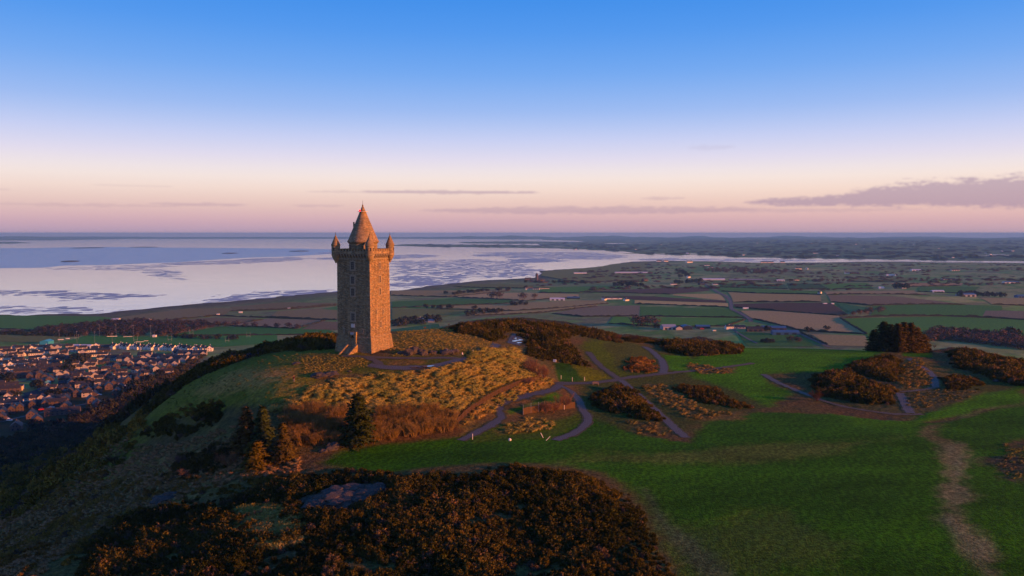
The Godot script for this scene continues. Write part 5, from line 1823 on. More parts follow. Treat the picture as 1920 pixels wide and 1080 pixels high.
	var rows := [
		["tree in the broken row right of the tower", 0, 9.0, [836, 551, 852, 553, 857, 552, 862, 551, 868, 550, 880, 549, 884, 548, 890, 549, 896, 548, 902, 547, 914, 546, 934, 545, 937, 544, 951, 545]],
		["bare tree standing alone in the tan field", 1, 15.0, [921, 560, 932, 560, 983, 562, 1000, 560]],
		["tree in the hedge below the tan field", 0, 8.0, [799, 577, 811, 578, 824, 579, 840, 578, 847, 578, 888, 580, 962, 572, 966, 573, 975, 571, 985, 572]],
		["tree in the dark clump behind the white house", 0, 10.0, [905, 588, 915, 586, 922, 586, 930, 587, 938, 585, 890, 590, 880, 592]],
		["tree in the wood below the white villa", 0, 11.0, [738, 608, 746, 607, 755, 606, 764, 605, 772, 604, 800, 603, 808, 602, 815, 601, 822, 604, 748, 612, 760, 610, 776, 608, 790, 608]],
		["tall bare tree beside the farmyard", 1, 18.0, [1188, 612, 1198, 612, 1214, 611, 1222, 612]],
		["tree in the farmyard hedge", 0, 7.0, [1232, 615, 1420, 618, 1440, 620, 1518, 622, 1552, 618]],
		["bush shaped tree in the green paddock", 1, 9.0, [1485, 642, 1492, 641, 1500, 642]],
		["dark shrub tree at the paddock corner", 0, 6.0, [1430, 642, 1440, 643, 1447, 642]],
		["tree along the teal wedge", 1, 10.0, [1600, 592, 1612, 590, 1622, 589, 1635, 588, 1648, 586, 1655, 584]],
		["tree in the dark copse near the shore", 0, 13.0, [1155, 537, 1162, 536, 1170, 535, 1178, 536, 1186, 536, 1195, 537, 1203, 537, 1092, 531, 1098, 532]],
		["tree round the roadside hamlet", 0, 14.0, [1272, 510, 1278, 512, 1283, 515, 1276, 520, 1288, 519, 1268, 531, 1276, 532, 1290, 531, 1300, 530, 1308, 531]],
		["tree behind the shore farm", 0, 9.0, [985, 530, 995, 528, 1003, 530, 1040, 531, 1048, 530, 1056, 531, 1064, 530, 1072, 531, 985, 541]],
		["tree by the lone house in the right fields", 0, 14.0, [1682, 541, 1688, 540, 1694, 541, 1700, 541]],
		["tree in the right hand farm copse", 0, 11.0, [1800, 556, 1808, 555, 1816, 555, 1824, 554, 1836, 555, 1846, 556, 1856, 556, 1866, 556, 1880, 557]],
		["tree in the purple wood at the far right", 1, 12.0, [1738, 632, 1750, 630, 1762, 628, 1774, 629, 1786, 630, 1798, 629, 1810, 630, 1822, 631, 1834, 632, 1846, 633, 1858, 634, 1870, 636, 1882, 637, 1900, 640]],
		["dark fir shaped tree beside the far right wood", 0, 15.0, [1899, 634, 1896, 632]],
		["tree in the belt before the right copse", 1, 9.0, [1540, 527, 1550, 528, 1560, 528, 1570, 529, 1580, 528, 1590, 529, 1705, 527, 1715, 526, 1728, 526, 1740, 525, 1755, 526, 1770, 525]],
		["dark tree among the white terraces", 0, 11.0, [152, 677, 156, 680, 146, 676, 133, 685]],
		["tree along the far playing field hedge", 0, 7.0, [330, 633, 342, 634, 349, 634, 355, 635, 363, 634, 383, 636, 392, 636, 405, 636, 430, 637, 440, 637]],
		["scrub tree in the belt behind the playing field", 1, 9.0, [405, 613, 420, 613, 440, 613, 460, 614, 480, 614, 500, 615, 520, 615, 540, 616, 555, 617]],
		["tree in the middle of the estate", 0, 8.0, [30, 745, 92, 745, 104, 742, 148, 722, 70, 728, 8, 714, 20, 716, 132, 697]],
		["tree on the slope below the last houses", 0, 9.0, [68, 805, 100, 803, 138, 790, 180, 780, 205, 768, 222, 758, 240, 742, 262, 730, 282, 716, 300, 705]],
	]
	for row in rows:
		var a: Array = []
		var us := []
		for i in range(0, (row[3] as Array).size(), 2): us.append(Vector2(row[3][i], row[3][i + 1]))
		us.sort()
		for q in us: a.append_array([q.x, q.y])
		var w: int = row[1]
		for i in range(0, a.size(), 2):
			var p := hit(a[i], a[i + 1], 330.0)
			var n := i / 2
			var lab := "%s %s, from the left" % [ORD[n], row[0]]
			if a.size() == 4: lab = ("left " if i == 0 else "right ") + String(row[0])
			var size: float = row[2] * (0.8 + 0.4 * fposmod(a[i] * 0.37, 1.0))
			if not used[w]:
				var o: Node3D = protos[w]
				o.position = p
				o.scale = Vector3.ONE * size
				o.set_meta("label", lab)
				o.set_meta("group", row[0])
				used[w] = true
			else: copy(protos[w], p, a[i] * 1.3, lab, row[0], size)
	# woods that read as one mass
	for q in [["dark bare wood between the shore field and the playing field", [200, 606, 260, 604, 330, 606, 430, 611, 400, 614, 320, 630, 240, 632, 150, 629, 60, 627, 70, 620, 150, 612], 14.0, 7.0, 12.0, bare_, 0.9], ["dark copse below the bare wood at the left", [-20, 622, 60, 626, 150, 630, 150, 632, 60, 630, -20, 627], 9.0, 4.0, 8.0, round_, 0.8], ["purple bare wood at the right edge", [1740, 632, 1800, 628, 1860, 632, 1940, 640, 1940, 660, 1860, 648, 1790, 640, 1745, 640], 9.0, 7.0, 12.0, bare_, 0.9], ["belt of dark wood along the far right fields", [1415, 508, 1470, 506, 1475, 512, 1415, 514], 30.0, 8.0, 12.0, bare_, 0.8], ["brown wood in the middle of the far fields", [1320, 505, 1360, 503, 1440, 506, 1440, 511, 1380, 512, 1320, 510], 30.0, 8.0, 12.0, bare_, 0.8]]:
		var r := RandomNumberGenerator.new()
		r.seed = String(q[0]).hash()
		var where := []
		var tint := PackedColorArray()
		for s in scatter(outline(q[1], 330.0), q[2], r, 6.0, q[6]):
			var h: float = r.randf_range(q[3], q[4])
			where.append(Transform3D(Basis(Vector3.UP, r.randf() * TAU).scaled(Vector3(h * 0.9, h, h * 0.9)), Vector3(s[0].x, ground(s[0].x, s[0].y) - h * 0.2, s[0].y)))
			tint.append(Color.WHITE * r.randf_range(0.7, 1.2))
		many("wood", q[5], M.leaf, where, tint, q[0], "wood")
	# tree cover of the far shore, beyond counting
	var r2 := RandomNumberGenerator.new()
	r2.seed = 900
	var wh := []
	var ti := PackedColorArray()
	for i in 3000:
		var u := r2.randf_range(720, 1960)
		var d := exp(r2.randf_range(log(5200.0), log(15000.0)))
		var x := (u - 960.0) / FOCAL * d
		if nz.get_noise_2d(x * 0.05, d * 0.12) < 0.02: continue
		var y := far_ground(x, -d)
		if y < 1.0: continue
		var h := r2.randf_range(9.0, 17.0)
		wh.append(Transform3D(Basis(Vector3.UP, r2.randf() * TAU).scaled(Vector3(h * 3.2, h, h * 2.0)), Vector3(x, y - h * 0.25, -d)))
		ti.append(Color(1, 1, 1) * r2.randf_range(0.8, 1.4))
	many("far_woods", round_, M.leaf, wh, ti, "dark woods and hedgerows all over the far shore", "wood")
	# hedgerow bushes of the middle plain, beyond counting
	wh = []
	ti = PackedColorArray()
	for i in 2600:
		var u := r2.randf_range(1000, 1960)
		var d := r2.randf_range(2300, 4700)
		var x := (u - 960.0) / FOCAL * d
		if nz.get_noise_2d(x * 0.09, d * 0.25 + 90.0) < 0.10: continue
		var y := ground(x, -d)
		if y < 2.0: continue
		var h := r2.randf_range(3.0, 8.0)
		wh.append(Transform3D(Basis(Vector3.UP, r2.randf() * TAU).scaled(Vector3(h * 2.2, h, h * 1.2)), Vector3(x, y - h * 0.25, -d)))
		ti.append(Color(1, 1, 1) * r2.randf_range(0.6, 1.1))
	many("hedgerow_bushes", bare_, M.leaf, wh, ti, "scattered hedgerow bushes over the middle plain", "bushes")

# the nearest ground at or just under that place that is still on the hill
func crest(u: float, v: float) -> Vector3:
	for k in 30:
		var p := hit(u, v + k)
		if p.z > -440.0: return p
	return hit(u, v)

var far_sheets := []
func far_ground(x: float, z: float) -> float:
	var best := 0.0
	for f in far_sheets:
		var r: Rect2 = f[0]
		if r.has_point(Vector2(x, z)):
			best = maxf(best, smp(f[1], f[2], f[3], (x - r.position.x) / f[4], (z - r.position.y) / f[4]))
	return best

# ---------------------------------------------------------------- fences
func make_fences():
	var line := outline([858, 794, 882, 772, 908, 754, 935, 739, 963, 727, 992, 718, 1012, 713])
	var pts := PackedVector2Array()
	var curve := Curve2D.new()
	for p in line: curve.add_point(p)
	var total := curve.get_baked_length()
	var org := line[0]
	var t := thing("picket_fence", "weathered wooden picket fence climbing the bank beside the winding path", "fence", Vector3(org.x, ground(org.x, org.y), org.y))
	var base := t.position
	var n := int(total / 2.2)
	var pb := Bag.new()
	pb.box(Vector3(-0.07, -0.3, -0.07), Vector3(0.07, 1.55, 0.07))
	var pm := pb.mesh()
	var last := Vector3.ZERO
	var pk := Bag.new()
	for i in n + 1:
		var q := curve.sample_baked(total * i / n)
		var p := Vector3(q.x, ground(q.x, q.y), q.y) - base
		var o := put("post", pm, M.wood, t)
		o.position = p
		if i > 0:
			for y in [0.4, 1.15]:
				var rb := Bag.new()
				rb.tube(last + Vector3(0, y, 0), p + Vector3(0, y, 0), 0.05, 0.05, 4)
				put("rail", rb.mesh(), M.wood, t)
			var dir := (p - last).normalized()
			for k in 11:
				var c := last.lerp(p, (k + 0.5) / 11.0) + Vector3(0, 0.72, 0)
				pk.obox(Transform3D(Basis.looking_at(Vector3(dir.x, 0, dir.z).normalized(), Vector3.UP), c), Vector3(0.03, 1.3 + 0.1 * sin(i * 5.0 + k * 2.0), 0.13))
		last = p
	tag(put("pickets", pk.mesh(), M.wood, t), "", "", "", "stuff")
	# screen round the tee
	var a := hit(981, 778)
	var b := hit(1078, 765)
	var dirv := Vector3(b.x - a.x, 0, b.z - a.z)
	var len := dirv.length()
	dirv = dirv.normalized()
	var s: Node3D = thing("tee_screen_fence", "boarded wooden screen with tall posts and netting at the edge of the tee", "fence", a)
	var bays := 7
	var board := Bag.new()
	board.box(Vector3(-0.10, 0, -0.02), Vector3(0.10, 1.75, 0.02))
	var bm := board.mesh()
	var post := Bag.new()
	post.box(Vector3(-0.04, -0.3, -0.04), Vector3(0.04, 2.6, 0.04))
	var pom := post.mesh()
	for i in bays + 1:
		var f := float(i) / bays
		var p := a + dirv * len * f
		p.y = ground(p.x, p.z)
		var o := put("post", pom, M.grey_steel if i < 3 else M.wood, s)
		o.position = p - a
		if i == bays: break
		var nb := int(len / bays / 0.215)
		for k in nb:
			var q := a + dirv * len * (f + (k + 0.5) / nb / bays)
			q.y = ground(q.x, q.z) - 0.1
			var w := put("board", bm, M.wood, s)
			w.position = q - a
			w.basis = Basis.looking_at(dirv.cross(Vector3.UP), Vector3.UP)
		if i < 3:
			var net := StandardMaterial3D.new()
			net.albedo_color = Color(0.10, 0.22, 0.20, 0.45)
			net.transparency = BaseMaterial3D.TRANSPARENCY_ALPHA
			net.roughness = 0.9
			var nbag := Bag.new()
			var e := a + dirv * len * (i + 1.0) / bays
			e.y = ground(e.x, e.z)
			var lo := p - a + Vector3(0, 1.75, 0)
			var lo2 := e - a + Vector3(0, 1.75, 0)
			nbag.quad(lo, lo2, lo2 + Vector3(0, 0.8, 0), lo + Vector3(0, 0.8, 0))
			put("netting", nbag.mesh(), net, s)

# ---------------------------------------------------------------- buildings
func gabled(L: float, D: float, wh: float, rh: float, wm: Material, rm: Material, parent: Node3D, at := Vector3.ZERO, turn := 0.0):
	var b := Bag.new()
	var x := L * 0.5
	var z := D * 0.5
	b.quad(Vector3(-x, -3, z), Vector3(x, -3, z), Vector3(x, wh, z), Vector3(-x, wh, z))
	b.quad(Vector3(x, -3, -z), Vector3(-x, -3, -z), Vector3(-x, wh, -z), Vector3(x, wh, -z))
	for s in [1.0, -1.0]:
		b.quad(Vector3(x * s, -3, z * s), Vector3(x * s, -3, -z * s), Vector3(x * s, wh, -z * s), Vector3(x * s, wh, z * s))
		b.trin(Vector3(x * s, wh, z), Vector3(x * s, wh, -z), Vector3(x * s, wh + rh, 0), Vector3(s, 0, 0))
	var w := put("wall", b.mesh(), wm, parent)
	w.position = at
	w.rotation.y = turn
	b = Bag.new()
	var ex := x + 0.18
	var ez := z + 0.35
	var dy := rh * 0.35 / z
	for s in [1.0, -1.0]:
		var lo1 := Vector3(-ex * s, wh - dy + 0.06, ez * s)
		var lo2 := Vector3(ex * s, wh - dy + 0.06, ez * s)
		var hi2 := Vector3(ex * s, wh + rh + 0.06, 0)
		var hi1 := Vector3(-ex * s, wh + rh + 0.06, 0)
		b.quad(lo1, lo2, hi2, hi1)
		b.quad(lo1 - Vector3(0, 0.16, 0), lo2 - Vector3(0, 0.16, 0), lo2, lo1)
		b.quad(hi1 - Vector3(0, 0.16, 0), hi2 - Vector3(0, 0.16, 0), lo2 - Vector3(0, 0.16, 0), lo1 - Vector3(0, 0.16, 0))
		for e in [lo2, lo1]:
			var hi := Vector3(e.x, wh + rh + 0.06, 0)
			b.trin(e, hi, hi - Vector3(0, 0.16, 0), Vector3(signf(e.x), 0, 0))
			b.trin(e, hi - Vector3(0, 0.16, 0), e - Vector3(0, 0.16, 0), Vector3(signf(e.x), 0, 0))
	var r := put("roof", b.mesh(), rm, parent)
	r.position = at
	r.rotation.y = turn
	return r

func chimney(parent: Node3D, p: Vector3, m: Material):
	var b := Bag.new()
	b.box(p + Vector3(-0.35, -1.5, -0.3), p + Vector3(0.35, 1.0, 0.3))
	b.box(p + Vector3(-0.42, 1.0, -0.37), p + Vector3(0.42, 1.15, 0.37))
	b.tube(p + Vector3(0, 1.15, 0), p + Vector3(0, 1.5, 0), 0.13, 0.11, 6)
	put("chimney", b.mesh(), m, parent)

func pane(parent: Node3D, p: Vector3, out: Vector3, w: float, h: float, called := "window"):
	var b := Bag.new()
	b.obox(Transform3D(Basis.looking_at(-out, Vector3.UP), p), Vector3(w, h, 0.08))
	return put(called, b.mesh(), M.glass, parent)

func house(kind: String, label: String, at: Vector3, turn: float, group: String) -> Node3D:
	var t := thing("house", label, "house", at, turn, group)
	match kind:
		"brick_gable":
			gabled(12.5, 8.4, 4.4, 3.6, M.brick, M.slate, t)
			chimney(t, Vector3(-1.5, 8.1, 0), M.brick)
			for s in [-1.0, 1.0]:
				pane(t, Vector3(6.26, 1.7, 1.9 * s), Vector3(1, 0, 0), 1.3, 1.3)
				pane(t, Vector3(6.26, 4.5, 1.2 * s), Vector3(1, 0, 0), 0.9, 1.1)
				pane(t, Vector3(3.0 * s, 1.7, 4.21), Vector3(0, 0, 1), 1.5, 1.2)
			pane(t, Vector3(0, 1.1, 4.21), Vector3(0, 0, 1), 1.0, 2.1, "door")
		"brick_tall":
			gabled(8.5, 6.2, 5.4, 3.2, M.brown_brick, M.slate, t)
			chimney(t, Vector3(-2.5, 8.6, 0), M.brown_brick)
			for s in [-1.0, 1.0]:
				pane(t, Vector3(4.26, 1.6, 1.4 * s), Vector3(1, 0, 0), 1.1, 1.3)
				pane(t, Vector3(4.26, 4.3, 1.4 * s), Vector3(1, 0, 0), 1.1, 1.2)
				pane(t, Vector3(2.0 * s, 4.2, 3.11), Vector3(0, 0, 1), 1.2, 1.1)
			pane(t, Vector3(0, 1.1, 3.11), Vector3(0, 0, 1), 1.0, 2.1, "door")
		"white_gable":
			gabled(9.5, 8.0, 5.2, 3.6, M.white, M.slate, t)
			gabled(4.0, 4.6, 5.0, 2.4, M.white, M.slate, t, Vector3(2.2, 0, 4.4), PI * 0.5)
			chimney(t, Vector3(-3.0, 8.9, 0), M.white)
			for s in [-1.0, 1.0]:
				pane(t, Vector3(4.76, 1.6, 2.0 * s), Vector3(1, 0, 0), 1.1, 1.4)
				pane(t, Vector3(4.76, 4.3, 1.6 * s), Vector3(1, 0, 0), 1.0, 1.3)
			pane(t, Vector3(2.2, 1.7, 6.42), Vector3(0, 0, 1), 1.6, 1.6)
			pane(t, Vector3(2.2, 4.6, 6.42), Vector3(0, 0, 1), 1.4, 1.5)
			pane(t, Vector3(-2.5, 4.2, 4.02), Vector3(0, 0, 1), 1.3, 1.2)
			pane(t, Vector3(-2.5, 1.2, 4.02), Vector3(0, 0, 1), 1.0, 2.1, "door")
		"grey_hall":
			gabled(19.0, 11.0, 3.6, 4.4, M.grey_render, M.slate, t)
			gabled(6.0, 8.0, 3.5, 3.2, M.grey_render, M.slate, t, Vector3(5.5, 0, 5.0), PI * 0.5)
			chimney(t, Vector3(-6.0, 7.8, 0), M.grey_render)
			for k in 4: pane(t, Vector3(-7.5 + k * 2.8, 1.7, 5.51), Vector3(0, 0, 1), 1.3, 1.3)
		"dark_small":
			gabled(9.0, 7.2, 3.0, 2.6, M.brown_brick, M.slate, t)
			chimney(t, Vector3(2.6, 5.4, 0), M.brown_brick)
			for s in [-1.0, 1.0]: pane(t, Vector3(2.6 * s, 1.6, 3.61), Vector3(0, 0, 1), 1.5, 1.2)
			pane(t, Vector3(0, 1.1, 3.61), Vector3(0, 0, 1), 1.0, 2.0, "door")
		"dark_tile":
			gabled(10.0, 7.6, 4.6, 2.8, M.grey_render, M.tile, t)
			chimney(t, Vector3(-3.0, 7.2, 0), M.brick)
			for s in [-1.0, 1.0]:
				pane(t, Vector3(2.8 * s, 1.6, 3.81), Vector3(0, 0, 1), 1.5, 1.2)
				pane(t, Vector3(2.8 * s, 3.9, 3.81), Vector3(0, 0, 1), 1.3, 1.0)
		"white_row":
			gabled(34.0, 7.0, 3.2, 2.6, M.white, M.slate, t)
			gabled(4.5, 6.0, 3.2, 2.8, M.white, M.slate, t, Vector3(-8.0, 0, 3.2), PI * 0.5)
			for k in 8: pane(t, Vector3(-4.0 + k * 2.7, 1.7, 3.51), Vector3(0, 0, 1), 1.3, 1.2)
			pane(t, Vector3(-14.0, 1.7, 3.51), Vector3(0, 0, 1), 1.3, 1.2)
			pane(t, Vector3(-8.0, 1.8, 5.46), Vector3(0, 0, 1), 1.4, 1.4)
			for k in 3: chimney(t, Vector3(-11.0 + 11.0 * k, 5.6, 0), M.white)
		"brick_row":
			gabled(30.0, 7.4, 4.6, 2.7, M.brick, M.tile, t)
			for k in 7: pane(t, Vector3(-12.0 + k * 4.0, 1.6, 3.71), Vector3(0, 0, 1), 1.5, 1.2)
			for k in 7: pane(t, Vector3(-12.0 + k * 4.0, 3.9, 3.71), Vector3(0, 0, 1), 1.3, 1.0)
			for k in 3: chimney(t, Vector3(-10.0 + 10.0 * k, 7.2, 0), M.brick)
	return t

func make_town():
	var proto := {}
	var place := func(kind: String, label: String, u: float, v: float, turn: float, group: String):
		var p := hit(u, v, 330.0)
		if p.y > 75.0 or p.z > -420.0: return false
		if proto.has(kind): copy(proto[kind], p, deg_to_rad(turn), label, group)
		else: proto[kind] = house(kind, label, p, deg_to_rad(turn), group)
		return true
	var taken := []
	# gabled brick houses: gable to the viewer's right
	var brick := [
		[6, 779, "at the left edge in the row below the long white terrace", 0], [22, 775, "leftmost slim gable below the white terrace", 1], [38, 771, "second slim gable below the white terrace", 1], [62, 765, "third slim gable below the white terrace", 1], [84, 764, "fourth and rightmost slim gable left of the red car", 1],
		[123, 754, "with the widest gable, above the car parking", 0], [124, 767, "nearest to the right of the red car", 0], [60, 783, "below and left of the red car", 0], [171, 755, "at the right end of the last street under the scrub", 0], [183, 763, "lowest at the scrub edge on the right", 0],
		[144, 743, "slim and tall between the two middle streets", 1], [132, 739, "low and left of the slim tall one", 1], [166, 738, "left of the pair of slim gables in the middle", 1], [184, 735, "right of the pair of slim gables in the middle", 1], [31, 806, "lowest of all at the foot of the scrub", 0],
		[4, 789, "half cut by the left edge of the photo", 1], [70, 793, "long and low beside the lowest house", 0], [56, 711, "with a bright gable at the end of the green", 1], [20, 707, "left of the green behind the hedge", 0], [94, 716, "above the turquoise shed", 0], [134, 723, "with a salmon gable right of the turquoise shed", 0], [166, 718, "big and dark in the middle of the estate", 0], [75, 708, "in the terrace behind the green", 0],
		[219, 690, "under the left end of the long grey roofs", 0], [244, 690, "with a sunset gable under the grey roofs", 1], [274, 693, "right of the middle under the grey roofs", 0], [267, 702, "halfway down the lane by the hill foot", 0], [240, 718, "left of two matching gables near the scrub", 1], [257, 717, "right of two matching gables near the scrub", 1], [204, 729, "with a broad low gable in the lower estate", 0], [256, 730, "touching the dark scrub under the twin gables", 0], [219, 740, "near the scrub below the broad gable", 0], [265, 711, "narrow beside the hill foot lane", 1], [202, 707, "small in the middle of the right estate", 0], [317, 692, "rightmost against the black gorse band", 1], [239, 741, "lowest on the right by the scrub", 0],
	]
	for q in brick:
		var k: String = "brick_gable" if q[3] == 0 else "brick_tall"
		if place.call(k, "red brick gabled house " + String(q[2]), q[0], q[1], -62.0 + 8.0 * sin(q[0]), "gabled brick houses of the estate"): taken.append(Vector2(q[0], q[1]))
	var i := 0
	for q in [[214, 654], [226, 653], [233, 654], [240, 654.5], [252, 654], [259, 655], [266, 655], [278, 655], [285, 656], [293, 655], [306, 656], [314, 656], [324, 657], [336, 656], [344, 657], [353, 658], [365, 658], [372, 658], [381, 658], [394, 658]]:
		if place.call("white_gable", "%s white gabled house from left in the playing field row" % ORD[i], q[0], q[1], -20.0 if i % 3 != 1 else -78.0, "white gabled houses along the playing field"): taken.append(q_vec(q))
		i += 1
	i = 0
	var halls := ["hipped grey hall at the left end of the grey roofed block", "grey roofed house right of the left end hall", "grey roofed house left of the middle in the front grey row", "grey roofed house in the middle of the front grey row", "pale gabled house right of the middle in the front grey row", "white ended grey house at the right of the front grey row", "bright gabled grey house under the white row", "grey house just left of the bright gabled one", "last grey house before the black gorse at the right", "grey house cut by the gorse edge", "grey house behind the front row towards the gorse", "grey house in the middle of the back grey row", "grey house left of the middle in the back grey row", "leftmost grey house of the back grey row"]
	for q in [[216, 675, 8], [234, 676, 12], [258, 682, 10], [278, 682, 10], [300, 683, -8], [322, 684, 12], [348, 666, 14], [333, 664, -50], [375, 666, 14], [357, 675, 20], [341, 676, -10], [316, 675, 10], [298, 673, -14], [272, 669, 12]]:
		if place.call("grey_hall", halls[i], q[0], q[1], q[2], "grey roofed houses behind the white row"): taken.append(q_vec(q))
		i += 1
	i = 0
	var rows := ["white terrace highest and farthest in the town", "white terrace with a big gable in the upper town", "white terrace at the left edge of the upper town", "long white terrace in the middle of the white streets", "white terrace left of the long middle one", "white terrace under the left gables", "white terrace nearest the playing field pavilion", "white terrace right of the dark trees", "white terrace below the long middle one", "big white terrace near the bottom left", "white terrace left of the big one at the bottom", "lowest white terrace of the white streets", "white terrace fragment above the brick rows", "white terrace end at the left edge"]
	for q in [[72, 653.5], [58, 666], [8, 674], [96, 672], [34, 684], [66, 681], [170, 660], [178, 668], [90, 682], [36, 752], [8, 760], [28, 695], [86, 662], [4, 683]]:
		if place.call("white_row", rows[i], q[0], q[1], 22.0, "white terraces of the town"): taken.append(q_vec(q))
		i += 1
	i = 0
	var rowsb := ["brown brick terrace under the lowest white terrace", "brown brick terrace by the green", "brick terrace in the middle of the dark estate", "brick terrace at the far left behind the pale grass", "brick terrace with pale windows in the dark estate", "brick terrace at the left edge above the white one", "brick terrace beside the car parking", "last brick terrace under the scrub"]
	for q in [[52, 700], [40, 709], [84, 698], [22, 625], [92, 692], [10, 735], [96, 760], [118, 777]]:
		if place.call("brick_row", rowsb[i], q[0], q[1], 20.0, "brick terraces of the town"): taken.append(q_vec(q))
		i += 1
	# dark roofed houses, street by street
	var r := RandomNumberGenerator.new()
	r.seed = 55
	var street := 0
	var v0 := 657.0
	while v0 < 815.0:
		var u := -14.0 + r.randf() * 8.0
		var n := 0
		while u < 330.0 and n < 20:
			var v := v0 - (u - 20.0) * 0.10 + r.randf_range(-1.2, 1.2)
			var ok := r.randf() < 0.82
			if v > 780.0 - u * 0.18 - maxf(0.0, u - 130.0) * 0.10 or v < 652.0: ok = false
			if u > 205.0 and v < 668.0: ok = false
			if u > 5.0 and u < 76.0 and v > 716.0 and v < 745.0: ok = false
			for q in taken:
				if absf(q.x - u) < 9.0 and absf(q.y - v) < 5.0: ok = false
			if ok:
				var kind := "dark_small" if r.randf() < 0.6 else "dark_tile"
				var lab := "%s dark roofed house from left, %s street below the playing field" % [ORD[n], ORD[street]]
				if place.call(kind, lab, u, v, 20.0 + r.randf_range(-6, 6) + (90.0 if r.randf() < 0.25 else 0.0), "dark roofed houses of the estate"): n += 1
			u += r.randf_range(11.5, 15.0) * lerpf(0.8, 1.15, clampf((v0 - 657.0) / 140.0, 0, 1))
		v0 += lerpf(6.5, 10.5, clampf((v0 - 657.0) / 140.0, 0, 1))
		street += 1
	# streets
	for q in [["grey street rising through the white terraces", [0, 690, 60, 683, 120, 674, 190, 664, 240, 660]], ["grey street between the brick rows", [0, 722, 40, 716, 90, 708, 150, 700, 210, 694, 290, 688]], ["street in front of the slim brick gables", [0, 792, 50, 780, 100, 770, 150, 760, 190, 752]]]:
		tag(put("town_street_road", strip(outline(q[1], 400.0), 6.0, 0.4, 8.0), M.tarmac), q[0], "", "", "structure")
	var yard := outline([42, 738, 70, 731, 76, 738, 66, 744, 50, 745], 400.0)
	tag(put("car_park_ground", patch(yard, 0.5, 10.0, Color(1.6, 1.7, 1.9)), grain(vmat_of(0.09, 0.10, 0.12), M.rough, 6.0)), "grey car park among the houses", "", "", "structure")
	# cars
	var car0 := car("red estate car parked before the slim brick gables", hit(79, 769, 400.0), deg_to_rad(20.0), M.red_paint)
	car0.scale = Vector3.ONE * 1.5
	var paints := {"white": M.white, "grey": M.grey_steel, "blue": M.blue_steel, "dark": M.slate}
	for q in [["white", 91, 768, "white car right of the red car"], ["white", 97, 765, "second white car beyond the red car"], ["white", 18, 789, "white car at the bottom left corner house"], ["white", 12, 786, "white van beside the corner house"], ["white", 170, 765, "white car at the end of the last street"], ["white", 167, 772, "white car parked by the scrub"], ["grey", 64, 712, "grey car at the end of the green"], ["white", 90, 722, "pale car at the turquoise shed"], ["blue", 75, 731, "blue car by the car park"], ["white", 152, 736, "white car in front of the slim tall house"], ["white", 186, 741, "white car by the matching gables"], ["white", 274, 701, "white van in the hill foot lane"], ["white", 226, 722, "white car near the broad gable"], ["white", 150, 703, "white car in the brick streets"], ["white", 126, 693, "white car in the upper brick street"], ["dark", 55, 744, "dark car on the grey car park"], ["white", 212, 703, "white car left of the hill foot lane"], ["white", 232, 724, "white car under the twin gables"], ["white", 178, 700, "white car in the middle street"], ["white", 148, 681, "white car behind the dark trees"]]:
		var c := copy(car0, hit(q[1], q[2], 400.0), deg_to_rad(20.0 + 40.0 * sin(q[1])), q[3], "cars parked in the town", 1.25)
		(c.get_node("body") as MeshInstance3D).material_override = paints[q[0]]
	car0.set_meta("group", "cars parked in the town")

func q_vec(q) -> Vector2:
	return Vector2(q[0], q[1])

func vmat_of(r: float, g: float, b: float) -> StandardMaterial3D:
	var m := vmat(0.8)
	m.albedo_color = lin(r, g, b)
	return m

func car(label: String, at: Vector3, turn: float, paint: Material) -> Node3D:
	var t := thing("car", label, "car", at, turn)
	var side := [Vector2(-2.1, 0.35), Vector2(2.1, 0.35), Vector2(2.15, 0.75), Vector2(1.2, 0.92), Vector2(0.65, 1.42), Vector2(-1.3, 1.45), Vector2(-2.0, 0.95)]
	var b := Bag.new()
	for s in [1.0, -1.0]:
		for k in range(1, side.size() - 1):
			b.trin(Vector3(side[0].x, side[0].y, 0.85 * s), Vector3(side[k].x, side[k].y, 0.85 * s), Vector3(side[k + 1].x, side[k + 1].y, 0.85 * s), Vector3(0, 0, s))
	for k in side.size():
		var p: Vector2 = side[k]
		var q: Vector2 = side[(k + 1) % side.size()]
		var nn := Vector3(q.y - p.y, p.x - q.x, 0).normalized()
		b.trin(Vector3(p.x, p.y, 0.85), Vector3(q.x, q.y, 0.85), Vector3(q.x, q.y, -0.85), nn)
		b.trin(Vector3(p.x, p.y, 0.85), Vector3(q.x, q.y, -0.85), Vector3(p.x, p.y, -0.85), nn)
	put("body", b.mesh(), paint, t)
	b = Bag.new()
	for s in [1.0, -1.0]: b.trin(Vector3(-1.6, 0.95, 0.86 * s), Vector3(0.95, 0.95, 0.86 * s), Vector3(0.55, 1.35, 0.86 * s), Vector3(0, 0, s))
	for s in [1.0, -1.0]: b.trin(Vector3(-1.6, 0.95, 0.86 * s), Vector3(0.55, 1.35, 0.86 * s), Vector3(-1.25, 1.38, 0.86 * s), Vector3(0, 0, s))
	put("side_windows", b.mesh(), M.glass, t)
	b = Bag.new()
	b.quad(Vector3(1.19, 0.95, 0.75), Vector3(1.19, 0.95, -0.75), Vector3(0.71, 1.38, -0.7), Vector3(0.71, 1.38, 0.7))
	put("windscreen", b.mesh(), M.glass, t)
	for x in [-1.3, 1.3]:
		for s in [-0.75, 0.75]:
			b = Bag.new()
			b.tube(Vector3(x, 0.32, s - 0.12), Vector3(x, 0.32, s + 0.12), 0.32, 0.32, 12)
			b.tube(Vector3(x, 0.32, s - 0.125), Vector3(x, 0.32, s + 0.125), 0.02, 0.02, 4)
			put("wheel", b.mesh(), M.rubber, t)
	return t

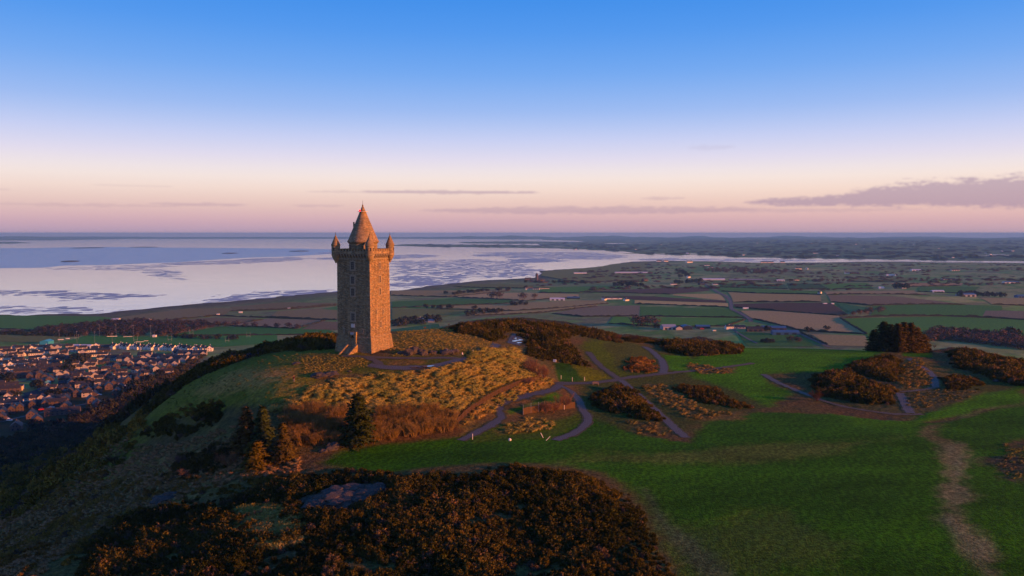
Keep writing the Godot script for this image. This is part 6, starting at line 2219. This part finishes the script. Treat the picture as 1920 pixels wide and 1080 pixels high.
# ---------------------------------------------------------------- playing fields
func make_sports():
	var b := Bag.new()
	for x in [-2.8, 2.8]: b.tube(Vector3(x, -0.5, 0), Vector3(x, 10.0, 0), 0.09, 0.07, 6)
	b.tube(Vector3(-2.8, 3.0, 0), Vector3(2.8, 3.0, 0), 0.10, 0.10, 6)
	var gm := b.mesh()
	var i := 0
	for q in [[254.5, 640.5, "white rugby posts behind the left of the white row"], [318.5, 640, "white rugby posts standing alone on the near playing field"], [286, 632, "white rugby posts at the top of the near field"], [359, 628, "left rugby posts on the far playing field"], [466, 633, "right rugby posts on the far playing field"], [426, 642, "rugby posts by the gorse edge"], [144, 637, "rugby posts in the left corner of the near field"]]:
		var t := thing("rugby_goalposts", q[2], "goalposts", hit(q[0], q[1], 400.0), deg_to_rad(15.0), "rugby goalposts")
		var w := put("post_frame", gm, M.pale_steel, t)
		i += 1
	b = Bag.new()
	b.tube(Vector3(0, -0.5, 0), Vector3(0, 21.0, 0), 0.14, 0.08, 6)
	var pm := b.mesh()
	b = Bag.new()
	b.box(Vector3(-1.0, 20.5, -0.15), Vector3(1.0, 21.1, 0.15))
	var hm := b.mesh()
	var names_ := ["first floodlight mast from the left on the near side", "second floodlight mast from the left on the near side", "third floodlight mast from the left on the near side", "fourth floodlight mast on the near side, by the white row", "first floodlight mast from the left on the far side", "second floodlight mast from the left on the far side", "third floodlight mast from the left on the far side", "fourth floodlight mast from the left on the far side"]
	i = 0
	for q in [[111.5, 643.5], [144.5, 645], [178, 646], [211, 649], [187, 631], [218, 631], [250.5, 632], [283, 633]]:
		var t := thing("floodlight_mast", names_[i], "mast", hit(q[0], q[1], 400.0), 0.3, "floodlight masts round the playing field")
		put("pole", pm, M.grey_steel, t)
		put("lamp_bank", hm, M.grey_steel, t)
		i += 1
	# touchline boards
	for q in [["white advertising hoarding at the left touchline", 114, 637.5, 5.0], ["second white hoarding along the left touchline", 127, 635.5, 3.5], ["white hoarding on the far touchline", 210, 631.5, 9.0], ["second white hoarding on the far touchline", 240, 632, 8.0], ["white fence run on the middle touchline", 262, 642, 7.0], ["second white fence run on the middle touchline", 274, 640, 4.0]]:
		var p := hit(q[1], q[2], 400.0)
		var t := thing("hoarding", q[0], "hoarding", p, deg_to_rad(12.0), "white boards round the pitch")
		var w: float = q[3] / FOCAL * -p.z
		var hb := Bag.new()
		hb.box(Vector3(-w, 0.2, -0.05), Vector3(w, 1.4, 0.05))
		put("board", hb.mesh(), M.white, t)
		for k in 4:
			var fb := Bag.new()
			fb.box(Vector3(lerpf(-w, w, k / 3.0) - 0.06, -0.4, -0.15), Vector3(lerpf(-w, w, k / 3.0) + 0.06, 1.3, -0.052))
			put("post", fb.mesh(), M.metal, t)

# ---------------------------------------------------------------- farms and lone houses
func make_farms():
	# [label, category, u, v, width px, depth m, wall m, roof m, wall, roof, turn, doors]
	var A := [
		["large grey barn at the left of the farmyard", "barn", 1253, 617, 26, 22.0, 5.0, 4.0, M.grey_render, M.grey_steel, 6.0], ["dark open shed beside the large grey barn", "barn", 1287, 617, 18, 20.0, 5.5, 2.5, M.slate, M.blue_steel, 4.0], ["low stone shed right of the grey barn", "barn", 1272, 618, 12, 12.0, 4.0, 2.5, M.grey_render, M.slate, 4.0], ["blue roofed cattle shed with a red doorway", "barn", 1317, 615, 26, 18.0, 4.0, 2.0, M.slate, M.blue_steel, -3.0],
		["white farmhouse in the middle of the farmyard", "house", 1367, 617, 14, 8.0, 5.0, 3.0, M.white, M.slate, 10.0], ["low grey cottage right of the white farmhouse", "house", 1387, 616, 20, 9.0, 3.5, 3.0, M.grey_render, M.slate, -8.0], ["brown stone barn right of the cottage", "barn", 1415, 621, 30, 14.0, 5.0, 3.5, M.brown_brick, M.tile, -6.0], ["bright blue steel barn nearest the hill", "barn", 1472, 627, 48, 18.0, 5.0, 2.6, M.blue_steel, M.blue_steel, -6.0], ["long blue roofed barn behind the bright blue one", "barn", 1450, 618, 44, 16.0, 4.0, 3.0, M.brown_brick, M.blue_steel, -8.0],
		["blue shed half hidden by the purple wood at the right", "barn", 1776, 624, 28, 14.0, 5.0, 2.0, M.blue_steel, M.blue_steel, 0.0],
		["pale blue roofed barn in the fields right of the tower", "barn", 1045, 563, 28, 16.0, 4.5, 2.5, M.pale_steel, M.pale_steel, -4.0], ["dark shed right of the pale blue barn", "barn", 1075, 560, 24, 12.0, 3.5, 2.0, M.slate, M.blue_steel, -4.0], ["long white farmhouse in the middle fields", "house", 1147, 561, 38, 9.0, 4.0, 3.0, M.white, M.slate, -3.0], ["small white cottage right of the long white farmhouse", "house", 1174, 564, 8, 8.0, 4.0, 3.0, M.white, M.slate, 40.0], ["white gable at the left of the long farmhouse", "house", 1133, 563, 7, 8.0, 4.5, 3.5, M.white, M.slate, 60.0],
		["red roofed farmhouse by the tan field", "house", 992, 543, 14, 10.0, 4.0, 4.0, M.cream, M.brick, 14.0], ["pale barn beside the red roofed farmhouse", "barn", 1006, 543, 12, 12.0, 4.0, 3.0, M.cream, M.slate, -10.0], ["low pink outbuilding right of the red roofed farm", "barn", 1022, 542, 16, 8.0, 3.0, 2.0, M.cream, M.tile, 0.0],
		["white villa among trees just right of the tower", "house", 788, 603, 9, 9.0, 5.0, 4.0, M.white, M.slate, 40.0], ["second white gable beside the villa right of the tower", "house", 797, 603, 8, 9.0, 4.5, 4.0, M.white, M.slate, 60.0], ["blue roofed annex of the villa right of the tower", "house", 809, 604, 12, 9.0, 3.5, 3.0, M.grey_render, M.blue_steel, -5.0],
		["brick house on the shore left of the church tower", "house", 990, 525, 12, 10.0, 6.0, 4.0, M.brick, M.tile, 10.0], ["brick house right of the church tower", "house", 1015, 527, 10, 10.0, 5.0, 4.0, M.brick, M.tile, 30.0], ["low brick range below the church tower", "house", 1003, 529, 20, 10.0, 4.0, 3.0, M.brick, M.tile, -5.0], ["far brick house right of the shore hamlet", "house", 1022, 530, 8, 9.0, 4.0, 3.0, M.brick, M.slate, 20.0],
		["red brick farmhouse beside the dark copse", "house", 1209, 527, 10, 12.0, 6.0, 5.0, M.brick, M.tile, 50.0], ["long glasshouse on the wide point", "greenhouse", 1185, 512, 64, 24.0, 4.0, 2.0, M.pale_steel, M.pale_steel, 0.0], ["brick end of the long glasshouse", "barn", 1219, 513, 8, 20.0, 6.0, 3.0, M.brick, M.tile, 0.0], ["white polytunnel row left on the point", "greenhouse", 1088, 513, 24, 20.0, 3.5, 2.0, M.white, M.white, 0.0],
		["long pale glasshouse right of the hamlet", "greenhouse", 1336, 525, 44, 26.0, 4.5, 2.5, M.pale_steel, M.pale_steel, -2.0], ["low brown range right of the long glasshouse", "barn", 1398, 526, 62, 14.0, 4.0, 2.0, M.tile, M.grey_steel, -2.0], ["pale blue shed farther right of the glasshouse", "barn", 1463, 527, 14, 14.0, 4.0, 2.0, M.pale_steel, M.pale_steel, 0.0], ["cream house right of the pale blue shed", "house", 1493, 526, 10, 10.0, 4.0, 3.0, M.cream, M.tile, 0.0],
		["white house in the roadside hamlet", "house", 1291, 521, 6, 9.0, 6.0, 4.0, M.white, M.slate, 30.0], ["white house below the hamlet trees", "house", 1263, 534, 12, 10.0, 4.0, 3.0, M.white, M.slate, 0.0], ["dark barn at the top of the road", "barn", 1315, 534, 10, 14.0, 5.0, 3.0, M.slate, M.slate, 20.0], ["white bungalow right of the road top", "house", 1341, 534, 9, 10.0, 3.5, 3.0, M.white, M.slate, 0.0],
		["white house on the shore at the left of the point", "house", 1236, 490.5, 10, 12.0, 6.0, 5.0, M.white, M.slate, 0.0], ["second white house on the shore of the point", "house", 1248, 490.5, 8, 12.0, 6.0, 5.0, M.white, M.slate, 20.0], ["white gabled farm on the shore right of the point", "house", 1292, 492.5, 12, 14.0, 7.0, 6.0, M.white, M.slate, 30.0], ["pale terrace on the shore below the far woods", "house", 1438, 493, 24, 12.0, 6.0, 4.0, M.cream, M.slate, 0.0], ["lone pale house at the right of the shore terrace", "house", 1467, 493, 8, 12.0, 6.0, 5.0, M.white, M.slate, 0.0],
		["white cottage in the far fields above the road", "house", 1325, 498, 10, 10.0, 4.0, 3.0, M.white, M.slate, 0.0], ["white cottage just below the far field cottage", "house", 1332, 502, 9, 10.0, 4.0, 3.0, M.white, M.slate, 0.0], ["pink house in the far middle wood", "house", 1497, 505, 12, 10.0, 6.0, 4.0, M.cream, M.tile, 0.0], ["white gable right of the pink house", "house", 1513, 505, 5, 10.0, 6.0, 4.0, M.white, M.slate, 60.0],
		["white house with red roof beside the dark belt", "house", 1588, 513, 8, 10.0, 5.0, 4.0, M.white, M.brick, 0.0], ["brick farm range right of the dark belt", "barn", 1602, 513, 16, 12.0, 5.0, 3.0, M.brick, M.tile, 0.0], ["bright white bungalow in the right fields", "house", 1669, 517, 14, 10.0, 3.5, 3.0, M.white, M.white, 0.0], ["white gable at the end of the bright bungalow", "house", 1677.5, 517, 4, 8.0, 5.0, 4.0, M.white, M.slate, 60.0], ["white farm sheds high in the right fields", "barn", 1717, 508, 18, 20.0, 5.0, 3.0, M.white, M.pale_steel, 0.0], ["pale farm at the far right of the middle plain", "barn", 1790, 508, 14, 16.0, 5.0, 3.0, M.cream, M.tile, 0.0],
		["lone house under the tall trees in the right fields", "house", 1694, 541, 8, 10.0, 4.0, 3.0, M.cream, M.tile, 0.0], ["white bungalow left of the lone house", "house", 1652, 541, 9, 10.0, 3.5, 2.5, M.white, M.white, 0.0], ["blue grey sheds in the green field at the right", "barn", 1757, 548, 22, 16.0, 4.0, 2.5, M.pale_steel, M.pale_steel, 0.0], ["big blue grey farm sheds at the right", "barn", 1811, 556, 30, 22.0, 6.0, 3.5, M.grey_steel, M.blue_steel, 5.0], ["dark blue barn at the right edge", "barn", 1914, 558, 18, 18.0, 5.0, 3.0, M.blue_steel, M.blue_steel, 0.0], ["white blue roofed sheds far right", "barn", 1895, 531, 28, 16.0, 4.0, 2.5, M.white, M.blue_steel, 0.0], ["cream range left of the far right sheds", "barn", 1778, 525, 24, 14.0, 4.0, 3.0, M.cream, M.slate, 0.0], ["white cottage at the corner of the brown field", "house", 1537, 551, 4, 8.0, 4.0, 3.0, M.white, M.slate, 40.0],
		["white silo shaped sheds on the plum field edge", "barn", 1398, 579, 10, 6.0, 2.2, 1.0, M.white, M.white, 0.0], ["white plastic covered clamp right on the purple field", "barn", 1547, 570, 7, 5.0, 1.6, 0.8, M.white, M.white, 0.0], ["second white clamp right on the purple field", "barn", 1561, 570, 5, 5.0, 1.6, 0.8, M.white, M.white, 0.0],
		["long white shed by the shore at the left", "barn", 217, 602, 14, 12.0, 4.0, 2.0, M.white, M.pale_steel, 4.0], ["white hut on the brown shore field", "barn", 281, 601, 5, 5.0, 2.5, 1.5, M.white, M.white, 0.0], ["small white caravan on the salt field left of the tower", "caravan", 451, 586.5, 6, 4.0, 2.6, 0.6, M.white, M.white, 0.0], ["white caravan nearest the tower on the salt field", "caravan", 542, 579.5, 5, 4.0, 2.6, 0.6, M.white, M.white, 0.0], ["white caravan left of the straight dyke", "caravan", 409, 590.5, 5, 4.0, 2.4, 0.6, M.white, M.white, 0.0], ["white hut in the bare wood by the playing field", "hut", 134, 614.5, 5, 4.0, 3.0, 1.0, M.white, M.white, 0.0], ["white changing hut beside the far touchline", "hut", 290, 632.5, 6, 5.0, 3.5, 1.0, M.white, M.white, 0.0],
		["turquoise roofed club house by the pale waste ground", "club house", 88, 645, 16, 16.0, 5.0, 2.5, mat(0.03, 0.26, 0.40), mat(0.03, 0.30, 0.48), 0.0], ["long pale stand at the playing field, left one", "stand", 139, 651.5, 23, 10.0, 4.0, 1.2, M.pale_steel, M.pale_steel, -3.0], ["long pale stand at the playing field, right one", "stand", 163, 652.5, 21, 10.0, 4.6, 1.2, M.pale_steel, M.pale_steel, -3.0], ["pale pavilion right of the two stands", "pavilion", 181, 651, 9, 10.0, 4.5, 2.5, M.cream, M.slate, 20.0], ["turquoise garden shed in the lower estate", "shed", 89, 720, 9, 6.0, 2.6, 1.5, mat(0.10, 0.30, 0.34), mat(0.10, 0.34, 0.40), 15.0], ["cream flat roofed school block at the left", "school", 28, 731, 26, 14.0, 5.0, 1.0, M.cream, M.tile, 25.0], ["school hall with a long tiled roof at the left", "school", 12, 733, 30, 16.0, 4.0, 6.0, M.brick, M.tile, 40.0],
	]
	for q in A:
		var p := hit(q[2], q[3], 380.0)
		var w: float = q[4] / FOCAL * -p.z / maxf(0.6, absf(cos(deg_to_rad(q[10]))))
		var kind: String = String(q[1]).replace(" ", "_")
		var t := thing(kind, q[0], q[1], p, deg_to_rad(q[10]))
		var dep: float = q[5]
		if w >= dep: gabled(w, dep, q[6], q[7], q[8], q[9], t)
		else: gabled(dep, w, q[6], q[7], q[8], q[9], t, Vector3.ZERO, PI * 0.5)
		var zf := dep * 0.5
		if q[1] == "house":
			chimney(t, Vector3(0, q[6] + q[7] - 0.2, 0), q[8])
			for k in 3: pane(t, Vector3(w * (k - 1) * 0.3, q[6] * 0.55, zf + 0.02), Vector3(0, 0, 1), w * 0.11, q[6] * 0.3, "window" if k != 1 else "door")
		elif q[6] > 3.0 and w > 14.0 and q[1] != "greenhouse":
			for k in 3: pane(t, Vector3(w * (k - 1) * 0.3, q[6] * 0.4, zf + 0.02), Vector3(0, 0, 1), w * 0.16, q[6] * 0.7, "doorway")
	# church tower on the shore, its sunset red put into the wall colour
	var p := hit(1006.5, 526, 380.0)
	var t := thing("church_tower", "church tower over the shore hamlet, sunset red put into its colour", "tower", p)
	var b := Bag.new()
	b.lathe(PackedVector2Array([Vector2(6.0, -3), Vector2(5.2, 24.0), Vector2(5.5, 24.2), Vector2(5.5, 25.5)]), 16)
	put("shaft", b.mesh(), M.brick, t)
	b = Bag.new()
	b.lathe(PackedVector2Array([Vector2(5.8, 25.4), Vector2(0.0, 31.0)]), 16)
	put("roof", b.mesh(), M.brick, t)
	for k in 3: pane(t, Vector3(0, 6.0 + 6.0 * k, 5.75 - 0.18 * k), Vector3(0, 0, 1), 1.2, 1.8)
	# distant white houses across the water
	var r := RandomNumberGenerator.new()
	r.seed = 31
	var fb: Node3D = null
	var spots := [[1192, 467], [1289, 473], [1357, 463], [1394, 477], [1470, 466], [1522, 462], [1527, 475.5], [1532, 475.5], [1558, 453], [1570, 479], [1605, 463], [1659, 456], [1687, 456], [1692, 456], [1706, 473], [1713, 462], [1739, 459.5], [1787, 482], [1802, 463.5], [1848, 473.5], [1857, 475], [1858, 481], [1879, 472], [1899, 471.5], [1150, 463], [1080, 466], [1240, 459], [1330, 455], [1420, 459], [1620, 470], [1760, 468], [1820, 455]]
	var words_ := ["at the left end of the far shore", "above the shore houses of the point", "in the upper far fields left of the middle", "low by the water left of the middle", "in the middle of the far slope", "right of the middle slope house", "left of a close pair near the far water", "right of a close pair near the far water", "high on the far slope in the middle", "by the water left of the small far wood", "at the left of the right hand slope", "high left of the close trio", "left of two touching houses high on the slope", "right of two touching houses high on the slope", "low by the dark far wood", "above the house by the dark far wood", "right of the two touching houses", "near the tip of the water at the right", "above the right bend of the water", "left of the bright right cluster", "in the bright right cluster", "lowest of the right cluster", "right of the bright right cluster", "near the right edge of the far shore", "on the last wooded island", "left among the islands trees", "behind the point near the islands", "in the hazy upper fields left", "in the hazy upper fields middle", "between the slope and the water on the right", "in the far fields above the water tip", "highest on the right in the haze"]
	for k in spots.size():
		var q: Array = spots[k]
		var pos := at_level(q[0], q[1], 12.0)
		pos.y = maxf(far_ground(pos.x, pos.z), 0.5)
		if fb == null:
			fb = thing("far_house", "far white house " + words_[k], "house", pos, 0.2, "white houses on the far shore")
			gabled(17.0, 10.0, 5.5, 4.0, M.white, M.slate, fb)
		else: copy(fb, pos, r.randf_range(-0.6, 0.6), "far white house " + words_[k], "", r.randf_range(0.8, 1.4))
	var v := car("white lorry parked on the grass below the farmyard", hit(1339, 621, 380.0), 0.4, M.white)
	v.scale = Vector3.ONE * 1.6
	var v2 := car("red tractor shed vehicle in the doorway of the cattle shed", hit(1316, 617.5, 380.0), 0.1, M.red_paint)
	v2.scale = Vector3.ONE * 1.8

# ---------------------------------------------------------------- people
# one skin over a skeleton of tapered capsules, meshed with surface nets
func body_mesh(bones: Array, step: float) -> ArrayMesh:
	var lo := Vector3(1e9, 1e9, 1e9)
	var hi := -lo
	for q in bones:
		for k in [0, 1]:
			var rr: float = maxf(q[2], q[3]) + step * 2.0
			lo = lo.min(q[k] - Vector3.ONE * rr)
			hi = hi.max(q[k] + Vector3.ONE * rr)
	var nx := int((hi.x - lo.x) / step) + 2
	var ny := int((hi.y - lo.y) / step) + 2
	var nzz := int((hi.z - lo.z) / step) + 2
	var f := PackedFloat32Array()
	f.resize(nx * ny * nzz)
	var owner_ := PackedInt32Array()
	owner_.resize(f.size())
	for k in nzz:
		for j in ny:
			for i in nx:
				var p := lo + Vector3(i, j, k) * step
				var best := 1e9
				var soft := 0.0
				var who := 0
				for q in bones.size():
					var bo: Array = bones[q]
					var ab: Vector3 = bo[1] - bo[0]
					var t := clampf((p - bo[0]).dot(ab) / maxf(ab.length_squared(), 1e-6), 0.0, 1.0)
					var d: float = (p - bo[0] - ab * t).length() - lerpf(bo[2], bo[3], t)
					soft += exp(-d * 40.0)
					if d < best:
						best = d
						who = q
				var at := (k * ny + j) * nx + i
				f[at] = -log(maxf(soft, 1e-30)) / 40.0
				owner_[at] = who
	var b := Bag.new()
	var id := {}
	for k in nzz - 1:
		for j in ny - 1:
			for i in nx - 1:
				var s := Vector3.ZERO
				var n := 0
				for e in [[0, 0, 0, 1, 0, 0], [0, 1, 0, 1, 1, 0], [0, 0, 1, 1, 0, 1], [0, 1, 1, 1, 1, 1], [0, 0, 0, 0, 1, 0], [1, 0, 0, 1, 1, 0], [0, 0, 1, 0, 1, 1], [1, 0, 1, 1, 1, 1], [0, 0, 0, 0, 0, 1], [1, 0, 0, 1, 0, 1], [0, 1, 0, 0, 1, 1], [1, 1, 0, 1, 1, 1]]:
					var va := f[((k + e[2]) * ny + j + e[1]) * nx + i + e[0]]
					var vb := f[((k + e[5]) * ny + j + e[4]) * nx + i + e[3]]
					if (va < 0.0) != (vb < 0.0):
						var t := va / (va - vb)
						s += Vector3(e[0], e[1], e[2]).lerp(Vector3(e[3], e[4], e[5]), t)
						n += 1
				if n == 0: continue
				var p := lo + (Vector3(i, j, k) + s / n) * step
				var c := (k * ny + j) * nx + i
				id[c] = b.v.size()
				b.v.append(p)
				b.n.append(Vector3(f[c + 1] - f[c], f[c + nx] - f[c], f[c + nx * ny] - f[c]).normalized())
				b.c.append(bones[owner_[c]][4])
	for k in range(1, nzz - 1):
		for j in range(1, ny - 1):
			for i in range(1, nx - 1):
				var c := (k * ny + j) * nx + i
				for ax in 3:
					var st: int = [1, nx, nx * ny][ax]
					var u: int = [nx, nx * ny, 1][ax]
					var w: int = [nx * ny, 1, nx][ax]
					if (f[c] < 0.0) == (f[c + st] < 0.0): continue
					if not (id.has(c) and id.has(c - u) and id.has(c - w) and id.has(c - u - w)): continue
					var q := [id[c - u - w], id[c - w], id[c], id[c - u]]
					if f[c] < 0.0: b.ix.append_array([q[0], q[2], q[1], q[0], q[3], q[2]])
					else: b.ix.append_array([q[0], q[1], q[2], q[0], q[2], q[3]])
	return b.mesh()

func person(label: String, at: Vector3, turn: float, coat: Color, trousers: Color, stride: float, sit := false):
	var skin := Color(0.36, 0.20, 0.14)
	var hair := Color(0.03, 0.02, 0.015)
	var shoe := Color(0.02, 0.02, 0.02)
	var B := []
	var hip := Vector3(0, 0.92, 0)
	B.append([hip, Vector3(0, 1.16, 0), 0.155, 0.15, coat])
	B.append([Vector3(-0.06, 1.18, 0), Vector3(-0.10, 1.38, 0), 0.13, 0.11, coat])
	B.append([Vector3(0.06, 1.18, 0), Vector3(0.10, 1.38, 0), 0.13, 0.11, coat])
	B.append([Vector3(0, 1.40, 0), Vector3(0, 1.52, 0.01), 0.065, 0.055, skin])
	B.append([Vector3(0, 1.60, 0.02), Vector3(0, 1.66, 0.015), 0.085, 0.098, skin])
	B.append([Vector3(0, 1.66, -0.02), Vector3(0, 1.69, 0.0), 0.10, 0.10, hair])
	B.append([Vector3(0, 1.60, 0.11), Vector3(0, 1.63, 0.115), 0.018, 0.014, skin])
	for s in [-1.0, 1.0]:
		var sw: float = stride * s
		var knee := Vector3(0.10 * s, 0.50, 0.10 + sw * 0.5)
		var foot := Vector3(0.10 * s, 0.07, sw)
		B.append([Vector3(0.09 * s, 0.90, 0), knee, 0.105, 0.068, trousers])
		B.append([knee, foot, 0.066, 0.042, trousers])
		B.append([foot + Vector3(0, -0.02, -0.02), foot + Vector3(0, -0.035, 0.16), 0.045, 0.036, shoe])
		var el := Vector3(0.25 * s, 1.12, -sw * 0.35)
		var ha := Vector3(0.24 * s, 0.88, -sw * 0.6 + 0.10)
		B.append([Vector3(0.17 * s, 1.38, 0), el, 0.062, 0.050, coat])
		B.append([el, ha, 0.048, 0.036, coat])
		B.append([ha, ha + Vector3(0, -0.09, 0.03), 0.034, 0.026, skin])
	var o := put("person", body_mesh(B, 0.045), M.leaf)
	o.position = at
	o.rotation.y = turn
	tag(o, label, "person")

func make_people():
	person("person in dark jacket walking down the green shoulder left of the tower", hit(551, 717), 0.4, Color(0.05, 0.018, 0.014), Color(0.22, 0.20, 0.19), 0.26)
	person("person in white top walking along the sweeping path", hit(867, 671), 1.3, Color(0.62, 0.60, 0.62), Color(0.025, 0.02, 0.022), 0.24)
	person("person in black climbing over the edge of the green shoulder", hit(484.5, 669), 2.6, Color(0.012, 0.012, 0.014), Color(0.07, 0.06, 0.055), 0.2)
	person("person in blue jacket beside the black clad walker on the shoulder", hit(469, 671), 2.4, Color(0.012, 0.025, 0.075), Color(0.015, 0.018, 0.03), 0.2)
	person("second blue clad walker at the left of the shoulder group", hit(465, 672), 2.2, Color(0.015, 0.03, 0.06), Color(0.015, 0.016, 0.022), 0.22)
	person("person in grey standing by the ledge above the sweeping path", hit(838, 664), -0.5, Color(0.16, 0.15, 0.15), Color(0.05, 0.05, 0.06), 0.05)

# ---------------------------------------------------------------- small things
func make_small():
	# bench at the tee
	var t := thing("bench", "pale wooden bench at the corner of the two toned lawn", "bench", hit(1117, 722), 0.15)
	var b := Bag.new()
	for z in [-0.2, 0.0, 0.2]: b.box(Vector3(-1.0, 0.42, z - 0.08), Vector3(1.0, 0.47, z + 0.08))
	var pale := grain(mat(0.42, 0.30, 0.17, 0.8), M.fine, 1.0, false)
	put("seat", b.mesh(), pale, t)
	for y in [0.62, 0.82]:
		b = Bag.new()
		b.box(Vector3(-1.0, y, -0.33), Vector3(1.0, y + 0.13, -0.29))
		put("backrest_slat", b.mesh(), pale, t)
	for x in [-0.85, 0.85]:
		b = Bag.new()
		b.box(Vector3(x - 0.05, -0.1, -0.29), Vector3(x + 0.05, 0.95, -0.2))
		b.box(Vector3(x - 0.05, -0.1, 0.14), Vector3(x + 0.05, 0.417, 0.24))
		put("leg", b.mesh(), pale, t)
	# white box at the back of the lawn
	t = thing("tee_box_sign", "white box shaped tee sign behind the two toned lawn", "sign", hit(1040, 681), -0.3)
	b = Bag.new()
	b.box(Vector3(-0.5, 0.45, -0.2), Vector3(0.5, 1.25, 0.2))
	put("panel", b.mesh(), M.white, t)
	for x in [-0.4, 0.4]:
		b = Bag.new()
		b.box(Vector3(x - 0.05, -0.2, -0.05), Vector3(x + 0.05, 0.45, 0.05))
		put("leg", b.mesh(), M.wood, t)
	# marker stakes
	b = Bag.new()
	b.tube(Vector3(0, -0.2, 0), Vector3(0, 1.25, 0), 0.07, 0.06, 7)
	b.lathe(PackedVector2Array([Vector2(0.06, 1.25), Vector2(0.0, 1.30)]), 7)
	var stake := b.mesh()
	for q in [[886, 824, "white marker stake beside the winding path end", 0.0], [1073, 715, "white marker stake at the front of the two toned lawn", 0.0], [1096, 714, "white marker stake where the lawn changes colour", 0.0], [1052, 711, "white marker stake at the left corner of the lawn", 0.0], [1058, 768, "white post below the tall bush of the tee screen", 0.0], [887, 664, "white marker post beside the sweeping path", 0.0]]:
		var m := put("marker_stake", stake, M.white)
		m.position = hit(q[0], q[1])
		tag(m, q[2], "marker stake", "white marker stakes")
	for q in [[1018.5, 821, 0.45, "white leaning stake left of the pair on the lower lawn"], [1024, 826, -0.75, "white tilted stake right of the pair on the lower lawn"]]:
		var m := put("marker_stake", stake, M.white)
		m.position = hit(q[0], q[1])
		m.rotation.z = q[2]
		tag(m, q[3], "marker stake", "white marker stakes")
	b = Bag.new()
	b.lathe(PackedVector2Array([Vector2(0.0, 0.0), Vector2(0.3, 0.05), Vector2(0.34, 0.3), Vector2(0.2, 0.5), Vector2(0.0, 0.56)]), 12)
	var st := put("marker_stone", b.mesh(), M.white)
	st.position = hit(956, 826) - Vector3(0, 0.05, 0)
	tag(st, "white painted stone on the lower lawn", "marker stone")
	# signpost on the shoulder
	t = thing("signpost", "dark wooden signpost on the skyline right of the tower", "signpost", hit(797, 622), 0.4)
	b = Bag.new()
	b.tube(Vector3(0, -0.2, 0), Vector3(0, 1.9, 0), 0.07, 0.06, 6)
	put("post", b.mesh(), M.wood, t)
	b = Bag.new()
	b.box(Vector3(-0.45, 1.35, -0.09), Vector3(0.45, 1.75, -0.062))
	put("panel", b.mesh(), M.wood, t)
	# edging boards of the raised tee at the right
	t = thing("tee_edging", "timber edging along the left side of the raised right tee", "edging", hit(1691, 668))
	var a := hit(1691, 668)
	var e := hit(1689, 653)
	b = Bag.new()
	var dv := e - a
	b.obox(Transform3D(Basis.looking_at(Vector3(dv.x, 0, dv.z).normalized(), Vector3.UP), dv * 0.5 + Vector3(0, 0.1, 0)), Vector3(0.15, 0.9, Vector2(dv.x, dv.z).length()))
	put("board", b.mesh(), M.wood, t)
